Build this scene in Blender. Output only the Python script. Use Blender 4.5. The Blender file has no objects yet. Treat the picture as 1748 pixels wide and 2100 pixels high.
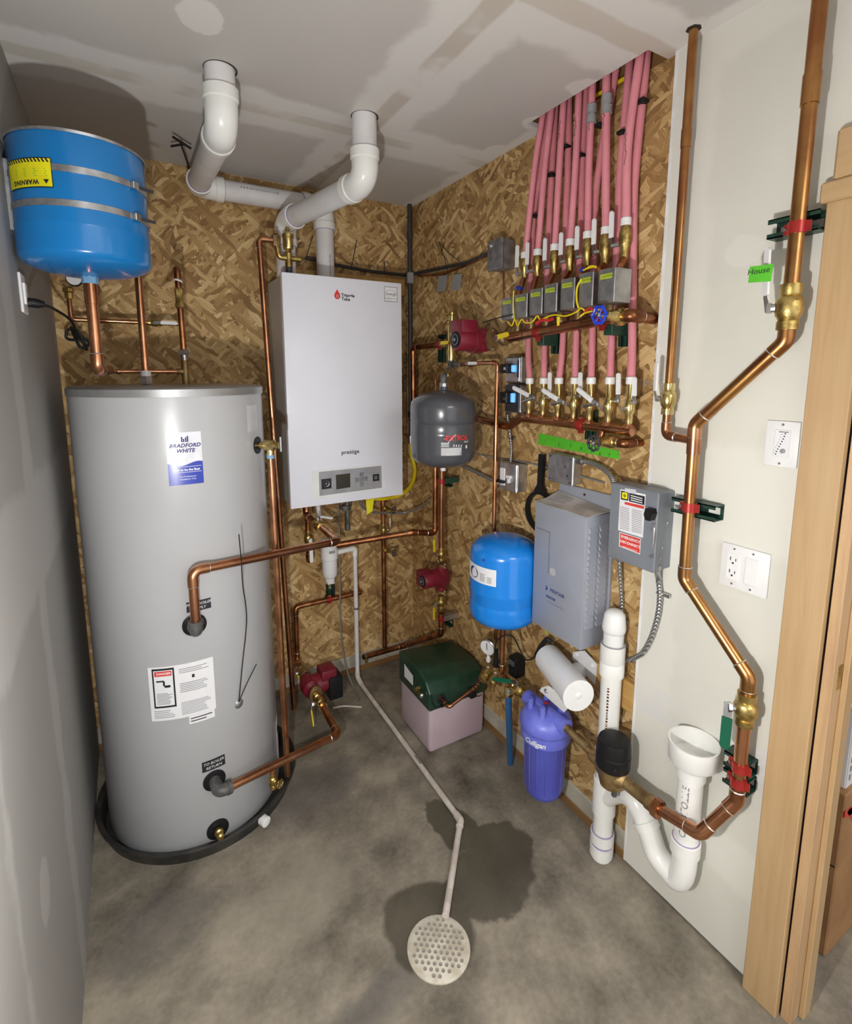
import bpy, bmesh, math, random
from mathutils import Vector as V, Matrix, Quaternion
random.seed(7)
sc = bpy.context.scene
col = sc.collection
# ------------------------------------------------------------------ camera
CAM = V((-1.3293, -2.4398, 1.60505)); YAW = 0.525565; PITCH = 0.148702
FPX = 1058.49; CX = 874.0; CY = 924.32; IW = 1748.0; IH = 2100.0
cam_d = bpy.data.cameras.new('camera'); cam = bpy.data.objects.new('camera', cam_d); col.objects.link(cam)
cam_d.sensor_fit = 'HORIZONTAL'; cam_d.sensor_width = 36.0; cam_d.lens = 36.0 * FPX / IW
cam_d.shift_y = -(IH / 2 - CY) / IW; cam_d.clip_start = 0.02
cam.location = CAM; cam.rotation_euler = (math.pi / 2 - PITCH, 0, -YAW)
sc.camera = cam
# ------------------------------------------------------------------ light, world, exposure
sc.view_settings.view_transform = 'Standard'; sc.view_settings.look = 'None'
sc.view_settings.gamma = 1.0; sc.view_settings.use_curve_mapping = False
sc.view_settings.exposure = 0.62
world = bpy.data.worlds.new('world'); sc.world = world; world.use_nodes = True
bgn = world.node_tree.nodes['Background']; bgn.inputs[0].default_value = (0.94, 0.96, 1.0, 1); bgn.inputs[1].default_value = 0.92
def lamp(name, kind, loc, energy, color=(1, 1, 1), size=0.05, rot=None):
    l = bpy.data.lights.new(name, kind); l.energy = energy; l.color = color
    if kind == 'AREA': l.size = size
    else: l.shadow_soft_size = size
    o = bpy.data.objects.new(name, l); o.location = loc
    if rot: o.rotation_euler = rot
    col.objects.link(o); return o
lamp('hand_torch', 'POINT', (-1.36, -2.10, 1.20), 31, (1.0, 0.985, 0.965), 0.02)
lamp('fill_lamp', 'AREA', (-0.7, -3.9, 2.35), 22, (1.0, 0.98, 0.94), 0.9)  # unseen soft fill light, added behind the camera to brighten the ceiling and room
lamp('next_room_lamp', 'POINT', (1.1, -2.3, 2.2), 10, (1.0, 0.93, 0.9), 0.15)
# ------------------------------------------------------------------ sight-line helpers: a sight line through the photo met with a real plane of the room
_f = V((math.sin(YAW) * math.cos(PITCH), math.cos(YAW) * math.cos(PITCH), -math.sin(PITCH)))
_r = V((math.cos(YAW), -math.sin(YAW), 0)); _u = _r.cross(_f)
def ray(u, v): return _f + _r * ((u - CX) / FPX) + _u * ((CY - v) / FPX)
def onp(u, v, ax, val):
    d = ray(u, v); return CAM + d * ((val - CAM[ax]) / d[ax])
def BK(u, v, d): return onp(u, v, 1, -d)      # d metres in front of the back wall
def RT(u, v, d): return onp(u, v, 0, -d)      # d metres off the right wall
def FL(u, v, z): return onp(u, v, 2, z)       # height z above the floor
X, Y, Z = V((1, 0, 0)), V((0, 1, 0)), V((0, 0, 1))
# ------------------------------------------------------------------ mesh builder
def frame(a):
    a = a.normalized(); t = Z if abs(a.z) < 0.9 else X
    e = t.cross(a).normalized(); return e, a.cross(e).normalized()
class MB:
    def __init__(s): s.v = []; s.f = []
    def add(s, vs, fs):
        o = len(s.v); s.v += [V(p) for p in vs]; s.f += [tuple(i + o for i in f) for f in fs]; return s
    def box(s, c, size, ax=None, bev=0.0, seg=1):
        bm = bmesh.new(); bmesh.ops.create_cube(bm, size=1.0)
        for v in bm.verts: v.co = V((v.co.x * size[0], v.co.y * size[1], v.co.z * size[2]))
        if bev > 0: bmesh.ops.bevel(bm, geom=bm.edges[:], offset=bev, segments=seg, affect='EDGES', profile=0.5)
        bm.verts.index_update(); c = V(c)
        if ax: ex, ey, ez = ax; vs = [c + ex * v.co.x + ey * v.co.y + ez * v.co.z for v in bm.verts]
        else: vs = [c + v.co for v in bm.verts]
        s.add(vs, [[v.index for v in f.verts] for f in bm.faces]); bm.free(); return s
    def bx(s, a, b, bev=0.0, seg=1):
        a, b = V(a), V(b); return s.box((a + b) / 2, [abs(b[i] - a[i]) for i in range(3)], None, bev, seg)
    def lathe(s, prof, o, ax=Z, n=20, cap=True):
        e1, e2 = frame(ax); ax = ax.normalized(); o = V(o); base = len(s.v)
        for r, h in prof:
            for k in range(n):
                t = 2 * math.pi * k / n
                s.v.append(o + ax * h + (e1 * math.cos(t) + e2 * math.sin(t)) * r)
        for i in range(len(prof) - 1):
            for k in range(n):
                a = base + i * n + k; b = base + i * n + (k + 1) % n
                s.f.append((a, b, b + n, a + n))
        if cap:
            s.f.append(tuple(base + k for k in reversed(range(n))))
            m = base + (len(prof) - 1) * n; s.f.append(tuple(m + k for k in range(n)))
        return s
    def cyl(s, a, b, r, r2=None, n=16, cap=True):
        a, b = V(a), V(b); L = (b - a).length
        return s.lathe([(r, 0), (r if r2 is None else r2, L)], a, b - a, n, cap)
    def tube(s, pts, r, n=12, fil=0.0, cap=True):
        pts = fillet([V(p) for p in pts], fil) if fil > 0 else [V(p) for p in pts]
        base = len(s.v); t0 = (pts[1] - pts[0]).normalized(); e1, e2 = frame(t0); prev = t0
        for i, p in enumerate(pts):
            if i == 0: t = t0
            elif i == len(pts) - 1: t = (p - pts[i - 1]).normalized()
            else: t = ((p - pts[i - 1]).normalized() + (pts[i + 1] - p).normalized()).normalized()
            q = prev.rotation_difference(t); e1 = q @ e1; e2 = q @ e2; prev = t
            for k in range(n):
                a = 2 * math.pi * k / n; s.v.append(p + (e1 * math.cos(a) + e2 * math.sin(a)) * r)
        m = len(pts)
        for i in range(m - 1):
            for k in range(n):
                a = base + i * n + k; b = base + i * n + (k + 1) % n
                s.f.append((a, b, b + n, a + n))
        if cap:
            s.f.append(tuple(base + k for k in reversed(range(n))))
            s.f.append(tuple(base + (m - 1) * n + k for k in range(n)))
        return s
    def torus(s, c, ax, R, r, n=24, m=8):
        e1, e2 = frame(ax)
        pts = [V(c) + (e1 * math.cos(2 * math.pi * k / n) + e2 * math.sin(2 * math.pi * k / n)) * R for k in range(n)]
        base = len(s.v); axn = ax.normalized()
        for k, p in enumerate(pts):
            d = (p - V(c)).normalized()
            for j in range(m):
                t = 2 * math.pi * j / m; s.v.append(p + d * (r * math.cos(t)) + axn * (r * math.sin(t)))
        for k in range(n):
            for j in range(m):
                a = base + k * m + j; b = base + k * m + (j + 1) % m; c2 = base + ((k + 1) % n) * m + (j + 1) % m; d2 = base + ((k + 1) % n) * m + j
                s.f.append((a, d2, c2, b))
        return s
    def prism(s, poly, o, ex, ey, h):
        o = V(o); ez = ex.cross(ey).normalized(); n = len(poly)
        lo = [o + ex * p[0] + ey * p[1] for p in poly]; hi = [p + ez * h for p in lo]
        return s.add(lo + hi, [tuple(reversed(range(n))), tuple(range(n, 2 * n))] + [(i, (i + 1) % n, (i + 1) % n + n, i + n) for i in range(n)])
    def quad(s, pts, nrm, h):
        n = len(pts); lo = [V(p) for p in pts]; hi = [p + nrm * h for p in lo]
        return s.add(lo + hi, [tuple(reversed(range(n))), tuple(range(n, 2 * n))] + [(i, (i + 1) % n, (i + 1) % n + n, i + n) for i in range(n)])
    def sphere(s, c, r, n=12, m=8):
        prof = [(max(1e-4, r * math.sin(math.pi * i / m)), -r * math.cos(math.pi * i / m)) for i in range(m + 1)]
        return s.lathe(prof, c, Z, n)
    def cylpatch(s, c, R, a0, a1, z0, z1, h, n=14):
        # curved sheet on a vertical cylinder, angles in radians
        vs = []; fs = []
        for k in range(n + 1):
            a = a0 + (a1 - a0) * k / n; d = V((math.cos(a), math.sin(a), 0))
            for rr in (R, R + h):
                for z in (z0, z1): vs.append(V((c[0], c[1], z)) + d * rr)
        for k in range(n):
            b = 4 * k; q = b + 4
            fs += [(b + 2, b + 3, q + 3, q + 2), (b, q, q + 1, b + 1), (b + 1, q + 1, q + 3, b + 3), (b, b + 2, q + 2, q)]
        fs += [(0, 1, 3, 2), (4 * n, 4 * n + 2, 4 * n + 3, 4 * n + 1)]
        return s.add(vs, fs)
def fillet(pts, rad, seg=6):
    out = [pts[0]]
    for i in range(1, len(pts) - 1):
        a, b, c = pts[i - 1], pts[i], pts[i + 1]; d1 = (a - b); d2 = (c - b); l1, l2 = d1.length, d2.length
        d1.normalize(); d2.normalize(); ang = d1.angle(d2)
        if ang > math.pi - 0.03: out.append(b); continue
        t = min(rad / math.tan(ang / 2), l1 * 0.48, l2 * 0.48); R = t * math.tan(ang / 2)
        bis = (d1 + d2).normalized(); cen = b + bis * (R / math.sin(ang / 2))
        p1 = b + d1 * t - cen; p2 = b + d2 * t - cen
        for k in range(seg + 1):
            f = k / seg; w = p1.angle(p2)
            q = p1 * (math.sin((1 - f) * w) / math.sin(w)) + p2 * (math.sin(f * w) / math.sin(w)); out.append(cen + q)
    out.append(pts[-1]); return out
def catmull(pts, n=8):
    pts = [V(p) for p in pts]; P = [pts[0] * 2 - pts[1]] + pts + [pts[-1] * 2 - pts[-2]]; out = []
    for i in range(1, len(P) - 2):
        for k in range(n):
            t = k / n; a, b, c, d = P[i - 1], P[i], P[i + 1], P[i + 2]
            out.append(0.5 * ((2 * b) + (c - a) * t + (2 * a - 5 * b + 4 * c - d) * t * t + (3 * b - a - 3 * c + d) * t ** 3))
    out.append(pts[-1]); return out
# ------------------------------------------------------------------ object helpers
def tag(o, label, cat, group=None):
    o['label'] = label; o['category'] = cat
    if group: o['group'] = group
    return o
def thing(name, label, cat, loc=(0, 0, 0), group=None):
    o = bpy.data.objects.new(name, None); o.empty_display_size = 0.05; o.location = loc; col.objects.link(o)
    return tag(o, label, cat, group)
def rootloc(p):
    while p.parent: p = p.parent
    return p.location
def mesh(name, mb, mat, ang=35):
    me = bpy.data.meshes.new(name); me.from_pydata([tuple(v) for v in mb.v], [], mb.f); me.update()
    for p in me.polygons: p.use_smooth = True
    me.set_sharp_from_angle(angle=math.radians(ang)); me.materials.append(M[mat]); return me
def part(name, mb, mat, parent=None, label=None, ang=35):
    if parent is not None:
        L = V(rootloc(parent)); mb.v = [v - L for v in mb.v]
    o = bpy.data.objects.new(name, mesh(name, mb, mat, ang)); col.objects.link(o)
    if parent is not None: o.parent = parent
    if label: o['label'] = label
    return o
def struct(name, mb, mat, ang=35):
    o = part(name, mb, mat, None, None, ang); o['kind'] = 'structure'; return o
def single(name, mb, mat, label, cat, group=None):
    return tag(part(name, mb, mat), label, cat, group)
def textmesh(body, size, shear=0.0, space=1.0, align='CENTER', bold=0.0):
    c = bpy.data.curves.new('txt', 'FONT'); c.body = body; c.size = size; c.shear = shear; c.space_character = space
    c.align_x = align; c.align_y = 'CENTER'; c.resolution_u = 2; c.offset = bold
    o = bpy.data.objects.new('txt', c); me = bpy.data.meshes.new_from_object(o)
    vs = [v.co.copy() for v in me.vertices]; fs = [tuple(p.vertices) for p in me.polygons]
    bpy.data.objects.remove(o); bpy.data.curves.remove(c); bpy.data.meshes.remove(me); return vs, fs
def text(name, body, size, o, ex, ey, mat, parent, shear=0.0, space=1.0, align='CENTER', bold=0.0, label=None):
    vs, fs = textmesh(body, size, shear, space, align, bold); o = V(o); mb = MB()
    mb.add([o + ex * v.x + ey * v.y for v in vs], fs); return part(name, mb, mat, parent, label)
def textcyl(name, body, size, c, R, ang, z, mat, parent, shear=0.0, space=1.0, tilt=0.0, flip=1, bold=0.0):
    vs, fs = textmesh(body, size, shear, space, 'CENTER', bold); mb = MB(); out = []
    for v in vs:
        a = ang + flip * v.x / R; out.append(V((c[0] + R * math.cos(a), c[1] + R * math.sin(a), z + flip * v.y + tilt * v.x)))
    mb.add(out, fs); return part(name, mb, mat, parent)
# ------------------------------------------------------------------ materials
M = {}
def nt(name):
    m = bpy.data.materials.new(name); m.use_nodes = True; M[name] = m; t = m.node_tree
    return t, t.nodes['Principled BSDF']
def N(t, typ, ins=None, **kw):
    n = t.nodes.new(typ)
    for k, v in kw.items(): setattr(n, k, v)
    for k, v in (ins or {}).items():
        if isinstance(v, bpy.types.NodeSocket): t.links.new(v, n.inputs[k])
        else: n.inputs[k].default_value = v
    return n
def math_(t, op, a, b=None, c=None):
    n = N(t, 'ShaderNodeMath', operation=op)
    for i, q in enumerate((a, b, c)):
        if q is None: continue
        if isinstance(q, bpy.types.NodeSocket): t.links.new(q, n.inputs[i])
        else: n.inputs[i].default_value = q
    return n.outputs[0]
def mixc(t, f, a, b):
    n = N(t, 'ShaderNodeMix', data_type='RGBA')
    for i, q in ((0, f), (6, a), (7, b)):
        if isinstance(q, bpy.types.NodeSocket): t.links.new(q, n.inputs[i])
        else: n.inputs[i].default_value = q if i == 0 else (*q, 1)
    return n.outputs[2]
def coords(t): return N(t, 'ShaderNodeTexCoord').outputs['Object']
def noise(t, vec, scale, detail=3, rough=0.55, dist=0.0):
    return N(t, 'ShaderNodeTexNoise', {'Vector': vec, 'Scale': scale, 'Detail': detail, 'Roughness': rough, 'Distortion': dist}).outputs[0]
def step(t, val, lo, hi):
    return N(t, 'ShaderNodeMapRange', {'Value': val, 'From Min': lo, 'From Max': hi}, interpolation_type='SMOOTHSTEP').outputs[0]
def bump(t, b, h, strength=0.2, dist=0.01):
    t.links.new(N(t, 'ShaderNodeBump', {'Height': h, 'Strength': strength, 'Distance': dist}).outputs[0], b.inputs['Normal'])
def plain(name, c, rough=0.5, metal=0.0, c2=None, scale=14, coat=0.0, bumps=0.0, bscale=60, spec=None, dim=None):
    t, b = nt(name); b.inputs['Roughness'].default_value = rough; b.inputs['Metallic'].default_value = metal
    b.inputs['Coat Weight'].default_value = coat
    if spec is not None: b.inputs['Specular IOR Level'].default_value = spec
    co = coords(t)
    if c2 is None: c2 = tuple(x * 0.86 for x in c)
    f = step(t, noise(t, co, scale, 4), 0.38, 0.64)
    t.links.new(mixc(t, f, c, c2), b.inputs['Base Color'])
    if bumps: bump(t, b, noise(t, co, bscale, 3), bumps, 0.004)
    return t, b
plain('copper', (0.66, 0.32, 0.17), 0.27, 1.0, (0.38, 0.165, 0.085), 9)
plain('copper_old', (0.50, 0.21, 0.09), 0.36, 1.0, (0.22, 0.085, 0.04), 14)
plain('copper_amber', (0.46, 0.24, 0.085), 0.30, 1.0, (0.33, 0.135, 0.055), 7)
plain('brass', (0.62, 0.46, 0.17), 0.36, 1.0, (0.36, 0.25, 0.075), 40, bumps=0.15, bscale=220)
plain('brass_bright', (0.80, 0.66, 0.30), 0.22, 1.0, (0.58, 0.43, 0.16), 24)
plain('bronze', (0.45, 0.32, 0.15), 0.5, 0.9, (0.28, 0.18, 0.08), 30, bumps=0.3, bscale=300)
plain('solder', (0.75, 0.72, 0.68), 0.35, 1.0)
plain('steel', (0.62, 0.62, 0.62), 0.3, 1.0, (0.45, 0.45, 0.46), 20)
plain('galvanised', (0.55, 0.56, 0.58), 0.38, 0.9, (0.38, 0.39, 0.41), 30)
plain('dull_steel', (0.33, 0.33, 0.34), 0.45, 0.7, (0.22, 0.22, 0.23), 30)
plain('iron_black', (0.05, 0.05, 0.055), 0.5, 0.3)
plain('iron_grey', (0.16, 0.155, 0.15), 0.55, 0.4, (0.09, 0.09, 0.09), 30)
plain('black_plastic', (0.012, 0.012, 0.013), 0.42, spec=0.22)
plain('black_rubber', (0.012, 0.012, 0.013), 0.6)
plain('pan_black', (0.02, 0.02, 0.02), 0.45, 0, (0.045, 0.04, 0.035), 12)
plain('pvc', (0.86, 0.86, 0.83), 0.28, 0, (0.80, 0.80, 0.77), 6)
plain('pvc_dull', (0.74, 0.725, 0.725), 0.42, 0, (0.68, 0.665, 0.665), 10)
plain('pvc_old', (0.66, 0.60, 0.53), 0.5, 0, (0.52, 0.46, 0.40), 25)
plain('purple_primer', (0.33, 0.25, 0.45), 0.5)
plain('white_paint', (0.84, 0.86, 0.94), 0.30, 0, (0.82, 0.84, 0.92), 3)
plain('white_plastic', (0.82, 0.82, 0.82), 0.35, 0, (0.78, 0.78, 0.78), 5)
plain('grey_side', (0.52, 0.50, 0.48), 0.5, 0, (0.46, 0.44, 0.42), 6)
plain('panel_silver', (0.40, 0.40, 0.42), 0.4, 0.3)
plain('screen', (0.045, 0.04, 0.025), 0.15)
plain('heater_grey', (0.455, 0.462, 0.475), 0.30, 0, (0.44, 0.447, 0.46), 3, coat=0.15)
plain('heater_cap', (0.42, 0.42, 0.42), 0.35, 0.6, (0.36, 0.36, 0.36), 8)
plain('blue_paint', (0.006, 0.185, 0.52), 0.22, 0, (0.005, 0.17, 0.48), 5, coat=0.3)
plain('blue_bright', (0.007, 0.215, 0.72), 0.2, 0, (0.006, 0.2, 0.68), 5, coat=0.3)
plain('tank_grey', (0.075, 0.078, 0.09), 0.22, 0, (0.07, 0.072, 0.083), 5, coat=0.3)
plain('enclosure_grey', (0.33, 0.35, 0.41), 0.42, 0.1, (0.31, 0.33, 0.385), 8)
plain('enclosure_dark', (0.215, 0.235, 0.265), 0.42, 0.1, (0.19, 0.205, 0.235), 8)
plain('filter_blue', (0.13, 0.15, 0.62), 0.38, 0, (0.17, 0.20, 0.68), 18)
plain('filter_sump', (0.085, 0.095, 0.47), 0.3, 0, (0.10, 0.115, 0.52), 10)
plain('lid_green', (0.009, 0.042, 0.022), 0.38, 0, (0.02, 0.05, 0.032), 16)
plain('handle_green', (0.006, 0.115, 0.062), 0.35)
plain('strut_green', (0.012, 0.055, 0.035), 0.4, 0, (0.008, 0.035, 0.024), 20)
plain('clamp_red', (0.40, 0.03, 0.025), 0.3, 0.35, (0.28, 0.02, 0.02), 20)
plain('pump_red', (0.20, 0.012, 0.028), 0.38, 0, (0.16, 0.010, 0.022), 14)
plain('yellow', (0.78, 0.60, 0.01), 0.4)
plain('yellow_gas', (0.78, 0.62, 0.01), 0.35)
plain('warn_yellow', (0.83, 0.76, 0.01), 0.45)
plain('tag_lime', (0.42, 0.52, 0.03), 0.5)
plain('tape_green', (0.10, 0.52, 0.025), 0.6, 0, (0.085, 0.45, 0.02), 20)
plain('tape_grey', (0.30, 0.30, 0.30), 0.5)
plain('tape_blue', (0.18, 0.38, 0.58), 0.55)
plain('wheel_blue', (0.012, 0.05, 0.60), 0.35)
plain('wire_blue', (0.01, 0.02, 0.30), 0.4)
plain('red_plastic', (0.55, 0.02, 0.02), 0.4)
plain('sign_red', (0.72, 0.05, 0.04), 0.4)
plain('paper', (0.78, 0.78, 0.80), 0.6, 0, (0.76, 0.76, 0.78), 30)
plain('paper_old', (0.62, 0.59, 0.57), 0.7, 0, (0.42, 0.39, 0.36), 9)
plain('ink', (0.015, 0.015, 0.02), 0.5)
plain('ink_grey', (0.30, 0.30, 0.32), 0.6)
plain('ink_white', (0.85, 0.85, 0.86), 0.5)
plain('ink_navy', (0.02, 0.03, 0.16), 0.5)
plain('label_blue', (0.035, 0.06, 0.42), 0.25)
plain('label_white', (0.80, 0.80, 0.86), 0.22)
plain('flame_red', (0.75, 0.035, 0.03), 0.4)
plain('poly_blue', (0.03, 0.13, 0.33), 0.4)
plain('dark_hole', (0.03, 0.025, 0.02), 0.9)
plain('foam_strip', (0.50, 0.47, 0.39), 0.8, 0, (0.36, 0.33, 0.27), 8, bumps=0.3, bscale=40)
plain('cord_grey', (0.22, 0.21, 0.20), 0.5)
plain('mesh_hose', (0.50, 0.50, 0.51), 0.4, 0.7, (0.22, 0.22, 0.22), 240)
plain('dirty_white', (0.62, 0.58, 0.49), 0.6, 0, (0.46, 0.41, 0.32), 26)
plain('recess', (0.30, 0.27, 0.23), 0.8)
plain('cloth', (0.50, 0.46, 0.50), 0.9, 0, (0.36, 0.32, 0.38), 12)
plain('water', (0.60, 0.60, 0.45), 0.1)
def emit(name, c, s):
    t, b = nt(name); b.inputs['Base Color'].default_value = (*c, 1); b.inputs['Emission Color'].default_value = (*c, 1); b.inputs['Emission Strength'].default_value = s
emit('led_blue', (0.15, 0.45, 1.0), 0.5)
# pink PEX: slightly translucent plastic
t, b = plain('pex', (0.73, 0.27, 0.31), 0.42, 0, (0.68, 0.235, 0.285), 12); b.inputs['Subsurface Weight'].default_value = 0.0
# glycol tank: milky plastic with pink fluid behind
t, b = plain('milky_pink', (0.50, 0.40, 0.44), 0.45, 0, (0.46, 0.35, 0.40), 4)
# clear sleeve sticker
t, b = plain('clear_film', (0.62, 0.62, 0.66), 0.2)
# wood
def wood(name, c1, c2, axis, sc=1.0):
    t, b = nt(name); b.inputs['Roughness'].default_value = 0.5; co = coords(t)
    s = {'x': (1.2, 22, 22), 'y': (22, 1.2, 22), 'z': (22, 22, 1.2)}[axis]
    mp = N(t, 'ShaderNodeMapping', {'Vector': co, 'Scale': tuple(q * sc for q in s)}).outputs[0]
    f = noise(t, mp, 2.2, 5, 0.6, 0.6); g = noise(t, co, 3.0, 2)
    k = math_(t, 'ADD', math_(t, 'MULTIPLY', f, 0.75), math_(t, 'MULTIPLY', g, 0.3))
    t.links.new(mixc(t, step(t, k, 0.38, 0.70), c1, c2), b.inputs['Base Color'])
wood('pine', (0.50, 0.34, 0.175), (0.44, 0.28, 0.135), 'z')
wood('pine_y', (0.50, 0.34, 0.175), (0.44, 0.28, 0.135), 'y')
wood('jamb', (0.55, 0.36, 0.19), (0.44, 0.27, 0.14), 'z')
wood('board_yellow', (0.55, 0.34, 0.11), (0.42, 0.24, 0.07), 'y')
wood('plate_brown', (0.26, 0.14, 0.05), (0.16, 0.085, 0.035), 'x')
wood('plate_brown_y', (0.26, 0.14, 0.05), (0.16, 0.085, 0.035), 'y')
plain('cardboard', (0.40, 0.22, 0.09), 0.8, 0, (0.33, 0.17, 0.07), 8)
# oriented strand board: layered strands at many angles
def osb(name, axis, seed):
    t, b = nt(name); b.inputs['Roughness'].default_value = 0.62
    b.inputs['Specular IOR Level'].default_value = 0.35
    sp = N(t, 'ShaderNodeSeparateXYZ', {0: coords(t)})
    uv = N(t, 'ShaderNodeCombineXYZ', {0: sp.outputs[axis], 1: sp.outputs[2], 2: 0.0}).outputs[0]
    wob = N(t, 'ShaderNodeTexNoise', {'Vector': uv, 'Scale': 9.0, 'Detail': 2.0}).outputs['Color']
    uvw = N(t, 'ShaderNodeVectorMath', {0: wob, 1: (0.035, 0.035, 0)}, operation='MULTIPLY_ADD')
    t.links.new(uv, uvw.inputs[2]); uvw = uvw.outputs[0]
    val = None; gr = None; rnd = random.Random(seed)
    angs = [12, 100, 47, 150, 75, -20, 128, 33]
    for i, a in enumerate(angs):
        ro = N(t, 'ShaderNodeMapping', {'Vector': uvw, 'Rotation': (0, 0, math.radians(a + rnd.uniform(-9, 9)))}).outputs[0]
        mp = N(t, 'ShaderNodeMapping', {'Vector': ro, 'Location': (rnd.uniform(0, 9), rnd.uniform(0, 9), 0), 'Scale': (rnd.uniform(11, 16), rnd.uniform(48, 75), 1)}).outputs[0]
        vo = N(t, 'ShaderNodeTexVoronoi', {'Vector': mp, 'Scale': 1.0, 'Randomness': 1.0}, voronoi_dimensions='2D', feature='F1')
        cs = N(t, 'ShaderNodeSeparateColor', {0: vo.outputs['Color']})
        gm = N(t, 'ShaderNodeMapping', {'Vector': mp, 'Scale': (0.5, 5.0, 1)}).outputs[0]
        g = N(t, 'ShaderNodeTexNoise', {'Vector': gm, 'Scale': 1.6, 'Detail': 3.0, 'Roughness': 0.65}, noise_dimensions='2D').outputs[0]
        if val is None: val = cs.outputs[0]; gr = g
        else:
            sel = math_(t, 'GREATER_THAN', cs.outputs[1], 0.66)
            val = N(t, 'ShaderNodeMix', {0: sel, 2: val, 3: cs.outputs[0]}).outputs[0]
            gr = N(t, 'ShaderNodeMix', {0: sel, 2: gr, 3: g}).outputs[0]
    k = math_(t, 'ADD', math_(t, 'MULTIPLY', val, 0.52), math_(t, 'MULTIPLY', gr, 0.66))
    k = math_(t, 'ADD', k, math_(t, 'MULTIPLY', math_(t, 'SUBTRACT', noise(t, uv, 3.5, 3), 0.5), 0.34))
    cr = N(t, 'ShaderNodeValToRGB', {0: k}); e = cr.color_ramp.elements
    e[0].position = 0.14; e[0].color = (0.125, 0.060, 0.020, 1); e[1].position = 0.95; e[1].color = (0.82, 0.63, 0.34, 1)
    for p, c in ((0.40, (0.31, 0.175, 0.062)), (0.58, (0.445, 0.275, 0.108)), (0.76, (0.585, 0.395, 0.175))):
        q = e.new(p); q.color = (*c, 1)
    t.links.new(cr.outputs[0], b.inputs['Base Color'])
    bump(t, b, k, 0.5, 0.004)
osb('osb_back', 0, 3); osb('osb_right', 1, 11)
# drywall with joint compound bands: list of (axis, centre, half width), oval patches (ax0, c0, ax1, c1, r0, r1)
def drywall(name, base, mud, bands, spots=(), tapes=(), rough=0.75, stripes=None, amb=None):
    t, b = nt(name); b.inputs['Roughness'].default_value = rough; co = coords(t)
    sp = N(t, 'ShaderNodeSeparateXYZ', {0: co}); ns = math_(t, 'SUBTRACT', noise(t, co, 7.0, 5, 0.6), 0.5); fine = math_(t, 'SUBTRACT', noise(t, co, 2.3, 2), 0.5)
    mask = None
    def band(ax, c, w, soft, amp):
        d = math_(t, 'ABSOLUTE', math_(t, 'SUBTRACT', sp.outputs[ax], c))
        d = math_(t, 'ADD', d, math_(t, 'MULTIPLY', ns, amp)); d = math_(t, 'ADD', d, math_(t, 'MULTIPLY', fine, amp * 0.8))
        return step(t, d, w + soft, w - soft)
    for ax, c, w in bands:
        m = band(ax, c, w, 0.018, 0.10); mask = m if mask is None else math_(t, 'MAXIMUM', mask, m)
    for a0, c0, a1, c1, r0, r1 in spots:
        dx = math_(t, 'DIVIDE', math_(t, 'SUBTRACT', sp.outputs[a0], c0), r0); dy = math_(t, 'DIVIDE', math_(t, 'SUBTRACT', sp.outputs[a1], c1), r1)
        d = math_(t, 'SQRT', math_(t, 'ADD', math_(t, 'MULTIPLY', dx, dx), math_(t, 'MULTIPLY', dy, dy)))
        m = step(t, math_(t, 'ADD', d, math_(t, 'MULTIPLY', ns, 1.2)), 1.08, 0.92); mask = m if mask is None else math_(t, 'MAXIMUM', mask, m)
    cloud = step(t, noise(t, co, 1.6, 4), 0.35, 0.7)
    basec = mixc(t, cloud, base, tuple(q * 0.94 for q in base))
    c = mixc(t, mask, basec, mud) if mask is not None else basec
    for ax, cc, w, tc in tapes:
        m = math_(t, 'MULTIPLY', band(ax, cc, w, 0.006, 0.02), step(t, noise(t, co, 4.0, 3), 0.40, 0.55)); c = mixc(t, m, c, tc)
    t.links.new(c, b.inputs['Base Color']); bump(t, b, noise(t, co, 120, 3), 0.08, 0.003)
drywall('ceiling_board', (0.55, 0.525, 0.495), (0.69, 0.67, 0.64), [(1, -0.62, 0.115), (0, -0.53, 0.12), (1, -1.45, 0.13), (0, 0.0, 0.05)],
        [(0, -1.11, 1, -1.0, 0.05, 0.07), (0, -0.08, 1, -1.23, 0.07, 0.05), (0, -0.06, 1, -1.0, 0.05, 0.05), (0, -0.05, 1, -0.75, 0.04, 0.06)],
        [(1, -0.62, 0.03, (0.58, 0.55, 0.49)), (0, -0.53, 0.03, (0.53, 0.48, 0.42)), (1, -1.45, 0.035, (0.58, 0.53, 0.47))])
drywall('wall_board', (0.685, 0.675, 0.605), (0.715, 0.705, 0.64), [(1, -1.53, 0.07), (2, 1.30, 0.13), (2, 2.43, 0.07), (2, 0.30, 0.06)], [(1, -1.7, 2, 1.9, 0.05, 0.04)], [(2, 0.62, 0.05, (0.69, 0.68, 0.66))])
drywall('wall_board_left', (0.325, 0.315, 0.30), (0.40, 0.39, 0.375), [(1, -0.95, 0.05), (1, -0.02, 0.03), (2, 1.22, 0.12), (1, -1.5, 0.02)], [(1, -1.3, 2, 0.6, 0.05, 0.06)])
drywall('wall_board_far', (0.40, 0.34, 0.36), (0.48, 0.42, 0.43), [(2, 1.2, 0.15)])
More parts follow.
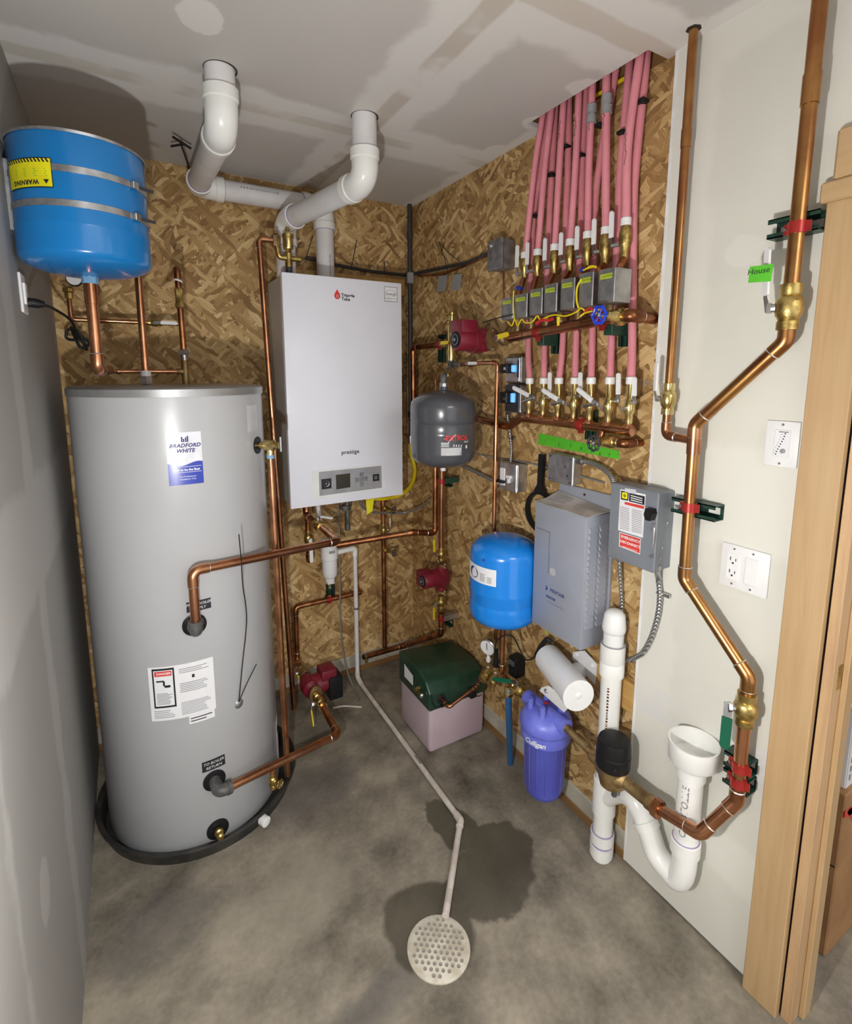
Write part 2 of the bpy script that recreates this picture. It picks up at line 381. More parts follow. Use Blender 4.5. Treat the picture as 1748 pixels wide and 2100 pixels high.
# concrete slab with stains and the wet patch by the drain
t, b = nt('concrete'); co = coords(t)
n1 = noise(t, co, 2.2, 6, 0.62); n2 = noise(t, co, 9, 5, 0.6); n3 = noise(t, co, 60, 3)
k = math_(t, 'ADD', math_(t, 'MULTIPLY', n1, 0.58), math_(t, 'ADD', math_(t, 'MULTIPLY', n2, 0.38), math_(t, 'MULTIPLY', n3, 0.14)))
cr = N(t, 'ShaderNodeValToRGB', {0: k}); e = cr.color_ramp.elements
e[0].position = 0.36; e[0].color = (0.062, 0.052, 0.038, 1); e[1].position = 0.68; e[1].color = (0.345, 0.302, 0.232, 1)
q = e.new(0.46); q.color = (0.142, 0.124, 0.094, 1); q = e.new(0.56); q.color = (0.228, 0.20, 0.155, 1)
c = cr.outputs[0]
sp = N(t, 'ShaderNodeSeparateXYZ', {0: co})
def blob(cx, cy, rx, ry, rot=0.0, amp=1.0, lo=1.05, hi=0.9):
    dx = math_(t, 'SUBTRACT', sp.outputs[0], cx); dy = math_(t, 'SUBTRACT', sp.outputs[1], cy); ca, sa = math.cos(rot), math.sin(rot)
    ux = math_(t, 'DIVIDE', math_(t, 'ADD', math_(t, 'MULTIPLY', dx, ca), math_(t, 'MULTIPLY', dy, sa)), rx)
    uy = math_(t, 'DIVIDE', math_(t, 'SUBTRACT', math_(t, 'MULTIPLY', dy, ca), math_(t, 'MULTIPLY', dx, sa)), ry)
    d = math_(t, 'SQRT', math_(t, 'ADD', math_(t, 'MULTIPLY', ux, ux), math_(t, 'MULTIPLY', uy, uy)))
    d = math_(t, 'ADD', d, math_(t, 'MULTIPLY', math_(t, 'SUBTRACT', noise(t, co, 5.0, 6, 0.6), 0.5), amp)); return step(t, d, lo, hi)
P = FL(1010, 1790, 0); W1 = blob(P.x, P.y, 0.19, 0.125, 0.5, 1.5); P = FL(880, 1900, 0); W2 = blob(P.x, P.y, 0.13, 0.15, 0.4, 0.7)
P = FL(925, 1690, 0); W3 = blob(P.x, P.y, 0.07, 0.14, 0.2, 1.6)
wet = math_(t, 'MAXIMUM', W1, math_(t, 'MAXIMUM', W2, W3))
P = FL(640, 1620, 0); S1 = blob(P.x, P.y, 0.20, 0.13, 0.3, 1.8, 1.3, 0.5); P = FL(330, 1900, 0); S2 = blob(P.x, P.y, 0.16, 0.12, 0.1, 2.2, 1.3, 0.4); P = FL(760, 2060, 0); S3 = blob(P.x, P.y, 0.16, 0.06, 0.2, 2.2, 1.3, 0.4)
st = math_(t, 'MAXIMUM', S1, math_(t, 'MAXIMUM', S2, S3))
c = mixc(t, math_(t, 'MULTIPLY', st, 0.55), c, (0.10, 0.092, 0.088))
P = FL(600, 1830, 0); L1 = blob(P.x, P.y, 0.22, 0.16, 0.3, 1.8, 1.3, 0.5); c = mixc(t, math_(t, 'MULTIPLY', L1, 0.35), c, (0.42, 0.38, 0.30))
c = mixc(t, math_(t, 'MULTIPLY', wet, 0.80), c, (0.062, 0.053, 0.036))
t.links.new(c, b.inputs['Base Color'])
rr = N(t, 'ShaderNodeMapRange', {'Value': wet, 'To Min': 0.78, 'To Max': 0.45}).outputs[0]; t.links.new(rr, b.inputs['Roughness'])
bump(t, b, k, 0.12, 0.006)
# braided / spiral flexible conduit
t, b = nt('flex_conduit'); b.inputs['Metallic'].default_value = 0.85; b.inputs['Roughness'].default_value = 0.35; co = coords(t)
w = N(t, 'ShaderNodeTexWave', {'Vector': co, 'Scale': 60.0}, bands_direction='DIAGONAL').outputs[1]
t.links.new(mixc(t, w, (0.22, 0.22, 0.22), (0.62, 0.62, 0.63)), b.inputs['Base Color']); bump(t, b, w, 0.5, 0.003)
# ------------------------------------------------------------------ the room
W = 1.5388; H = 2.44; DW = 0.0127; DY0 = -1.4806; DOOR0 = -1.957; DOOR1 = -2.80; DOORH = 1.975
struct('floor', MB().bx((-W - 0.15, -4.6, -0.10), (2.6, 0.12, 0.0)), 'concrete')
# ceiling sheet with a slot along the right wall where the tubing passes
cm = MB()
SX = -0.082; SY0 = -0.97; SY1 = -1.445
cm.bx((-W - 0.15, -4.6, H), (SX, 0.12, H + 0.016)); cm.bx((SX, SY0, H), (0.012, 0.12, H + 0.016)); cm.bx((SX, -4.6, H), (0.16, SY1, H + 0.016))
ceiling = struct('ceiling', cm, 'ceiling_board')
part('slot_plate', MB().bx((SX - 0.02, SY1 - 0.02, H + 0.16), (0.012, SY0 + 0.02, H + 0.18)), 'plate_brown_y', ceiling)
part('slot_side', MB().bx((SX - 0.03, SY1 - 0.02, H + 0.0165), (SX - 0.012, SY0 + 0.02, H + 0.16)), 'plate_brown_y', ceiling)
part('slot_back', MB().bx((0.0, SY1 - 0.02, H + 0.0005), (0.02, SY0 + 0.02, H + 0.16)), 'plate_brown_y', ceiling)
part('slot_end', MB().bx((SX - 0.02, SY1 - 0.022, H + 0.0165), (0.02, SY1 - 0.004, H + 0.16)).bx((SX - 0.02, SY0 + 0.004, H + 0.0165), (0.02, SY0 + 0.022, H + 0.16)), 'plate_brown_y', ceiling)
wb = struct('wall_back', MB().bx((-W - 0.02, 0.0, 0.085), (0.012, 0.012, H)), 'osb_back')
part('base_strip', MB().bx((-W, -0.006, 0.03), (0.0, 0.02, 0.10), 0.004), 'foam_strip', wb)
part('bottom_plate', MB().bx((-W, -0.010, 0.0), (0.0, 0.02, 0.034), 0.003), 'plate_brown', wb)
wr = struct('wall_right', MB().bx((0.0, DY0 - 0.03, 0.085), (0.012, 0.0, H)), 'osb_right')
part('base_strip', MB().bx((-0.006, DY0, 0.03), (0.01, 0.0, 0.10), 0.004), 'foam_strip', wr)
part('bottom_plate', MB().bx((-0.010, DY0, 0.0), (0.01, 0.0, 0.034), 0.003), 'plate_brown_y', wr)
bd = MB(); q0 = RT(1262, 1395, 0.02); q1 = RT(1304, 1480, 0.02); bd.bx((-0.020, -1.476, q1.z + 0.015), (0.0, q0.y + 0.12, q0.z + 0.02), 0.002); part('nailing_board', bd, 'board_yellow', wr)
dw = MB(); dw.bx((-DW, DOOR0 + 0.02, 0.012), (0.0, DY0, H)); dw.bx((-DW, DOOR1, DOORH + 0.02), (0.0, DOOR0, H)); dw.bx((-DW, -4.6, 0.012), (0.0, DOOR1, H))
struct('wall_right_drywall', dw, 'wall_board')
part('edge_strip', MB().bx((-DW - 0.001, DY0 - 0.004, 0.012), (0.0, DY0 + 0.004, H)), 'ink_white', bpy.data.objects['wall_right_drywall'])  # plain white strip down the drywall edge beside the chipboard
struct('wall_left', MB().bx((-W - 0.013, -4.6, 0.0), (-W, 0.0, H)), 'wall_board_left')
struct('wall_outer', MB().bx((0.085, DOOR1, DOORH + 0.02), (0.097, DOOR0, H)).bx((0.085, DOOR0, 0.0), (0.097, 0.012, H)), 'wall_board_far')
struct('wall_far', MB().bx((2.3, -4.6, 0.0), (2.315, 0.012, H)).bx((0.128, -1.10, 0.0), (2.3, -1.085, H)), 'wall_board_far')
struct('ceiling_far', MB().bx((0.16, -4.6, H), (2.6, 0.12, H + 0.016)), 'ceiling_board')
# door: casing, head, jamb, stop
CF = -0.034
d1 = struct('door_1', MB().bx((-0.016, DOOR0 - 0.022, 0.0), (0.098, DOOR0, DOORH), 0.001).bx((-0.016, DOOR1, DOORH - 0.002), (0.098, DOOR0, DOORH + 0.018), 0.001), 'jamb')
part('door_stop', MB().bx((0.024, DOOR0 - 0.034, 0.0), (0.058, DOOR0 - 0.022, DOORH), 0.002), 'pine', d1)
part('strike_plate', MB().bx((0.002, DOOR0 - 0.0235, 0.90), (0.020, DOOR0 - 0.021, 0.96), 0.001), 'brass', d1)
casl = RT(1640, 1100, -CF).y + 0.002
struct('trim_1', MB().bx((CF, DOOR0 + 0.004, 0.0), (-DW, -1.872, 1.958), 0.002), 'pine')
struct('trim_2', MB().bx((CF - 0.004, DOOR1 - 0.12, 1.995), (-DW, -1.878, 2.098), 0.006), 'pine_y')
struct('trim_3', MB().bx((CF - 0.012, DOOR1 - 0.12, 1.955), (-DW, -1.862, 1.996), 0.004), 'pine_y')
# ------------------------------------------------------------------ indirect water heater
TC = V((-1.192, -0.449, 0)); TR = 0.298; TZ0 = 0.03; TZ1 = 1.548
def TK(u, v, off=0.0):
    d = ray(u, v); R = TR + off; ox, oy = CAM.x - TC.x, CAM.y - TC.y
    a = d.x ** 2 + d.y ** 2; bq = 2 * (ox * d.x + oy * d.y); c = ox * ox + oy * oy - R * R; D = max(0.0, bq * bq - 4 * a * c)
    p = CAM + d * ((-bq - math.sqrt(D)) / (2 * a)); n = V((p.x - TC.x, p.y - TC.y, 0)).normalized(); return p, n, math.atan2(n.y, n.x)
tank = thing('water_heater', 'tall light grey cylindrical indirect water heater standing in a black pan', 'water heater', (TC.x, TC.y, 0))
part('body', MB().lathe([(TR - 0.02, TZ0 - 0.012), (TR - 0.004, TZ0 - 0.006), (TR, TZ0), (TR, TZ1)], TC, Z, 72), 'heater_grey', tank)
part('top_cap', MB().lathe([(TR + 0.004, TZ1 - 0.012), (TR + 0.004, TZ1 + 0.010), (TR - 0.004, TZ1 + 0.016), (TR - 0.03, TZ1 + 0.018)], TC, Z, 72), 'heater_cap', tank, 'dark grey metal top cap')
def tank_label(px, z_over=None, mat='paper', name='label', h=0.0008, lab=None):
    # px: left u, right u, top v, bottom v at the patch centre line
    u0, u1, v0, v1 = px; um = (u0 + u1) / 2; vm = (v0 + v1) / 2
    a0 = TK(u0, vm)[2]; a1 = TK(u1, vm)[2]; z0 = TK(um, v1)[0].z; z1 = TK(um, v0)[0].z
    return part(name, MB().cylpatch(TC, TR + 0.0003, a0, a1, z0, z1, h), mat, tank, lab), a0, a1, z0, z1
def lines_cyl(parent, a0, a1, z0, z1, n, mat='ink_grey', R=None, name='fine_print', fill=0.5, c=None, rag=0.3):
    mb = MB(); R = R or TR + 0.0013; c = c or TC; dz = (z1 - z0) / n; rnd = random.Random(n * 7 + int(a0 * 100))
    for k in range(n):
        z = z0 + dz * (k + 0.5); mb.cylpatch(c, R, a0, a0 + (a1 - a0) * (1 - rnd.random() * rag), z - dz * fill / 2, z + dz * fill / 2, 0.0002, 5)
    return part(name, mb, mat, parent)
lb, a0, a1, z0, z1 = tank_label((343, 415, 886, 994), mat='label_white', name='brand_label', lab='white and blue maker label')
def midang(f): return a0 + (a1 - a0) * f
zz = z0 + (z1 - z0) * 0.40
bl = MB(); nn = 16
for k in range(nn):
    f0, f1 = k / nn, (k + 1) / nn; wv = lambda f: zz + 0.006 * math.sin(f * 6.0 + 2.6)
    vs = []
    for f in (f0, f1):
        a = midang(f); d = V((math.cos(a), math.sin(a), 0)) * (TR + 0.0014)
        vs += [V((TC.x + d.x, TC.y + d.y, z0)), V((TC.x + d.x, TC.y + d.y, wv(f)))]
    bl.add(vs, [(0, 2, 3, 1)])
part('blue_wave', bl, 'label_blue', lb)
wl = (a1 - a0) * TR
textcyl('lettering', 'BRADFORD', wl * 0.165, TC, TR + 0.0016, midang(0.52), z0 + (z1 - z0) * 0.745, 'ink_navy', lb, 0.25, 1.05, bold=0.0006)
textcyl('lettering', 'WHITE', wl * 0.165, TC, TR + 0.0016, midang(0.52), z0 + (z1 - z0) * 0.645, 'ink_navy', lb, 0.25, 1.05, bold=0.0006)
textcyl('lettering', 'Built to be the Best', wl * 0.098, TC, TR + 0.0020, midang(0.52), z0 + (z1 - z0) * 0.285, 'ink_white', lb, 0.0, 1.0, bold=0.0003)
textcyl('lettering', 'For Professional', wl * 0.07, TC, TR + 0.0020, midang(0.55), z0 + (z1 - z0) * 0.155, 'ink_white', lb)
textcyl('lettering', 'Installation Only', wl * 0.07, TC, TR + 0.0020, midang(0.55), z0 + (z1 - z0) * 0.105, 'ink_white', lb)
for f in (0.34, 0.235): part('rule', MB().cylpatch(TC, TR + 0.0016, midang(0.12), midang(0.95), z0 + (z1 - z0) * f, z0 + (z1 - z0) * f + 0.0012, 0.0002, 6), 'ink_white', lb)
em = MB(); zc = z0 + (z1 - z0) * 0.85
for k, (dx, hh) in enumerate(((-0.008, 0.016), (-0.003, 0.010), (0.003, 0.014), (0.008, 0.018))): em.cylpatch(TC, TR + 0.0014, midang(0.52) + (dx - 0.002) / TR, midang(0.52) + (dx + 0.002) / TR, zc - 0.006, zc - 0.006 + hh, 0.0003, 2)
part('emblem', em, 'ink_navy', lb)
# big data label
dl, a0, a1, z0, z1 = tank_label((307, 441, 1362, 1472), mat='paper', name='data_label', lab='white data label with danger notice')
hz = z1 - z0
part('black_border', MB().cylpatch(TC, TR + 0.0012, midang(0.06), midang(0.40), z0 + hz * 0.24, z1 - hz * 0.03, 0.0002), 'ink', dl)
part('white_field', MB().cylpatch(TC, TR + 0.0015, midang(0.085), midang(0.375), z0 + hz * 0.275, z1 - hz * 0.065, 0.0002), 'paper', dl)
part('red_band', MB().cylpatch(TC, TR + 0.0018, midang(0.10), midang(0.36), z1 - hz * 0.17, z1 - hz * 0.08, 0.0002), 'sign_red', dl)
textcyl('lettering', 'DANGER', hz * 0.058, TC, TR + 0.0022, midang(0.24), z1 - hz * 0.125, 'ink_white', dl, bold=0.0003)
lines_cyl(dl, midang(0.11), midang(0.355), z0 + hz * 0.30, z0 + hz * 0.52, 9, 'ink_grey', TR + 0.0019, fill=0.45)
pic = MB(); zc = z0 + hz * 0.68
pic.cylpatch(TC, TR + 0.0019, midang(0.12), midang(0.24), zc + 0.008, zc + 0.013, 0.0002, 3).cylpatch(TC, TR + 0.0019, midang(0.22), midang(0.25), zc - 0.006, zc + 0.010, 0.0002, 2).cylpatch(TC, TR + 0.0019, midang(0.24), midang(0.33), zc - 0.012, zc - 0.004, 0.0002, 2)
part('pictogram', pic, 'ink', dl)
for fz0, fz1, n in ((0.83, 0.93, 3), (0.47, 0.66, 6), (0.05, 0.30, 9)): lines_cyl(dl, midang(0.47), midang(0.95), z0 + hz * fz0, z0 + hz * fz1, n, 'ink_grey', TR + 0.0014, fill=0.4)
lines_cyl(dl, midang(0.05), midang(0.38), z0 + hz * 0.04, z0 + hz * 0.2, 5, 'ink_grey', TR + 0.0014, fill=0.35)
part('stamp_ring', MB().cylpatch(TC, TR + 0.0014, midang(0.66), midang(0.70), z0 + hz * 0.72, z0 + hz * 0.78, 0.0002, 4), 'ink', dl)
sl, a0, a1, z0, z1 = tank_label((388, 441, 1462, 1478), mat='paper', name='strip_label')
lines_cyl(sl, midang(0.06), midang(0.92), z0 + 0.004, z1 - 0.004, 2, 'ink', fill=0.35)
for px, l1, l2 in (((382, 433, 1231, 1252), 'FROM BOILER', 'SUPPLY'), ((414, 462, 1556, 1577), 'TO BOILER', 'RETURN')):
    pl, a0, a1, z0, z1 = tank_label(px, mat='ink', name='port_label', lab='small black label with white lettering'); hz = z1 - z0
    textcyl('lettering', l1, hz * 0.36, TC, TR + 0.0022, midang(0.5), z0 + hz * 0.70, 'ink_white', pl, 0.2)
    textcyl('lettering', l2, hz * 0.36, TC, TR + 0.0022, midang(0.5), z0 + hz * 0.28, 'ink_white', pl, 0.2)
tank_label((508, 527, 830, 884), mat='clear_film', name='film_label')
sd, a0, a1, z0, z1 = tank_label((567, 579, 1462, 1556), mat='paper', name='side_label', lab='white energy label seen edge on')
part('label_mark', MB().cylpatch(TC, TR + 0.0014, midang(0.2), midang(0.8), z0 + (z1 - z0) * 0.72, z0 + (z1 - z0) * 0.86, 0.0002, 3), 'ink', sd)
# ports
def port(u, v, r=0.036):
    p, n, a = TK(u, v); return p, n
pU, nU = port(399, 1281); pL, nL = port(440, 1600); pD, nD = port(447, 1700)
for p_, n_ in ((pU, nU), (pL, nL)):
    part('port_flange', MB().lathe([(0.036, -0.004), (0.036, 0.002), (0.026, 0.005), (0.0, 0.005)], p_, n_, 28), 'black_plastic', tank, 'round black port cover')
part('drain_flange', MB().lathe([(0.036, -0.004), (0.036, 0.002), (0.02, 0.004), (0.0, 0.004)], pD, nD, 28), 'black_plastic', tank)
dv = part('drain_valve', MB().lathe([(0.010, 0), (0.010, 0.012), (0.016, 0.012), (0.016, 0.022), (0.012, 0.026), (0.012, 0.040), (0.007, 0.044)], pD, nD, 8), 'brass', tank, 'brass drain valve')
spe = pD + nD * 0.030; spe.z = max(pD.z - 0.030, 0.062)
part('valve_spout', MB().cyl(pD + nD * 0.022 + Z * -0.004, spe, 0.0085, 0.009, 12), 'brass', dv)
# drain pan
PR = 0.345; PCN = V((-1.178, -0.428, 0))
pan = thing('drain_pan', 'black plastic drain pan on the concrete under the grey water heater', 'drain pan', (PCN.x, PCN.y, 0))
part('pan_shell', MB().lathe([(0.0, 0.004), (PR - 0.02, 0.004), (PR - 0.008, 0.05), (PR + 0.008, 0.056), (PR + 0.010, 0.050), (PR + 0.001, 0.046), (PR - 0.010, 0.0), (0.0, 0.0)], PCN, Z, 72, False), 'pan_black', pan)
pp = FL(553, 1690, 0.028); dpl = V((pp.x - PCN.x, pp.y - PCN.y, 0)).normalized(); pb = V((PCN.x, PCN.y, 0.028)) + dpl * (PR - 0.012)
part('drain_plug', MB().lathe([(0.013, 0), (0.013, 0.012), (0.018, 0.012), (0.018, 0.036), (0.010, 0.038)], pb, dpl, 20), 'white_plastic', pan, 'white plastic drain plug')
# sensor and wires on the tank
ps, ns_, _ = TK(490, 1443)
sen = thing('sensor_clip', 'small metal temperature sensor clipped on the grey water heater with thin black wires', 'sensor', ps)
part('sensor_button', MB().lathe([(0.016, 0), (0.016, 0.002), (0.010, 0.006), (0.0, 0.007)], ps, ns_, 16), 'galvanised', sen)
wpts = [TK(u, v, o)[0] for u, v, o in ((490, 1440, 0.008), (497, 1365, 0.004), (506, 1270, 0.006), (498, 1200, 0.03))] + [TK(495, 1150, 0.10)[0], TK(490, 1096, 0.115)[0]]
part('sensor_wire', MB().tube(catmull(wpts), 0.0019, 6), 'black_rubber', sen)
part('wire_tail', MB().tube(catmull([TK(491, 1438, 0.008)[0], TK(505, 1405, 0.01)[0], TK(526, 1362, 0.02)[0]]), 0.0019, 6), 'black_rubber', sen)
# ------------------------------------------------------------------ boiler
BX0, BX1, BZ0, BZ1, BY = -0.754, -0.2155, 1.031, 2.006, -0.30
boiler = thing('wall_boiler', 'white wall-hung gas boiler with control strip mounted on the chipboard wall', 'boiler', ((BX0 + BX1) / 2, 0, BZ0))
part('casing', MB().bx((BX0 + 0.010, BY + 0.03, BZ0 + 0.006), (BX1 - 0.010, -0.012, BZ1 - 0.004), 0.004), 'grey_side', boiler, 'grey sheet metal casing')
fc = part('front_cover', MB().bx((BX0, BY, BZ0), (BX1, BY + 0.034, BZ1), 0.004, 2), 'white_paint', boiler, 'glossy white front cover')
def bf(u, v, e=0.0): return BK(u, v, -(BY - e))
nB = V((0, -1, 0))
def bz(a, b): return (a + b) / 2
f0, f1 = bf(645, 963), bf(791, 1020)
part('panel_frame', MB().quad([bf(640, 966, .0004), bf(788, 951, .0004), bf(790, 1002, .0004), bf(643, 1024, .0004)], nB, 0.0012), 'white_plastic', boiler)
pn = part('control_panel', MB().quad([bf(654, 968, .001), bf(782, 955, .001), bf(783, 1000, .001), bf(655.5, 1017, .001)], nB, 0.002), 'panel_silver', boiler, 'silver control strip')
def pq(us, e): return [bf(u, v, e) for u, v in us]
g = part('gauge', MB().quad(pq([(659, 983), (679.5, 980.5), (680, 1001), (660, 1004)], .003), nB, 0.002), 'ink', pn)
gc = bf(669.5, 992, .0055); part('gauge_dial', MB().torus(gc, nB, 0.013, 0.0012, 20, 5).cyl(gc, gc + nB * 0.001, 0.0035, None, 10), 'steel', g)
part('screen', MB().quad(pq([(689, 974), (718, 970.5), (718.5, 999), (690, 1003.5)], .003), nB, 0.002), 'screen', pn, 'dark display screen')
kc = bf(742, 983, .003); kb = MB()
for dx, dz in ((0, 0), (-0.026, 0), (0.026, 0), (0, -0.026), (0, 0.026)): kb.box(kc + V((dx * 0.85, -0.001, dz * 0.85)), (0.018, 0.004, 0.018), None, 0.001)
part('keypad', kb, 'dull_steel', pn)
pw = part('power_button', MB().quad(pq([(764.5, 973), (777.5, 971.5), (778, 985.5), (765, 987)], .003), nB, 0.002), 'ink', pn)
part('power_mark', MB().torus(bf(771, 979.5, .006), nB, 0.006, 0.0008, 16, 5), 'ink_white', pw)
text('model_lettering', 'prestige', 0.025, bf(719, 927, .0006), X, Z, 'ink', boiler, 0, 1.05, bold=0.0005)
tp = bf(706, 605.5, .0006)
text('brand_lettering', 'Triangle', 0.0185, bf(700, 605, .0006), X, Z, 'ink', boiler, 0, 1.0, 'LEFT', 0.0006)
text('brand_lettering', 'Tube', 0.0185, bf(700.5, 613, .0006), X, Z, 'ink', boiler, 0, 1.0, 'LEFT', 0.0006)
fo = bf(692, 606, .0006)
fl = [(0.013 * math.sin(a) * (1 if a < math.pi else 1), -0.013 * math.cos(a)) for a in [k * math.pi / 10 for k in range(-8, 9)]]
flame = [(0, 0.026)] + [(0.012, 0.006), (0.0135, -0.002), (0.011, -0.010), (0.005, -0.0145), (-0.005, -0.0145), (-0.011, -0.010), (-0.0135, -0.002), (-0.012, 0.006)]
fm = part('brand_flame', MB().add([fo + X * a + Z * c for a, c in flame], [tuple(range(len(flame)))[::-1]]), 'flame_red', boiler)
part('flame_mark', MB().torus(fo + V((0, -0.0006, -0.003)), nB, 0.005, 0.0009, 14, 4), 'ink_white', fm)
es = [bf(u, v, .0004) for u, v in ((788, 587), (815, 588.5), (815.5, 620), (788.5, 618))]
est = part('energy_sticker', MB().quad(es, nB, 0.0003), 'ink_white', boiler)
ec = (es[0] + es[2]) / 2; sw = es[1].x - es[0].x; sh = es[0].z - es[3].z
bo = MB()
for a_, b_ in (((-.5, -.5), (.5, -.46)), ((-.5, .46), (.5, .5)), ((-.5, -.5), (-.46, .5)), ((.46, -.5), (.5, .5)), ((-.5, -.3), (.5, -.27))): bo.bx(ec + V((a_[0] * sw, -0.0004, a_[1] * sh)), ec + V((b_[0] * sw, -0.0007, b_[1] * sh)))
part('sticker_border', bo, 'ink_grey', est)
ar = [ec + V((math.cos(a) * sw * 0.42, -0.0008, math.sin(a) * sh * 0.34 - 0.06 * sh)) for a in [k * math.pi / 12 for k in range(13)]]
part('sticker_arc', MB().tube(ar, 0.0006, 4), 'ink_grey', est)
text('sticker_script', 'energy', sw * 0.27, ec + V((0, -0.0009, 0.02 * sh)), X, Z, 'ink', est, 0.4)
part('rear_batten', MB().bx((-0.63, -0.022, BZ1 - 0.010), (-0.05, -0.002, BZ1 + 0.072), 0.003), 'board_yellow', boiler, 'plywood backer board edge')
# ------------------------------------------------------------------ fittings
def run(name, label, pts, r, mat='copper', fil=None, cat='pipe', group=None, elbows=True, elbow_mat=None, joints=True, n=14, couplings=(), ek=1.14):
    """one pipe run: straight pipe with filleted corners, an elbow fitting at each corner"""
    pts = [V(p) for p in pts]; fil = r * 1.7 if fil is None else fil
    t = thing(name, label, cat, pts[0], group)
    part('pipe', MB().tube(pts, r, n, fil), mat, t)
    if elbows:
        for i in range(1, len(pts) - 1):
            a, b, c = pts[i - 1], pts[i], pts[i + 1]; d1 = (a - b).normalized(); d2 = (c - b).normalized()
            if d1.angle(d2) > math.pi - 0.12: continue
            tt = fil / math.tan(d1.angle(d2) / 2); L1 = min(tt + r * 1.5, (a - b).length * 0.9); L2 = min(tt + r * 1.5, (c - b).length * 0.9)
            e = part('elbow', MB().tube([b + d1 * L1, b, b + d2 * L2], r * ek, n, fil), elbow_mat or mat, t)
            if joints:
                for dq, Lq in ((d1, L1), (d2, L2)): part('solder_joint', MB().torus(b + dq * Lq, dq, r * 1.05, r * 0.13, n, 5), 'solder', e)
    for p, d in couplings:
        p, d = V(p), V(d).normalized()
        part('coupling', MB().lathe([(r * 1.0, -r * 2.0), (r * 1.14, -r * 1.95), (r * 1.14, r * 1.95), (r * 1.0, r * 2.0)], p, d, n), mat, t)
    return t
def stadium(L, w, n=6):
    p = [(L - w / 2 + math.cos(a) * w / 2, math.sin(a) * w / 2) for a in [-math.pi / 2 + math.pi * k / n for k in range(n + 1)]]
    return p + [(w * 0.1, w / 2), (w * 0.1, -w / 2)]
def lever(parent, o, d, nrm, L, w, mat, th=0.005, rise=0.0, name='handle', lab=None):
    """lever: steel tang then plastic sleeve; o = stem point, d = direction, nrm = facing"""
    d = d.normalized(); nrm = (nrm - d * nrm.dot(d)).normalized(); s = nrm.cross(d)
    k = o + d * (L * 0.22) + nrm * rise
    tang = MB().quad([o - s * w * .45 - d * w * .5, o - s * w * .45 + d * 0, k - s * w * .4, k + s * w * .4, o + s * w * .45, o + s * w * .45 - d * w * .5], nrm, 0.002)
    h = part(name, MB().prism(stadium(L * 0.82, w), k - nrm * (th * 0.4), d, s * 1.0, th if True else 0), mat, parent, lab)
    part('tang', tang, 'steel', h); return h
def vbody(mb, c, ax, r, L):
    """ball valve body along ax, overall half length L"""
    mb.lathe([(r * 1.18, -L), (r * 1.28, -L), (r * 1.28, -L * 0.62), (r * 1.12, -L * 0.58), (r * 1.5, -L * 0.36), (r * 1.62, -L * 0.15), (r * 1.62, L * 0.22), (r * 1.42, L * 0.40), (r * 1.12, L * 0.5), (r * 1.28, L * 0.58), (r * 1.28, L), (r * 1.18, L)], c, ax, 12)
    return mb
def ball_valve(name, label, c, ax, r, L, stem, hdir, hl, hw, hmat, bmat='brass', group=None, rise=0.006, th=0.005, face=None):
    c = V(c); ax = ax.normalized(); stem = stem.normalized()
    t = thing(name, label, 'valve', c, group)
    part('body', vbody(MB(), c, ax, r, L), bmat, t)
    so = c + stem * (r * 2.2)
    part('stem', MB().cyl(c + stem * r, so, r * 0.55, None, 10).cyl(so - stem * 0.004, so + stem * 0.004, r * 0.75, None, 6), 'steel', t)
    lever(t, so + stem * 0.002, hdir, face or stem, hl, hw, hmat, th, rise)
    return t
def wheel_valve(name, label, c, ax, r, L, stem, sl, wr, wmat, bmat='brass', group=None, lobes=6):
    c = V(c); ax = ax.normalized(); stem = stem.normalized(); t = thing(name, label, 'valve', c, group)
    part('body', vbody(MB(), c, ax, r, L), bmat, t)
    e = c + stem * sl
    part('bonnet', MB().lathe([(r * 1.1, 0), (r * 1.1, sl * 0.4), (r * 0.8, sl * 0.5), (r * 0.8, sl * 0.7), (r * 0.35, sl * 0.72), (r * 0.35, sl)], c, stem, 10), bmat, t)
    e1, e2 = frame(stem); mb = MB(); n = 36; ring = [e + (e1 * math.cos(a) + e2 * math.sin(a)) * (wr * (1 + 0.09 * math.cos(lobes * a))) for a in [2 * math.pi * k / n for k in range(n + 1)]]
    mb.tube(ring, wr * 0.17, 7, 0, False)
    for k in range(3):
        a = math.pi * k / 3; d = e1 * math.cos(a) + e2 * math.sin(a); mb.cyl(e - d * wr, e + d * wr, wr * 0.11, None, 6)
    w = part('handwheel', mb, wmat, t)
    part('hub_nut', MB().lathe([(wr * 0.28, -0.004), (wr * 0.28, 0.004), (wr * 0.16, 0.007)], e, stem, 6), 'steel', w)
    return t
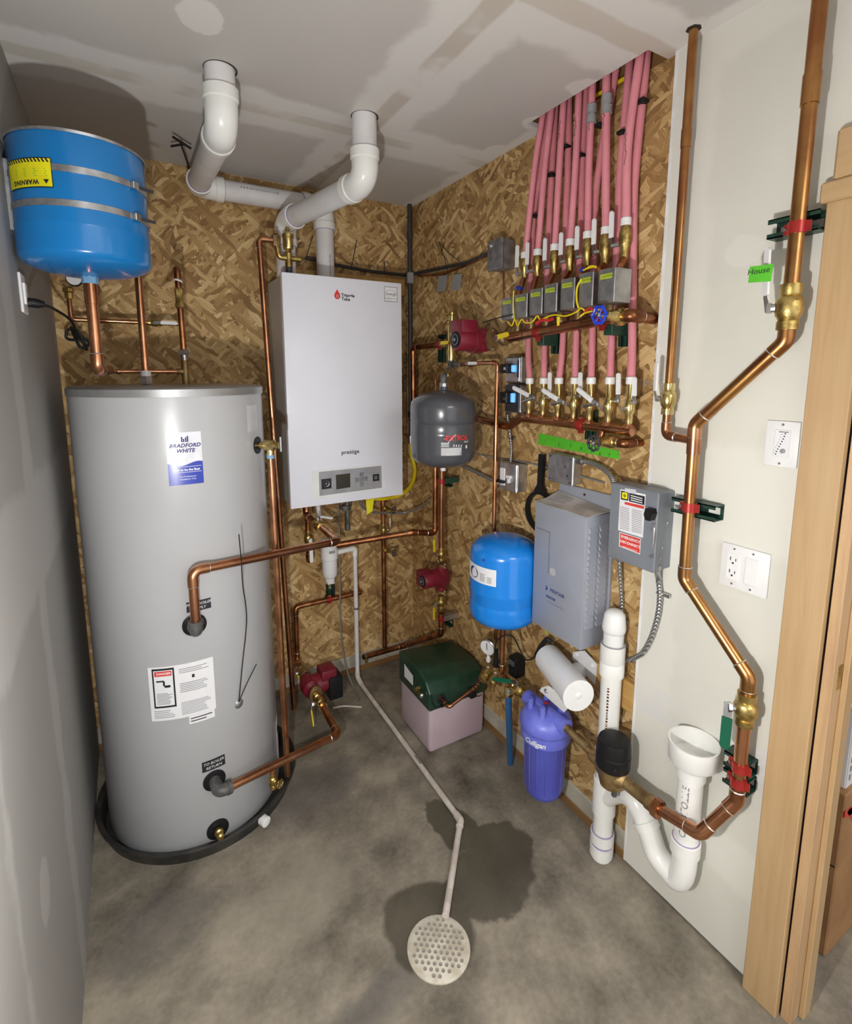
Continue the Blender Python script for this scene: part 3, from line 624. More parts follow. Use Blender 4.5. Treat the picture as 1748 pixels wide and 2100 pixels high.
def pump(name, label, c, ax, out, s=1.0, boxdir=None):
    """wet rotor circulator: volute along pipe axis ax, motor along out"""
    c = V(c); ax = ax.normalized(); out = out.normalized(); sd = ax.cross(out).normalized(); boxdir = (boxdir or sd).normalized()
    t = thing(name, label, 'pump', c)
    part('volute', MB().lathe([(0.030 * s, -0.075 * s), (0.030 * s, -0.05 * s), (0.045 * s, -0.035 * s), (0.048 * s, 0), (0.045 * s, 0.035 * s), (0.030 * s, 0.05 * s), (0.030 * s, 0.075 * s)], c, ax, 20).cyl(c, c + out * 0.045 * s, 0.052 * s, None, 20), 'pump_red', t)
    m = part('motor', MB().lathe([(0.052 * s, 0.035 * s), (0.052 * s, 0.042 * s), (0.043 * s, 0.048 * s), (0.043 * s, 0.115 * s), (0.040 * s, 0.12 * s), (0.0, 0.12 * s)], c, out, 24), 'pump_red', t)
    np_ = part('speed_dial', MB().lathe([(0.032 * s, 0.117 * s), (0.032 * s, 0.123 * s), (0.010 * s, 0.126 * s), (0.0, 0.126 * s)], c, out, 20), 'black_plastic', m, 'round black nameplate dial')
    part('dial_mark', MB().torus(c + out * 0.1245 * s, out, 0.020 * s, 0.001, 18, 4).cyl(c + out * 0.124 * s, c + out * 0.129 * s, 0.006 * s, None, 10), 'ink_grey', np_)
    bc = c + out * 0.082 * s + boxdir * 0.050 * s
    e3 = out.cross(boxdir).normalized()
    part('terminal_box', MB().box(bc, (0.075 * s, 0.05 * s, 0.085 * s), (out, boxdir, e3), 0.005 * s, 2), 'pump_red', t)
    for sg in (-1, 1):
        fl = MB(); fc_ = c + ax * (sg * 0.078 * s)
        poly = [(0.045 * s * math.cos(a) * (1.0 if abs(math.cos(a)) > .7 else 0.9), 0.030 * s * math.sin(a)) for a in [2 * math.pi * k / 16 for k in range(16)]]
        fl.prism(poly, fc_ - ax * 0.006 * s, sd, ax.cross(sd), 0.012 * s)
        f = part('flange', fl, 'bronze', t)
        for q in (-1, 1): part('bolt', MB().cyl(fc_ + sd * (q * 0.036 * s) - ax * 0.014 * s, fc_ + sd * (q * 0.036 * s) + ax * 0.014 * s, 0.006 * s, None, 6), 'steel', f)
    return t
def strut(name, label, c, d, L, nrm, w=0.041, h=0.022, slot=True):
    """slotted steel channel lying along d with its open side facing nrm"""
    c = V(c); d = d.normalized(); nrm = nrm.normalized(); s = d.cross(nrm).normalized(); ax = (d, s, nrm); t = thing(name, label, 'strut', c)
    mb = MB()
    for q in (-1, 1):
        mb.box(c + s * (q * (w / 2 - 0.0013)) + nrm * (h / 2), (L, 0.0026, h), ax); mb.box(c + s * (q * (w / 2 - 0.005)) + nrm * (h - 0.0013), (L, 0.010, 0.0026), ax)
    for q in (-1, 1): mb.box(c + s * (q * w * 0.36) + nrm * 0.0013, (L, w * 0.28, 0.0026), ax)
    mb.box(c + nrm * 0.0013, (L * 0.34, w * 0.5, 0.0026), ax)
    for q in (-1, 1): mb.box(c + d * (q * L * 0.465) + nrm * 0.0013, (L * 0.07, w * 0.5, 0.0026), ax)
    part('channel', mb, 'strut_green', t); return t
def clamp(parent, c, ax, r, ear, nrm):
    c = V(c); ax = ax.normalized(); ear = ear.normalized()
    mb = MB().lathe([(r * 1.02, -0.012), (r * 1.18, -0.012), (r * 1.18, 0.012), (r * 1.02, 0.012)], c, ax, 20)
    e3 = ax.cross(ear)
    for q in (-1, 1): mb.box(c + ear * (q * r * 1.45), (r * 0.6, 0.022, 0.004), (ear, ax, e3))
    k = part('pipe_clamp', mb, 'clamp_red', parent, 'red pipe clamp')
    part('clamp_bolt', MB().cyl(c + ear * r * 1.5 - e3 * 0.006, c + ear * r * 1.5 + e3 * 0.006, 0.004, None, 6), 'steel', k); return k
mX, mY, mZ = -X, -Y, -Z
# ------------------------------------------------------------------ PVC vents of the boiler
VR = 0.0405
def pvc_run(name, label, pts, r, fil, mat='pvc_dull', emat='pvc', lips=()):
    pts = [V(p) for p in pts]; t = thing(name, label, 'pipe', pts[0])
    part('pipe', MB().tube(pts, r, 28, fil), mat, t)
    for i in range(1, len(pts) - 1):
        a, b, c = pts[i - 1], pts[i], pts[i + 1]; d1 = (a - b).normalized(); d2 = (c - b).normalized()
        tt = fil / math.tan(d1.angle(d2) / 2); L1 = min(tt + r * 1.0, (a - b).length * 0.75); L2 = min(tt + r * 1.0, (c - b).length * 0.75)
        e = part('elbow', MB().tube([b + d1 * L1, b, b + d2 * L2], r * 1.10, 28, fil), emat, t, 'white PVC elbow')
        for d, L in ((d1, L1), (d2, L2)): part('socket', MB().lathe([(r * 1.02, 0.0), (r * 1.19, -0.001), (r * 1.19, -0.030), (r * 1.10, -0.034), (r * 1.02, -0.034)], b + d * L, d, 28, False), emat, e)
        for dq, Lq in ((d1, L1), (d2, L2)): part('primer_ring', MB().torus(b + dq * (Lq + 0.0005), dq, r * 1.03, 0.0016, 28, 5), 'purple_primer', e)
    return t
hA = FL(450, 140, H); hB = FL(747, 238, H)
VY1 = 0.072; VY2 = 0.165
a0_ = BK(668, 552, VY1); a1_ = BK(662, 424, VY1); a2_ = BK(404, 372, VY1); a2_.z = a1_.z; a3_ = V((hA.x, hA.y + 0.005, BK(446, 262, -hA.y).z))
v1 = pvc_run('vent_pipe', 'white PVC vent pipe zigzagging from the boiler top far along the chipboard to the ceiling', [(a0_.x, -VY1, BZ1 - 0.02), (a0_.x, -VY1, a1_.z), a2_, a3_, (hA.x, hA.y, H + 0.05)], VR, 0.060)
b0_ = BK(588, 560, VY2); b1z = BK(596, 456, VY2).z
b2 = V((hB.x, hB.y, BK(742, 372, -hB.y).z))
v2 = pvc_run('vent_pipe', 'white PVC vent pipe with two elbows rising from the boiler left top to the ceiling', [(b0_.x, -VY2, BZ1 - 0.02), (b0_.x, -VY2, b1z), b2, (hB.x, hB.y, H + 0.05)], VR, 0.060)
for o_, h_ in ((v1, hA), (v2, hB)):
    part('ceiling_gap', MB().lathe([(VR * 1.0, 0), (VR * 1.12, 0.0), (VR * 1.12, 0.001), (VR * 1.0, 0.001)], V((h_.x + 0.003, h_.y + 0.003, H - 0.0014)), Z, 24, False), 'dark_hole', o_)
def vprint(parent, p, d, up, L, n, mat='ink_grey', w=0.007):
    mb = MB(); d = V(d).normalized(); up = V(up).normalized()
    rnd = random.Random(int(L * 1e5)); x = 0
    while x < L:
        l = rnd.uniform(0.004, 0.010); mb.quad([V(p) + d * x - up * w / 2, V(p) + d * (x + l * .7) - up * w / 2, V(p) + d * (x + l * .7) + up * w / 2, V(p) + d * x + up * w / 2], d.cross(up), 0.0004); x += l + 0.002
    return part('printed_line', mb, mat, parent)
pz = a1_.z + 0.012
vprint(v1, V((a2_.x + 0.16, -VY1 - math.sqrt(VR ** 2 - 0.012 ** 2) - 0.0006, pz)), X, Z, 0.15, 0)
vprint(v1, V((a0_.x + 0.008, -VY1 - VR - 0.0002, BZ1 + 0.13)), mZ, X, 0.09, 0)
# black antenna-like hanger wires near the left vent
hw = thing('ceiling_wire', 'short black wires poking from the wall below the ceiling left of the vent pipe', 'wire', BK(387, 345, 0.02))
part('wire', MB().tube(catmull([BK(394, 372, 0.05), BK(386, 340, 0.07), FL(379, 318, 2.405), FL(368, 288, 2.408)]), 0.0035, 6), 'black_rubber', hw)
part('wire_end', MB().tube([FL(355, 281, 2.408), FL(391, 304, 2.408)], 0.0045, 6), 'black_rubber', hw)
part('wire_end', MB().tube([FL(351, 300, 2.406), FL(374, 296, 2.406)], 0.004, 6), 'black_rubber', hw)
# relief and air vent cluster on the boiler top
cl = thing('relief_valve', 'brass pressure relief valve with pipe tee on the boiler top beside its air vent', 'valve', BK(590, 540, 0.25))
e0 = BK(593, 555, 0.25); e1_ = V((e0.x, e0.y, BZ1))
part('riser', MB().cyl(e1_ - Z * 0.01, e1_ + Z * 0.03, 0.014, None, 14), 'iron_black', cl)
part('tee', MB().cyl(e1_ + Z * 0.03, e1_ + Z * 0.085, 0.015, None, 14).cyl(e1_ + Z * 0.065, e1_ + Z * 0.065 + X * 0.05, 0.011, None, 12), 'brass', cl)
q = BK(566, 520, 0.25); q2 = BK(566, 495, 0.25)
part('elbow', MB().tube([e1_ + Z * 0.065, V((q.x + 0.012, q.y, e1_.z + 0.065)), V((q2.x, q2.y, q2.z))], 0.011, 12, 0.014), 'brass', cl)
part('valve_head', MB().lathe([(0.016, -0.02), (0.018, 0.0), (0.018, 0.02), (0.009, 0.03), (0.009, 0.04)], q2, Z, 8), 'bronze', cl)
av = thing('air_vent', 'small brass automatic air vent standing on the boiler top', 'air vent', e1_ + Z * 0.08)
av0 = BK(592, 515, 0.24); avb = e1_ + Z * 0.085
part('neck', MB().lathe([(0.009, 0), (0.013, 0.004), (0.013, 0.012), (0.009, 0.016)], avb, Z, 6), 'brass', av)
part('float_body', MB().lathe([(0.019, 0.014), (0.021, 0.018), (0.021, 0.058), (0.024, 0.060), (0.024, 0.072), (0.016, 0.080)], avb, Z, 20), 'brass_bright', av)
part('cap', MB().lathe([(0.010, 0.078), (0.008, 0.098), (0.004, 0.10)], avb, Z, 8), 'brass', av)
# discharge pipe A from the relief valve, down beside the boiler
tA = BK(531, 489, 0.25); bA = BK(604, 1478, 0.25)
run('discharge_pipe', 'long thin copper discharge pipe from the boiler relief valve down to the pan', [V((q2.x, q2.y, tA.z)), V((tA.x, -0.25, tA.z)), V((bA.x, -0.25, 0.075))], 0.0112, 'copper', 0.018)
# T and P valve of the heater and pipe B
pT, nT, _ = TK(528, 913)
tpv = thing('temperature_relief_valve', 'brass temperature relief valve with lever on the side of the grey water heater', 'valve', pT)
part('port_cover', MB().lathe([(0.030, -0.003), (0.030, 0.003), (0.0, 0.003)], pT, nT, 24), 'black_plastic', tpv)
pT2 = pT + nT * 0.045
part('body', MB().lathe([(0.012, 0), (0.012, 0.02), (0.018, 0.024), (0.020, 0.035), (0.020, 0.06), (0.012, 0.066), (0.012, 0.075)], pT, nT, 12).cyl(pT2, pT2 - Z * 0.035, 0.013, None, 12), 'brass_bright', tpv)
part('test_lever', MB().box(pT + nT * 0.082 + Z * 0.004, (0.006, 0.012, 0.052), None, 0.001), 'galvanised', tpv)
part('thread_tape', MB().lathe([(0.0135, -0.045), (0.0135, -0.033)], pT2, Z, 12), 'tape_blue', tpv)
run('discharge_pipe', 'long copper discharge pipe from the brass relief valve of the grey water heater', [pT2 - Z * 0.036, V((BK(588, 1540, -pT2.y).x, pT2.y, 0.085))], 0.0112, 'copper')
# ------------------------------------------------------------------ boiler supply to the heater
rB = 0.0143
y1 = -0.60
sB0 = V((-0.655, -0.19, BZ0 + 0.02)); zB = BK(692, 1110, -y1).z; sB1 = V((-0.655, -0.19, zB + 0.005)); sB2 = V((BK(692, 1110, -y1).x, y1, zB))
eU = pU + nU * 0.055
upz = BK(410, 1168, -eU.y).z
sB3 = V((eU.x, eU.y, upz))
run('boiler_supply_pipe', 'copper pipe from under the boiler, dropping into the upper port of the heater', [sB0, sB1, sB2, sB3, V((eU.x, eU.y, eU.z + 0.02))], rB, 'copper', 0.026)
iu = thing('pipe_elbow', 'black iron elbow screwed in the upper port of the grey water heater', 'elbow', pU)
part('iron_elbow', MB().tube([pU, eU, eU + Z * 0.034], 0.0195, 16, 0.022), 'iron_grey', iu)
part('collar', MB().lathe([(0.0225, 0.024), (0.0225, 0.038)], eU, Z, 16).lathe([(0.0225, 0.004), (0.0225, 0.018)], pU, nU, 16), 'iron_grey', iu)
vB = sB1.lerp(sB2, 0.42)
ball_valve('ball_valve', 'old brass ball valve with white lever under the boiler on its supply pipe', vB, mY, rB, 0.042, Z, X * 0.5 + mY * 0.8, 0.075, 0.016, 'white_plastic', 'brass')
# boiler return stub with valve, hanging straight down beside it
rx = BK(636, 1090, 0.16)
rs = BK(632, 1090, 0.10)
run('boiler_return_pipe', 'copper pipe dropping from the boiler bottom through a valve and bending back to the wall', [V((rs.x, -0.10, BZ0 + 0.02)), V((rs.x, -0.10, BK(640, 1150, 0.10).z)), V((rs.x + 0.045, -0.004, BK(640, 1150, 0.10).z))], 0.0135, 'copper_old', 0.02)
ball_valve('ball_valve', 'brass ball valve with white lever hanging straight down below the boiler', V((rs.x, -0.10, BK(632, 1104, 0.10).z)), Z, 0.0135, 0.040, mY, mZ, 0.105, 0.017, 'white_plastic', 'brass')
# lower port: return pump line
zP = 0.19
iL = pL + nL * 0.060
RY = 0.050; rP0 = V((-0.685, -RY, BK(606, 1245, RY).z)); cP = BK(740, 1212, RY)
run('boiler_return_pipe', 'copper pipe along the chipboard below the white filter, turning down to the floor pump', [V((cP.x, -RY, rP0.z)), rP0, V((-0.686, -RY, zP)), V((-0.692, -0.17, zP))], 0.0125, 'copper_old', 0.022)
run('boiler_return_pipe', 'stub of copper pipe reaching out from the chipboard at head of the low pipe', [V((cP.x - 0.002, -RY, rP0.z)), V((cP.x, -0.002, rP0.z))], 0.0125, 'copper_old')
pump('circulator_pump', 'dark red circulator pump lying low beside the grey water heater', V((-0.694, -0.29, zP)), mY, X, 0.95, Z)
part('control_box', MB().bx((-0.62, -0.34, zP - 0.075), (-0.555, -0.25, zP + 0.035), 0.006, 2), 'black_plastic', bpy.data.objects['circulator_pump'], 'black control box')
pL2 = V((-0.70, -0.66, zP))
kL = iL + (V((pL2.x, pL2.y, zP)) - iL).normalized() * 0.03
run('boiler_return_pipe', 'copper pipe bending from the low pump to the lower heater port', [V((-0.694, -0.37, zP)), pL2, V((kL.x, kL.y, kL.z))], rB, 'copper', 0.026)
ball_valve('ball_valve', 'brass ball valve with yellow lever at the outlet of the low pump', V((-0.695, -0.425, zP)), mY, 0.0155, 0.042, mX, mZ * 0.9 + mY * 0.35, 0.085, 0.013, 'yellow', 'brass_bright')
ball_valve('ball_valve', 'brass ball valve with yellow lever between the low pump and wall', V((-0.691, -0.165, zP)), mY, 0.0145, 0.040, mX, mY * 0.9 + Z * 0.3, 0.07, 0.012, 'yellow', 'bronze')
il = thing('pipe_elbow', 'black iron elbow screwed in the lower port of the grey water heater', 'elbow', pL)
dd = (pL2 - iL).normalized()
part('iron_elbow', MB().tube([pL, iL, iL + dd * 0.036], 0.0195, 16, 0.024), 'iron_grey', il)
part('collar', MB().lathe([(0.0225, 0.026), (0.0225, 0.040)], iL, dd, 16), 'iron_grey', il)
td = kL.lerp(pL2, 0.36)
wheel_valve('drain_cock', 'small brass drain cock with round wheel under the low return pipe', td - Z * 0.055, Z, 0.010, 0.030, (mY * 0.8 + X * 0.5), 0.035, 0.014, 'brass')
part('drain_tee', MB().cyl(td, td - Z * 0.03, 0.0125, None, 12), 'copper', bpy.data.objects['drain_cock'])
# ------------------------------------------------------------------ back wall: supply toward the corner
yk = 0.10
zk = BK(780, 1099, yk).z
kR = V((-0.115, -0.26, RT(893, 1093, 0.115).z))
kR = RT(893, 1093, 0.105)
run('zone_supply_pipe', 'copper pipe running level under the boiler to the corner then up behind the grey tank', [BK(690, 1118, 0.30), V((BK(845, 1092, kR.y * -1).x, kR.y, BK(845, 1092, -kR.y).z)), V((kR.x, kR.y, kR.z)), V((kR.x, kR.y, 1.362))], 0.0135, 'copper_old', 0.022)
xs = BK(787, 1150, yk).x
run('boiler_drop_pipe', 'vertical copper pipe from the boiler down to the low pipe near the floor', [V((xs, -yk, BZ0 + 0.01)), V((xs, -yk, BK(797, 1325, yk).z))], 0.0125, 'copper_old')
zl = BK(797, 1328, 0.10).z
LW = [RT(905, 1290, 0.10)]
pv = RT(905, 1240, 0.105)
run('zone_return_pipe', 'copper pipe low on the wall behind the green lidded tank rising to the corner pump', [BK(752, 1346, 0.10), V((pv.x, -0.10, BK(870, 1312, 0.10).z)), V((pv.x, pv.y, RT(905, 1300, 0.105).z)), V((pv.x, pv.y, RT(905, 1258, 0.105).z))], 0.0135, 'copper_old', 0.022)
pc = RT(903, 1182, 0.105)
run('zone_return_pipe', 'vertical copper pipe below the dark grey tank feeding the corner pump', [V((pv.x, pv.y, RT(905, 1140, 0.105).z)), V((pv.x, pv.y, 1.452))], 0.0135, 'copper')
pump('circulator_pump', 'dark red circulator pump hung upright on the pipe in the wall corner', V((pv.x, pv.y, pc.z)), Z, mX, 0.85, Y)
ball_valve('ball_valve', 'small brass ball valve with yellow lever above the corner pump', V((pv.x, pv.y, RT(903, 1134, 0.105).z)), Z, 0.013, 0.032, mX * 0.8 + mY * 0.1, Z, 0.075, 0.010, 'yellow', 'brass', rise=0.012)
ball_valve('ball_valve', 'small brass ball valve with yellow lever below the corner pump', V((pv.x, pv.y, RT(905, 1234, 0.105).z)), Z, 0.013, 0.032, mX * 0.8 + mY * 0.1, mZ, 0.075, 0.010, 'yellow', 'brass', rise=0.012)
cs_ = strut('wall_strut', 'short green strut with red clamp under the dark grey tank', RT(918, 986, 0.0), Y, 0.10, mX); cs_p = V((pv.x, pv.y, RT(905, 986, 0.105).z)); clamp(cs_, cs_p, Z, 0.0135, Y, X)
part('spacer', MB().bx((pv.x, cs_p.y - 0.015, cs_p.z - 0.012), (-0.02, cs_p.y + 0.015, cs_p.z + 0.012)), 'strut_green', cs_)
cs2 = strut('wall_strut', 'short green strut with red clamp below the corner pump', RT(920, 1270, 0.0), Y, 0.09, mX); cp2 = V((pv.x, pv.y, RT(905, 1268, 0.105).z)); clamp(cs2, cp2, Z, 0.0135, Y, X)
part('spacer', MB().bx((pv.x, cp2.y - 0.015, cp2.z - 0.012), (-0.02, cp2.y + 0.015, cp2.z + 0.012)), 'galvanised', cs2)
for u, v, lab in ((806, 1052, 'wheel valve with black handle just under the boiler right corner'), (808, 1138, 'wheel valve with black handle on vertical pipe halfway below the boiler')):
    zz_ = BK(u - 12, v - 10, yk + 0.02).z
    wheel_valve('boiler_drain_valve', 'small brass ' + lab, V((xs + 0.005, -yk - 0.018, zz_)), (mY + X * 0.35), 0.009, 0.016, (mY + X * 0.35), 0.060, 0.015, 'iron_black')
ball_valve('ball_valve', 'brass ball valve with white lever in the vertical pipe under the boiler', V((xs, -yk, BK(784, 1088, yk).z)), Z, 0.0125, 0.036, X * 0.9 + mY * 0.2, Z, 0.06, 0.010, 'white_plastic', 'brass_bright')
sc_ = strut('wall_strut', 'short upright green strut with red clamp on the chipboard below the white filter', BK(676, 1213, 0.0), Z, 0.085, mY); clamp(sc_, V((BK(676, 1228, RY).x, -RY, rP0.z)), X, 0.0125, Z, mY)
part('spacer', MB().bx((BK(676, 1228, RY).x - 0.014, -0.040, rP0.z - 0.014), (BK(676, 1228, RY).x + 0.014, -0.02, rP0.z + 0.014)), 'strut_green', sc_)
hb = thing('hose_bib', 'little brass hose bib with black knob near the floor behind the condensate pipe', 'valve', BK(752, 1346, 0.10))
h0 = BK(752, 1346, 0.10)
part('body', MB().cyl(h0 + X * 0.004, h0 + mX * 0.012, 0.009, None, 10).cyl(h0 + mX * 0.002, h0 + mX * 0.002 - Z * 0.035, 0.008, None, 10), 'brass', hb); part('knob', MB().lathe([(0.013, 0), (0.013, 0.009), (0.008, 0.012)], h0 + mX * 0.012, mX, 10), 'black_plastic', hb)
# condensate filter (white neutraliser) and pipe
cf = BK(676, 1150, 0.11)
nf = thing('condensate_filter', 'white plastic condensate filter canister on the chipboard below the boiler', 'filter', V((cf.x, -0.11, BK(676, 1190, 0.11).z)))
zt = BK(676, 1118, 0.11).z; zb = BK(676, 1192, 0.11).z; hh = zt - zb
part('canister', MB().lathe([(0.022, 0), (0.024, 0.006), (0.024, 0.018), (0.032, 0.026), (0.036, 0.045), (0.037, hh * 0.62), (0.041, hh * 0.64), (0.042, hh * 0.80), (0.040, hh)], V((cf.x, -0.11, zb)), Z, 28), 'white_plastic', nf)
part('head', MB().lathe([(0.043, hh), (0.043, hh + 0.022), (0.030, hh + 0.028)], V((cf.x, -0.11, zb)), Z, 28), 'white_plastic', nf)
part('foot', MB().box(V((cf.x, -0.11, zb - 0.004)), (0.034, 0.034, 0.014), None, 0.002), 'white_plastic', nf)
part('bracket', MB().box(V((cf.x, -0.045, zb + hh * 0.9)), (0.03, 0.09, 0.05), None, 0.002), 'white_plastic', nf)
lg = part('maker_badge', MB().cylpatch((cf.x, -0.11), 0.0425, -math.pi / 2 - 0.35, -math.pi / 2 + 0.35, zb + hh * 0.84, zb + hh * 0.91, 0.0004), 'ink_grey', nf)
CYY = 0.095; xp = BK(728, 1130, CYY).x
zc_ = BK(727, 1128, CYY).z
cond = thing('condensate_pipe', 'thin white PVC condensate pipe running down the wall and over the floor to the drain', 'pipe', (xp, -CYY, 0))
fD1 = FL(945, 1682, 0.014); fD0 = FL(733, 1392, 0.014); fD2 = FL(914, 1882, 0.012)
cr_ = 0.0107
part('pipe', MB().tube([(xp, -CYY, zc_), (xp, -CYY, 0.03), (fD0.x, -0.145, 0.0125), (fD1.x, fD1.y, 0.0125), (fD2.x, fD2.y, 0.0185)], cr_, 14, 0.012), 'pvc_old', cond)
part('upper_sleeve', MB().cyl((xp, -CYY, 0.06), (xp, -CYY, zc_), cr_ * 1.02, None, 14), 'pvc_dull', cond)
part('elbow', MB().tube([(xp, -CYY, zc_ - 0.03), (xp, -CYY, zc_ + 0.01), (cf.x + 0.036, -0.108, zc_ + 0.01)], cr_ * 1.25, 14, 0.012), 'pvc', cond)
dA = (V((fD0.x, -0.115, 0.014)) - V((fD1.x, fD1.y, 0.014))).normalized(); dB = (V((fD2.x, fD2.y, 0.014)) - V((fD1.x, fD1.y, 0.014))).normalized()
part('elbow', MB().tube([V((fD1.x, fD1.y, 0.0135)) + dA * 0.028, V((fD1.x, fD1.y, 0.0135)), V((fD1.x, fD1.y, 0.0135)) + dB * 0.028], cr_ * 1.25, 14, 0.012), 'pvc_old', cond)
part('elbow', MB().tube([(xp, -CYY, 0.055), (xp, -CYY, 0.03), (fD0.x, -0.142, 0.0135)], cr_ * 1.22, 14, 0.014), 'pvc_old', cond)
vprint(cond, V((fD1.x, fD1.y, 0.0125 + cr_ + 0.0002)) + dA * 0.30, dA, V((1, 0, 0)), 0.05, 0, 'ink', 0.006)
vprint(cond, V((fD1.x, fD1.y, 0.0125 + cr_ + 0.0002)) + dB * 0.05, dB, dB.cross(Z), 0.16, 0, 'ink_grey', 0.004)
mb = MB()
for u, v in ((722, 1262), (726, 1030)):
    pass
part('pipe_strap', MB().lathe([(cr_ * 1.03, -0.005), (cr_ * 1.15, -0.005), (cr_ * 1.15, 0.005), (cr_ * 1.03, 0.005)], (xp, -CYY, BK(727, 1248, CYY).z), Z, 14), 'dull_steel', cond)
# thin grey tube beside the condensate pipe
tp_ = [BK(694, 1030, 0.085), BK(696, 1100, 0.082), BK(697, 1200, 0.080), BK(699, 1290, 0.075), BK(706, 1350, 0.07), FL(722, 1402, 0.012), FL(742, 1437, 0.0065)]
single('drain_tube', MB().tube(catmull(tp_), 0.0042, 8), 'cord_grey', 'thin grey plastic tube hanging from the boiler to the floor beside the condensate pipe', 'tube')
single('floor_tube', MB().tube(catmull([FL(684, 1452, 0.03), FL(705, 1448, 0.006), FL(742, 1450, 0.006)]), 0.004, 8), 'pvc_old', 'short clear tube lying on the floor by the low pump', 'tube')
ct = thing('condensate_trap', 'short dark grey plastic drain stub under the boiler', 'pipe', BK(713, 1040, 0.13))
part('stub', MB().tube([BK(712, 1020, 0.13), BK(713, 1086, 0.13)], 0.0125, 14), 'iron_grey', ct); part('collar', MB().cyl(BK(713, 1074, 0.13), BK(713, 1087, 0.13), 0.0145, None, 14).cyl(BK(709, 1036, 0.13), BK(709, 1045, 0.13), 0.024, None, 14), 'iron_grey', ct)
single('boiler_stub', MB().tube(catmull([BK(652, 1032, 0.18), BK(654, 1052, 0.18), BK(657, 1072, 0.17)]), 0.0105, 12), 'pvc_dull', 'short pale plastic pipe stub under the boiler left side', 'pipe')
# drain grate in the floor
dc = FL(900, 1945, 0.0); DRR = 0.089
dr = thing('floor_drain', 'round off-white plastic floor drain cover dotted with dimples on the wet concrete', 'drain', dc)
part('cover', MB().lathe([(DRR, 0.0), (DRR, 0.004), (DRR - 0.004, 0.006), (0.0, 0.0066)], dc, Z, 40, False), 'dirty_white', dr)
ring_m = None; stp = 0.0165
ex_ = V((math.cos(0.62), -math.sin(0.62), 0)); ey_ = V((math.sin(0.62), math.cos(0.62), 0)); rw = 0
for j in range(-5, 6):
    for i in range(-6, 7):
        p = ex_ * ((i + (0.5 if j % 2 else 0)) * stp) + ey_ * (j * stp * 0.88)
        if p.length > DRR - 0.014: continue
        pos = dc + p + Z * 0.0066
        if ring_m is None:
            o = part('dimple', MB().lathe([(0.0055, -0.001), (0.0052, 0.0004), (0.0046, 0.0004), (0.004, 0.0001), (0.0, 0.0001)], dc, Z, 10, False), 'recess', dr); ring_m = o.data; o.location = pos - dc
        else:
            o = bpy.data.objects.new('dimple', ring_m); col.objects.link(o); o.parent = dr; o.location = pos - dc
# ------------------------------------------------------------------ blue expansion tank high on the left wall
UC = V((-1.387, -0.79, 0)); UR = 0.147
uzb = BK(176, 572, -UC.y).z; uzk = BK(155, 500, -UC.y + UR).z - 0.01; uzt = BK(130, 262, -UC.y + UR).z
ut = thing('expansion_tank', 'large blue expansion tank strapped high on the left wall over the grey water heater', 'tank', (UC.x, UC.y, uzb))
dh = uzk - uzb
prof = [(0.016, uzb - 0.004), (0.018, uzb + 0.006)] + [(0.018 + (UR - 0.018) * math.sin(a), uzb + 0.006 + (dh - 0.006) * (1 - math.cos(a))) for a in [math.pi / 2 * k / 10 for k in range(1, 11)]]
prof += [(UR, uzk + 0.05), (UR + 0.001, uzk + 0.055), (UR + 0.001, uzk + 0.060), (UR, uzk + 0.066), (UR, uzt - 0.006), (UR - 0.003, uzt)]
prof += [(UR - 0.006 - (UR - 0.03) * (1 - math.cos(a)), uzt + 0.008 * math.sin(a)) for a in [math.pi / 2 * k / 6 for k in range(1, 7)]]
part('shell', MB().lathe(prof, V((UC.x, UC.y, 0)), Z, 56), 'blue_paint', ut)
part('rim_band', MB().lathe([(UR + 0.001, uzt - 0.007), (UR + 0.002, uzt - 0.001), (UR - 0.004, uzt + 0.002)], V((UC.x, UC.y, 0)), Z, 56, False), 'galvanised', ut)
part('outlet_neck', MB().lathe([(0.017, -0.012), (0.019, -0.010), (0.019, 0.010)], V((UC.x, UC.y, uzb)), Z, 8), 'tape_blue', ut)
for vv in (347, 417):
    zs = BK(150, vv, -UC.y + UR).z
    st_ = part('strap', MB().lathe([(UR + 0.0003, zs - 0.0075), (UR + 0.0016, zs - 0.0075), (UR + 0.0016, zs + 0.0075), (UR + 0.0003, zs + 0.0075)], V((UC.x, UC.y, 0)), Z, 56, False), 'galvanised', ut, 'metal strap')
    a = math.radians(-40); d = V((math.cos(a), math.sin(a), 0)); tn = V((-d.y, d.x, 0)); c_ = V((UC.x, UC.y, zs)) + d * (UR + 0.006)
    part('buckle', MB().box(c_, (0.020, 0.010, 0.018), (tn, d, Z), 0.002), 'steel', st_)
    part('tail', MB().tube([c_ + tn * 0.006, c_ + tn * 0.03 + d * 0.004, c_ + tn * 0.05 + d * 0.012], 0.004, 6), 'iron_black', st_)
def uang(u, v):
    d = ray(u, v); ox, oy = CAM.x - UC.x, CAM.y - UC.y; a = d.x ** 2 + d.y ** 2; b_ = 2 * (ox * d.x + oy * d.y); c = ox * ox + oy * oy - UR * UR
    p = CAM + d * ((-b_ - math.sqrt(max(0, b_ * b_ - 4 * a * c))) / (2 * a)); return p, math.atan2(p.y - UC.y, p.x - UC.x)
wl0, wl1 = uang(22, 355)[1], uang(106, 355)[1]
zw1 = uang(64, 325)[0].z; zw0 = uang(64, 383)[0].z
wlab = part('warning_label', MB().cylpatch(UC, UR + 0.0018, wl0, wl1, zw0, zw1, 0.0005), 'warn_yellow', ut, 'yellow warning label upside down')
part('black_edge', MB().cylpatch(UC, UR + 0.0012, wl0 - 0.012, wl1 + 0.012, zw0 - 0.002, zw1 + 0.002, 0.0004), 'ink', wlab)
sb = MB()
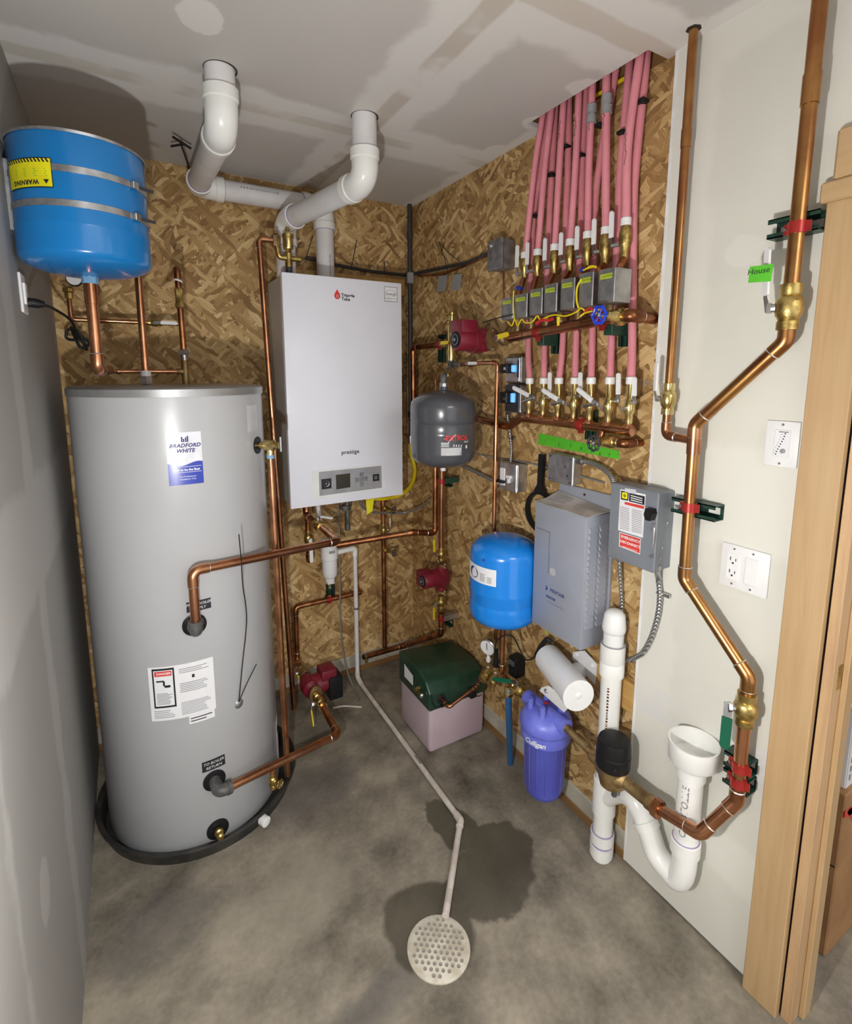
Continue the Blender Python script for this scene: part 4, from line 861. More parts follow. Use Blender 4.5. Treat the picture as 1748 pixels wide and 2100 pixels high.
for k in range(14):
    a = wl0 + (wl1 - wl0) * (k + 0.2) / 14; b2_ = a + (wl1 - wl0) / 28; z_ = zw1 - 0.008
    P_ = lambda an, z: V((UC.x + (UR + 0.0026) * math.cos(an), UC.y + (UR + 0.0026) * math.sin(an), z))
    sb.add([P_(a, z_), P_(b2_, z_), P_(b2_ - 0.03, zw1), P_(a - 0.03, zw1)], [(0, 1, 2, 3)])
sbo = part('hazard_stripe', sb, 'ink', wlab); sbo['kind'] = 'stuff'
textcyl('lettering', 'WARNING', 0.014, UC, UR + 0.0027, wl0 + (wl1 - wl0) * 0.46, zw0 + 0.010, 'ink', wlab, 0, 1.1, 0, -1, 0.0006)
ta = wl0 + (wl1 - wl0) * 0.90
part('warning_sign', MB().add([V((UC.x + (UR + 0.0027) * math.cos(ta + q / UR), UC.y + (UR + 0.0027) * math.sin(ta + q / UR), zw0 + 0.005 + w)) for q, w in ((-0.006, 0.010), (0.006, 0.010), (0, 0))], [(0, 1, 2)]), 'ink', wlab)
fpz = MB()
for k in range(4): fpz.cylpatch(UC, UR + 0.0024, wl0 + 0.04, wl1 - 0.06 - 0.02 * (k % 2), zw0 + 0.022 + k * 0.005, zw0 + 0.0235 + k * 0.005, 0.0001, 4)
fo_ = part('fine_print', fpz, 'tape_green', wlab); fo_['kind'] = 'stuff'
br = part('wall_bracket', MB().bx((-W, UC.y - 0.035, BK(8, 455, 0.9).z), (-W + 0.018, UC.y + 0.035, uzt - 0.05), 0.002), 'galvanised', ut, 'slotted grey wall bracket')
for k in range(3): part('bracket_slot', MB().bx((-W + 0.0175, UC.y - 0.012, uzk + 0.03 + k * 0.05), (-W + 0.0185, UC.y + 0.012, uzk + 0.045 + k * 0.05)), 'dark_hole', br)
# pipes over the water heater
t1 = V((UC.x, UC.y, 0)); zt1 = BK(205, 758, -UC.y).z
run('tank_feed_pipe', 'thick copper pipe hanging from the blue tank on the left wall', [V((UC.x, UC.y, uzb - 0.012)), V((UC.x, UC.y, zt1)), V((UC.x + 0.02, UC.y + 0.20, zt1 + 0.0))], 0.0143, 'copper', 0.02, couplings=[((UC.x, UC.y, uzb - 0.035), (0, 0, 1))])
zc2 = zt1
y3 = -0.50
p2 = BK(298, 752, -y3); p2t = BK(284, 560, -y3)
run('cold_water_pipe', 'copper pipe rising from the top centre of the grey water heater behind the blue tank', [V((p2.x, y3, TZ1 + 0.02)), V((p2.x, y3, p2t.z + 0.10)), V((p2.x, -0.012, p2t.z + 0.10))], 0.0112, 'copper', 0.02)
un = thing('pipe_union', 'steel pipe union wrapped with white tape on top of the grey water heater', 'union', V((p2.x, y3, TZ1 + 0.016)))
part('nut', MB().lathe([(0.014, 0.0), (0.014, 0.006), (0.019, 0.008), (0.019, 0.030), (0.015, 0.034)], V((p2.x, y3, TZ1 + 0.014)), Z, 6), 'steel', un)
part('tape_wrap', MB().lathe([(0.0155, 0.034), (0.0155, 0.052)], V((p2.x, y3, TZ1 + 0.014)), Z, 14), 'white_plastic', un)
y4 = -0.36
q1_ = BK(380, 762, -y4); zth = q1_.z
run('heater_link_pipe', 'thin copper pipe lying level just above the grey water heater top', [V((UC.x + 0.02, UC.y + 0.20, zth)), V((UC.x + 0.03, y4, zth)), V((q1_.x, y4, zth))], 0.0075, 'copper', 0.014)
p3t = BK(362, 552, -y4); zu = BK(378, 728, -y4).z
run('mixing_pipe', 'copper pipe with brass check valve standing above the right side of the grey water heater', [V((q1_.x, y4, zu)), V((q1_.x - 0.004, y4, p3t.z)), V((q1_.x - 0.004, -0.006, p3t.z + 0.02))], 0.0105, 'copper_old', 0.018)
cv = thing('check_valve', 'slim brass check valve in the copper pipe right above the grey water heater', 'valve', V((q1_.x, y4, BK(368, 612, -y4).z)))
zcv = BK(368, 612, -y4).z
part('body', MB().lathe([(0.011, -0.035), (0.015, -0.03), (0.015, -0.018), (0.013, -0.014), (0.013, 0.014), (0.015, 0.018), (0.015, 0.03), (0.011, 0.035)], V((q1_.x - 0.003, y4, zcv)), Z, 8), 'brass', cv)
part('tag_ring', MB().torus(V((q1_.x - 0.003, y4, p3t.z - 0.040)), V((.25, .1, 1)), 0.0125, 0.003, 16, 6), 'white_plastic', cv)
u2 = thing('pipe_union', 'steel pipe union over the brass tee on top of the grey water heater', 'union', V((q1_.x, y4, zu)))
part('nut', MB().lathe([(0.017, 0), (0.019, 0.004), (0.019, 0.016), (0.014, 0.02)], V((q1_.x, y4, zu)), Z, 6), 'steel', u2)
part('tail', MB().lathe([(0.012, -0.02), (0.012, 0.0)], V((q1_.x, y4, zu)), Z, 12), 'steel', u2)
bt = thing('brass_tee', 'brass tee fitting screwed in the grey water heater top', 'fitting', V((q1_.x, y4, TZ1 + 0.016)))
part('tee_body', MB().cyl((q1_.x, y4, TZ1 + 0.012), (q1_.x, y4, zu - 0.018), 0.0125, None, 12), 'bronze', bt); part('side_outlet', MB().cyl((q1_.x, y4, zth), (q1_.x - 0.028, y4, zth), 0.011, None, 12), 'bronze', bt)
y5 = 0.11
l0 = BK(139, 596, y5); l1 = BK(146, 655, y5); l2 = BK(366, 659, y5)
run('gauge_pipe', 'thin copper pipe low behind the blue tank, level along the chipboard', [V((l1.x, -y5, l0.z)), V((l1.x, -y5, l1.z)), V((l2.x, -y5, l1.z))], 0.0075, 'copper', 0.014)
gg = thing('pressure_gauge', 'round pressure gauge on brass fitting behind the blue tank bottom', 'gauge', V((l1.x, -y5, l0.z)))
part('fitting', MB().lathe([(0.009, -0.03), (0.013, -0.028), (0.013, -0.008), (0.018, -0.004), (0.018, 0.008), (0.012, 0.012)], V((l1.x, -y5, l0.z)), Z, 8), 'brass', gg)
gq = BK(152, 572, y5 + 0.01); part('dial_case', MB().cyl(gq + Y * 0.015, gq + mY * 0.012, 0.026, None, 24), 'black_plastic', gg); part('dial_face', MB().cyl(gq + mY * 0.0122, gq + mY * 0.0135, 0.023, None, 24), 'paper', gg)
vq = BK(318, 660, y5)
ball_valve('ball_valve', 'small valve with white lever on the thin pipe above the grey water heater', V((vq.x, -y5, l1.z)), X, 0.0085, 0.026, mY, X, 0.075, 0.013, 'white_plastic', 'brass')
rh = RT  # outlet on the left wall with plug and cord
ow = onp(44, 600, 0, -W)
op = thing('wall_outlet', 'white outlet plate edge-on at the left wall under the blue tank', 'outlet', ow)
z1o = onp(38, 560, 0, -W).z; z0o = onp(49, 643, 0, -W).z
part('plate', MB().bx((-W, ow.y - 0.037, z0o), (-W + 0.006, ow.y + 0.037, z1o), 0.002), 'white_plastic', op); part('receptacle', MB().bx((-W + 0.005, ow.y - 0.017, z0o + 0.022), (-W + 0.011, ow.y + 0.017, z1o - 0.022), 0.002), 'white_plastic', op)
cdz = BK(60, 620, -ow.y).z
cd = thing('power_cord', 'black power cord from the left wall outlet coiled behind the copper pipe', 'cord', V((-W + 0.012, ow.y, cdz)))
part('plug', MB().lathe([(0.012, 0), (0.012, 0.02), (0.007, 0.035)], V((-W + 0.011, ow.y, cdz)), V((1, 0.1, -0.1)), 10), 'black_plastic', cd)
part('cord', MB().tube(catmull([V((-W + 0.04, ow.y, cdz - 0.003)), BK(112, 634, 0.35), BK(146, 658, 0.2), BK(160, 690, 0.12), BK(172, 706, 0.10), BK(178, 718, 0.08)]), 0.0045, 8), 'black_rubber', cd)
part('coil', MB().tube(catmull([BK(178, 716, 0.09), BK(160, 680, 0.11), BK(141, 676, 0.1), BK(136, 692, 0.10), BK(150, 697, 0.09), BK(170, 692, 0.10), BK(183, 705, 0.09), BK(165, 712, 0.11), BK(146, 672, 0.09), BK(158, 695, 0.12)]), 0.0055, 8), 'black_rubber', cd)
# ------------------------------------------------------------------ corner: gas pipe, yellow gas flex
gx, gy = BK(841, 600, 0.035).x, -0.035
gp = thing('gas_pipe', 'black iron gas pipe standing in the corner of the two chipboard walls', 'pipe', (gx, gy, 1.30))
zg = BK(841, 905, 0.035).z
part('pipe', MB().cyl((gx, gy, zg), (gx, gy, H), 0.0115, None, 14), 'iron_black', gp)
part('coupling', MB().cyl((gx, gy, BK(841, 482, .035).z - 0.02), (gx, gy, BK(841, 482, .035).z + 0.02), 0.0145, None, 14), 'iron_black', gp)
part('tape_wrap', MB().box((gx, gy - 0.004, BK(841, 570, .035).z), (0.034, 0.03, 0.055), None, 0.006), 'tape_grey', gp)
part('tape_wrap', MB().cyl((gx, gy, BK(835, 850, .035).z - 0.015), (gx, gy, BK(835, 850, .035).z + 0.015), 0.0135, None, 14), 'black_plastic', gp)
gf = thing('gas_hose', 'yellow corrugated gas hose curving from the black gas pipe under the boiler', 'hose', (gx, gy, zg))
gpts = [V((gx, gy, zg + 0.01)), BK(844, 930, 0.05), BK(851, 965, 0.08), BK(843, 995, 0.12), BK(822, 1014, 0.16), BK(790, 1022, 0.18), BK(765, 1022, 0.18)]
part('hose', MB().tube(catmull(gpts, 10), 0.0105, 12), 'yellow_gas', gf)
part('end_fitting', MB().cyl((gx, gy, zg - 0.012), (gx, gy, zg + 0.03), 0.014, None, 8), 'steel', gf)
part('warning_tag', MB().quad([BK(750, 1018, 0.20), BK(768, 1018, 0.20), BK(764, 1048, 0.21), BK(753, 1056, 0.21)], mY, 0.001), 'warn_yellow', gf)
single('drain_hose', MB().tube(catmull([BK(737, 1026, 0.18), BK(745, 1040, 0.17), BK(765, 1050, 0.15), BK(800, 1052, 0.11), BK(832, 1051, 0.09), RT(862, 1040, 0.060), RT(880, 1026, 0.072)]), 0.0065, 10), 'mesh_hose', 'grey braided hose curving under the boiler toward the corner pipes', 'hose')
# cable bundle along the walls
cb = thing('cable_bundle', 'dark cable bundle drooping along both chipboard walls near the top of the boiler', 'cable', BK(700, 540, 0.02))
part('cable', MB().tube(catmull([BK(628, 528, 0.015), BK(690, 543, 0.015), BK(760, 556, 0.010), V((-0.06, -0.0085, 2.104)), V((-0.018, -0.0085, 2.105)), V((-0.0085, -0.020, 2.105)), V((-0.0085, -0.07, 2.105)), RT(915, 548, 0.010), RT(960, 538, 0.015), RT(1003, 519, 0.03)]), 0.0075, 8), 'iron_black', cb)
part('cable', MB().tube(catmull([V((-0.0065, -0.075, 2.09)), RT(905, 562, 0.012), RT(950, 547, 0.015), RT(1002, 524, 0.03)]), 0.0045, 8), 'copper_old', cb)
for u0, v0, u1, v1 in ((628, 528, 642, 483), (720, 553, 732, 492), (788, 560, 789, 535)): part('zip_tie', MB().tube([BK(u0, v0, 0.02), BK(u1, v1, 0.035)], 0.002, 5), 'black_rubber', cb)
for k_, (u, v) in enumerate(((908, 578), (938, 575))): part('tape_flag', MB().quad([RT(u - 8, v - 12, 0.012), RT(u + 10, v - 14, 0.012), RT(u + 6, v + 18, 0.012), RT(u - 12, v + 22, 0.012)], mX, 0.001), 'tape_grey', cb)
for k_, pts_ in enumerate((((902, 497), (922, 520), (945, 538)), ((900, 495), (912, 530), (918, 560)))): part('zip_tie', MB().tube(catmull([RT(u, v, 0.02) for u, v in pts_]), 0.0018, 5), 'black_rubber', cb)
single('mounting_nut', MB().lathe([(0.008, 0), (0.010, 0.004), (0.010, 0.012), (0.005, 0.016)], BK(742, 1092, 0.0), mY, 8), 'bronze', 'small bronze nut on the chipboard just above the level copper pipe', 'nut')
# ------------------------------------------------------------------ grey expansion tank
EC = V((-0.245, -0.708, 0)); ER = 0.1305
ezt = BK(910, 812, -EC.y).z; ezb = BK(910, 957, -EC.y + ER * 0.5).z
ex_t = thing('expansion_tank', 'dark grey expansion tank hanging by the pipes near the wall corner', 'tank', (EC.x, EC.y, ezb))
zk0 = BK(910, 945, -EC.y + ER).z; zk1 = BK(910, 822, -EC.y + ER * 0.7).z
prof = [(0.03, ezb - 0.012), (ER * 0.55, ezb - 0.006), (ER * 0.85, ezb + 0.010), (ER * 0.97, ezb + 0.03), (ER, ezb + 0.055), (ER, (ezb + zk1) / 2 - 0.006), (ER + 0.0015, (ezb + zk1) / 2), (ER, (ezb + zk1) / 2 + 0.006), (ER, (ezb + zk1) / 2 + 0.034), (ER + 0.001, (ezb + zk1) / 2 + 0.038), (ER - 0.002, (ezb + zk1) / 2 + 0.044), (ER, (ezb + zk1) / 2 + 0.05), (ER, zk1 - 0.03), (ER * 0.985, zk1 - 0.012), (ER * 0.93, zk1), (ER * 0.65, zk1 + 0.022), (ER * 0.3, zk1 + 0.034), (0.018, zk1 + 0.038), (0.016, zk1 + 0.05)]
part('shell', MB().lathe(prof, V((EC.x, EC.y, 0)), Z, 56), 'tank_grey', ex_t)
zn = zk1 + 0.045
part('neck_nut', MB().lathe([(0.013, 0.0), (0.016, 0.003), (0.016, 0.018), (0.012, 0.022)], V((EC.x, EC.y, zn)), Z, 8), 'galvanised', ex_t)
part('valve_stem', MB().cyl((EC.x, EC.y, ezb - 0.03), (EC.x, EC.y, ezb - 0.008), 0.011, None, 12), 'white_plastic', ex_t)
def eang(u, v):
    d = ray(u, v); ox, oy = CAM.x - EC.x, CAM.y - EC.y; a = d.x ** 2 + d.y ** 2; b_ = 2 * (ox * d.x + oy * d.y); c = ox * ox + oy * oy - ER * ER
    p = CAM + d * ((-b_ - math.sqrt(max(0, b_ * b_ - 4 * a * c))) / (2 * a)); return p, math.atan2(p.y - EC.y, p.x - EC.x)
pe, ae = eang(935, 900); RE = ER + 0.0016
pe0, ae0 = eang(905, 920); pe1, ae1 = eang(947, 920)
pe2, ae2 = eang(961, 920)
lt = part('print_block', MB().cylpatch(EC, ER + 0.0003, ae0, ae1, eang(925, 935)[0].z, eang(925, 918)[0].z, 0.0006), 'ink_grey', ex_t)
textcyl('lettering', '-EXTROL', 0.026, EC, RE, (eang(908, 900)[1] + eang(960, 900)[1]) / 2, eang(930, 899)[0].z, 'flame_red', ex_t, 0, 0.95, 0, 1, 0.0008)
part('white_slash', MB().tube([V((EC.x + RE * math.cos(a), EC.y + RE * math.sin(a), z)) for a, z in ((eang(919, 908)[1], eang(919, 908)[0].z), (eang(935, 891)[1], eang(935, 891)[0].z))], 0.0012, 5), 'ink_white', ex_t)
lines_cyl(lt, ae0, ae0 + (ae1 - ae0) * 0.4, eang(925, 917)[0].z, eang(925, 907)[0].z, 4, 'ink_white', ER + 0.001, 'fine_print', 0.5, EC, 0.1)['kind'] = 'stuff'
lines_cyl(lt, ae0, ae1, eang(925, 934)[0].z, eang(925, 919)[0].z, 7, 'ink_white', ER + 0.0012, 'fine_print', 0.5, EC, 0.1)['kind'] = 'stuff'
textcyl('lettering', 'PRO', 0.012, EC, RE, eang(956, 906)[1], eang(956, 906)[0].z, 'ink_white', ex_t)
ic = MB()
for u in (931, 936, 941, 946): p_, a_ = eang(u, 914); ic.cylpatch(EC, RE, a_ - 0.014, a_ + 0.014, p_.z - 0.004, p_.z + 0.004, 0.0002, 2)
p_, a_ = eang(956, 916); ic.cylpatch(EC, RE, a_ - 0.03, a_ + 0.03, p_.z - 0.006, p_.z + 0.006, 0.0002, 2)
part('pictograms', ic, 'ink_white', ex_t)['kind'] = 'stuff'
# connector above it: grey elbow, brass bits
dE = (RT(925, 760, 0.06) - V((EC.x, EC.y, RT(925, 760, 0.06).z))); zE = BK(911, 775, -EC.y).z
cn = thing('tank_connector', 'grey iron elbow and shut-off fitting over the dark grey tank', 'fitting', V((EC.x, EC.y, zn + 0.02)))
pSep = RT(927, 735, 0.10); DMX = 0.10
dE2 = V((-DMX - EC.x, RT(926, 700, DMX).y - EC.y, 0)).normalized()
part('grey_elbow', MB().tube([(EC.x, EC.y, zn + 0.018), (EC.x, EC.y, zE + 0.004), V((EC.x, EC.y, zE + 0.012)) + dE2 * 0.036], 0.0125, 12, 0.014), 'iron_grey', cn)
part('link_pipe', MB().tube([V((EC.x, EC.y, zE + 0.012)) + dE2 * 0.03, V((-DMX, RT(926, 700, DMX).y, RT(926, 746, DMX).z))], 0.008, 10), 'dull_steel', cn)
zc3 = zE + 0.03
part('union_body', MB().lathe([(0.014, -0.02), (0.017, -0.015), (0.017, 0.005), (0.012, 0.01), (0.012, 0.045)], V((EC.x, EC.y, zE + 0.013)) + dE2 * 0.05, dE2 + Z * 0.2, 10), 'brass', cn)
part('loop_ring', MB().torus(V((EC.x, EC.y, zE + 0.000)) + dE2 * 0.052, V((-.6, -.8, 0)), 0.011, 0.002, 16, 5), 'steel', cn)
# ------------------------------------------------------------------ air separator, supply pump, header
DM = 0.10
HZ = 1.735
m0 = RT(1045, 692, DM); m1 = RT(1296, 645, DM); HZ0, HZ1 = m0.z, m1.z
HR = 0.0175
sx = -DM
ysep = RT(926, 700, DM).y
zs0 = RT(926, 742, DM).z; zs1 = RT(928, 640, DM).z
sep = thing('air_separator', 'tall brass air separator left of the upper pump', 'separator', (sx, ysep, zs0))
part('column', MB().lathe([(0.013, zs0), (0.015, zs0 + 0.012), (0.016, zs0 + 0.02), (0.016, zs1 - 0.05), (0.019, zs1 - 0.048), (0.019, zs1 - 0.040), (0.013, zs1 - 0.036), (0.013, zs1 - 0.014), (0.017, zs1 - 0.012), (0.017, zs1 - 0.002), (0.012, zs1)], (sx, ysep, 0), Z, 20), 'brass_bright', sep)
part('outlet_tab', MB().cyl((sx, ysep, zs1 - 0.007), (sx - 0.028, ysep + 0.01, zs1 - 0.007), 0.005, None, 8), 'brass', sep)
part('lower_tee', MB().cyl((sx, ysep, zs0 - 0.03), (sx, ysep, zs0 + 0.005), 0.015, None, 12).cyl((sx, ysep, zs0 - 0.012), (sx, ysep - 0.06, zs0 - 0.012), 0.010, None, 12), 'iron_grey', sep)
pp0 = RT(950, 702, DM); pp1 = RT(1012, 697, DM)
ypm = (pp0.y + pp1.y) / 2; zpm = (HZ0 + RT(926, 705, DM).z) / 2
zpm = RT(970, 700, DM).z
pump('circulator_pump', 'dark red circulator pump on the chipboard feeding the upper header', V((sx, RT(986, 700, DM).y, zpm)), Y, mX, 0.98, Z)
yv2 = RT(1035, 697, DM).y
ball_valve('ball_valve', 'brass ball valve with yellow lever on the header side of the upper pump', V((sx, yv2, zpm)), Y, 0.0165, 0.030, mX, mY + Z * 0.12, 0.075, 0.017, 'yellow', 'bronze')
yv1 = RT(915, 704, DM).y
ball_valve('ball_valve', 'brass ball valve with yellow lever beside the tall air separator', V((sx, yv1, zpm)), Y, 0.013, 0.026, mX, mY * 1.0 + Z * 0.02, 0.072, 0.014, 'yellow', 'bronze')
e853 = RT(853, 716, 0.085)
run('zone_supply_pipe', 'copper pipe from the air separator bending down behind the dark grey tank', [V((sx, ysep + 0.015, zpm)), V((sx, e853.y, zpm - 0.004)), V((sx, e853.y, 1.42)), V((kR.x, kR.y, 1.42)), V((kR.x, kR.y, 1.36))], 0.0135, 'copper_old', 0.022)
stg = strut('wall_strut', 'green strut with red clamp left of the tall air separator', RT(911, 715, 0.0), Z, 0.13, mX); clamp(stg, V((sx, RT(903, 706, DM).y, zpm)), Y, 0.0135, Z, mX)
part('spacer', MB().bx((sx, RT(903, 706, DM).y - 0.006, zpm - 0.012), (-0.02, RT(903, 706, DM).y + 0.010, zpm + 0.012)), 'strut_green', stg)
# fill branch: level pipe with white lever and the thin riser
fz = RT(985, 745, 0.085).z
yr = RT(1020, 760, 0.085).y
run('fill_pipe', 'thin copper fill pipe from the air separator running down the chipboard behind the blue tank', [V((sx + 0.02, ysep - 0.05, zs0 - 0.012)), V((-0.085, ysep - 0.09, fz)), V((-0.085, yr, fz)), V((-0.085, yr, 0.60))], 0.0085, 'copper', 0.02)
ball_valve('ball_valve', 'tiny valve with white lever on the thin fill pipe', V((-0.085, RT(968, 746, .085).y, fz)), Y, 0.0095, 0.022, mX, mY, 0.07, 0.012, 'white_plastic', 'brass')
single('capillary_wire', MB().tube(catmull([RT(893, 800, 0.03), RT(895, 770, 0.03), RT(905, 750, 0.05), RT(922, 741, 0.09)]), 0.0016, 5), 'copper', 'thin copper capillary looping down from the air separator', 'wire')
# ------------------------------------------------------------------ supply header and zones
hdr = thing('supply_header', 'thick copper supply header crossing in front of the pink tubes', 'manifold', (sx, m0.y, HZ0))
hy0, hy1 = m0.y, m1.y
def hz_at(y): return HZ0 + (HZ1 - HZ0) * (y - hy0) / (hy1 - hy0)
part('pipe', MB().cyl((sx, hy0 - 0.004, hz_at(hy0 - 0.004)), (sx, -1.394, hz_at(-1.394)), HR, None, 18), 'copper', hdr)
part('end_elbow', MB().tube([(sx, hy0 - 0.012, hz_at(hy0 - 0.012)), (sx, hy0 + 0.006, HZ0), (sx, yv2 - 0.024, zpm)], HR * 1.05, 14, 0.01), 'copper_old', hdr)
zfront = -0.145
zu_ = [(1029, 1052), (1055, 1081), (1086, 1112), (1116, 1142), (1150, 1178), (1188, 1216), (1227, 1261)]
ztops = [610, 603, 592, 582, 571, 559, 551]; zbots = [655, 652, 646, 641, 634, 629, 621]
sup_b = [(1077, 528), (1103, 522), (1138, 512), (1170, 502), (1206, 487), (1243, 478), (1284, 460)]
lev_u = [(1061, 505, 562), (1082, 499, 557), (1118, 491, 548), (1151, 479, 537), (1184, 466, 527), (1219, 451, 517), (1255, 436, 504)]
sup_m = [(1096, 352), (1117, 352), (1147, 352), (1180, 352), (1208, 352), (1243, 352), (1288, 300)]
sup_t = [(1111, 254), (1129, 246), (1155, 225), (1187, 210), (1215, 190), (1244, 170), (1311, 128)]
DP = 0.065; PXR = 0.0108
ORD = ['first', 'second', 'third', 'fourth', 'fifth', 'sixth', 'seventh']
for k in range(7):
    (ua, ub) = zu_[k]; um = (ua + ub) / 2; vm = (ztops[k] + zbots[k]) / 2
    pa = RT(ua, vm, 0.150); pb_ = RT(ub, vm, 0.150); yc = (pa.y + pb_.y) / 2; hw_ = abs(pb_.y - pa.y) / 2
    zt_ = RT(um, ztops[k], 0.150).z; zb_ = RT(um, zbots[k], 0.150).z
    zv = thing('zone_valve', 'grey zone valve box with lime tag, %s along the supply header from the red pump' % ORD[k], 'zone valve', (sx, yc, zb_), 'zone valves in a row on the supply header')
    bx_ = part('actuator_box', MB().bx((-0.150, yc - hw_, zb_), (-0.085, yc + hw_, zt_), 0.002), 'galvanised', zv)
    part('side_cover', MB().bx((-0.148, yc - hw_ - 0.0012, zb_ + 0.001), (-0.086, yc - hw_ + 0.0005, zt_ - 0.001)), 'steel', zv)
    part('front_label', MB().bx((-0.1512, yc - hw_ * 0.92, zb_ + 0.004), (-0.1498, yc + hw_ * 0.92, zt_ - 0.004)), 'dull_steel', bx_)
    hh_ = zt_ - zb_
    tgo = part('warning_tag', MB().bx((-0.1518, yc - hw_ * 0.72, zt_ - hh_ * 0.30), (-0.1510, yc + hw_ * 0.72, zt_ - hh_ * 0.15)), 'tag_lime', bx_, 'lime caution tag')
    text('lettering', '\u25b2CAUTION' if False else 'CAUTION', hh_ * 0.085, V((-0.1521, yc - hw_ * 0.12, zt_ - hh_ * 0.225)), mY, Z, 'ink', bx_, 0, 1.0)
    fp_ = MB()
    for j in range(5): fp_.bx((-0.1516, yc - hw_ * (0.2 + 0.1 * (j % 3)), zb_ + hh_ * (0.12 + 0.1 * j)), (-0.1511, yc + hw_ * 0.62, zb_ + hh_ * (0.14 + 0.1 * j)))
    part('fine_print', fp_, 'galvanised', bx_)['kind'] = 'stuff'
    ys_ = yc + (0.028 if k == 6 else 0.0)
    part('body_stub', MB().cyl((sx, ys_, hz_at(ys_)), (sx, ys_, zb_ + 0.004), 0.0115, None, 12), 'bronze', zv)
    # riser through the valve up to the brass adapter
    ub_, vb_ = sup_b[k]; adp = RT(ub_, vb_, DP)
    pr = thing('supply_valve', 'brass valve with white lever above the zone valves, %s from the red pump' % ORD[k], 'valve', adp, 'supply valves below the pink tubes')
    L_ = 0.072 + 0.004 * k
    part('riser', MB().tube([(sx, yc, zt_ - 0.004), (sx, yc, zt_ + 0.012), (adp.x, adp.y, adp.z - L_ + 0.004), (adp.x, adp.y, adp.z - L_ + 0.02)], 0.0095, 10, 0.01), 'copper', pr)
    part('body', MB().lathe([(0.0105, -L_), (0.0115, -L_ * 0.88), (0.0115, -L_ * 0.72), (0.0165, -L_ * 0.56), (0.0175, -L_ * 0.42), (0.0175, -L_ * 0.26), (0.0135, -L_ * 0.10), (0.012, 0.002)], adp, Z, 12), 'brass', pr)
    part('crimp_ring', MB().lathe([(0.0132, -0.004), (0.0148, -0.002), (0.0148, 0.016), (0.0125, 0.018)], adp, Z, 16), 'white_plastic', pr, 'white expansion ring')
    lu, lv0, lv1 = lev_u[k]; so = RT(lu, lv1, DP + 0.012)
    part('stem', MB().cyl((adp.x, adp.y, so.z), (so.x, so.y, so.z), 0.0055, None, 8), 'steel', pr)
    le = RT(lu + 2, lv0, DP + 0.012)
    lever(pr, so, (le - so), mX, (le - so).length, 0.0145, 'white_plastic', 0.005, 0.003)
    # tubes
    um_, vm_ = sup_m[k]; ut_, vt_ = sup_t[k]
    tm = RT(um_, vm_, 0.060); tt_ = RT(ut_, vt_, 0.056); top = tt_ + (tt_ - tm) * ((H + 0.10 - tt_.z) / (tt_.z - tm.z))
    top.x = tt_.x
    px = thing('pink_tube', ('pink tube with grey coupling from the %s supply valve counted from the red pump' if k in (4, 5) else 'pink tube rising to the ceiling from the %s supply valve counted from the red pump') % ORD[k], 'tube', adp, 'pink supply tubes')
    part('tube', MB().tube(catmull([adp, tm, tt_, top], 6), PXR * (1.0 if k < 5 else 1.12), 12), 'pex', px)
    if k in (4, 5):
        cc = RT(*((1214, 235) if k == 4 else (1245, 215)), 0.057); dcc = (tt_ - tm).normalized()
        part('coupling', MB().lathe([(0.0155, -0.026), (0.0155, -0.004), (0.012, -0.003), (0.012, 0.003), (0.0155, 0.004), (0.0155, 0.026)], cc, dcc, 16), 'tape_grey', px, 'grey coupling with dark ring')
    if k in (2, 3, 4, 5, 6):
        wpos = adp.lerp(tm, 0.75) if k == 6 else tm.lerp(tt_, 0.5)
        sgn = MB(); rnd = random.Random(k); dd_ = (tt_ - tm).normalized() if k != 6 else (tm - adp).normalized()
        L2 = 0.10 if k == 6 else 0.055; pts_ = [wpos + mX * (PXR + 0.0014) + mY * 0.002 + dd_ * (L2 * j / 12) + Y * rnd.uniform(-0.004, 0.004) for j in range(13)]
        part('marker_writing', MB().tube(pts_, 0.0008, 4), 'ink', px)
ret_pts = [[(1087, 776), (1084, 692), (1094, 452), (1110, 352), (1121, 251)], [(1116, 776), (1118, 692), (1127, 452), (1132, 352), (1138, 245)], [(1147, 776), (1155, 692), (1161, 452), (1165, 352), (1167, 226)], [(1180, 776), (1182, 692), (1192, 452), (1194, 352), (1201, 200)], [(1213, 776), (1215, 692), (1220, 452), (1228, 352), (1258, 175)], [(1252, 776), (1255, 692), (1268, 452), (1272, 352), (1290, 145)], [(1295, 776), (1297, 692), (1299, 452), (1303, 352), (1325, 130)]]
RD = 0.060; ry0 = RT(1078, 858, RD); ry1 = RT(1292, 884, RD)
def rz_at(y): return ry0.z + (ry1.z - ry0.z) * (y - ry0.y) / (ry1.y - ry0.y)
rh_ = thing('return_header', 'copper return header with seven upright valves over the green tape', 'manifold', ry0)
part('pipe', MB().cyl((-RD, ry0.y + 0.01, rz_at(ry0.y + .01)), (-RD, ry1.y - 0.01, rz_at(ry1.y - .01)), 0.0150, None, 16), 'copper', rh_)
s0 = RT(1035, 876, RD + 0.02); s1 = RT(985, 860, RD)
part('offset_bend', MB().tube([(-RD, ry0.y - 0.004, ry0.z), (-RD, ry0.y + 0.02, ry0.z), (-RD + 0.003, s0.y - 0.01, s0.z + 0.004), (-RD + 0.003, s0.y + 0.02, s0.z), (-RD, s1.y, s1.z), (pv.x, pv.y + 0.0, s1.z)], 0.0140, 14, 0.016), 'copper_old', rh_)
levs = [((1097, 816), (1056, 795)), None, ((1156, 825), (1116, 800)), None, ((1226, 829), (1188, 798)), None, None]
ups = {1: (1128, 812, 765), 3: (1190, 810, 765), 5: (1270, 822, 767), 0: (1068, 800, 764)}
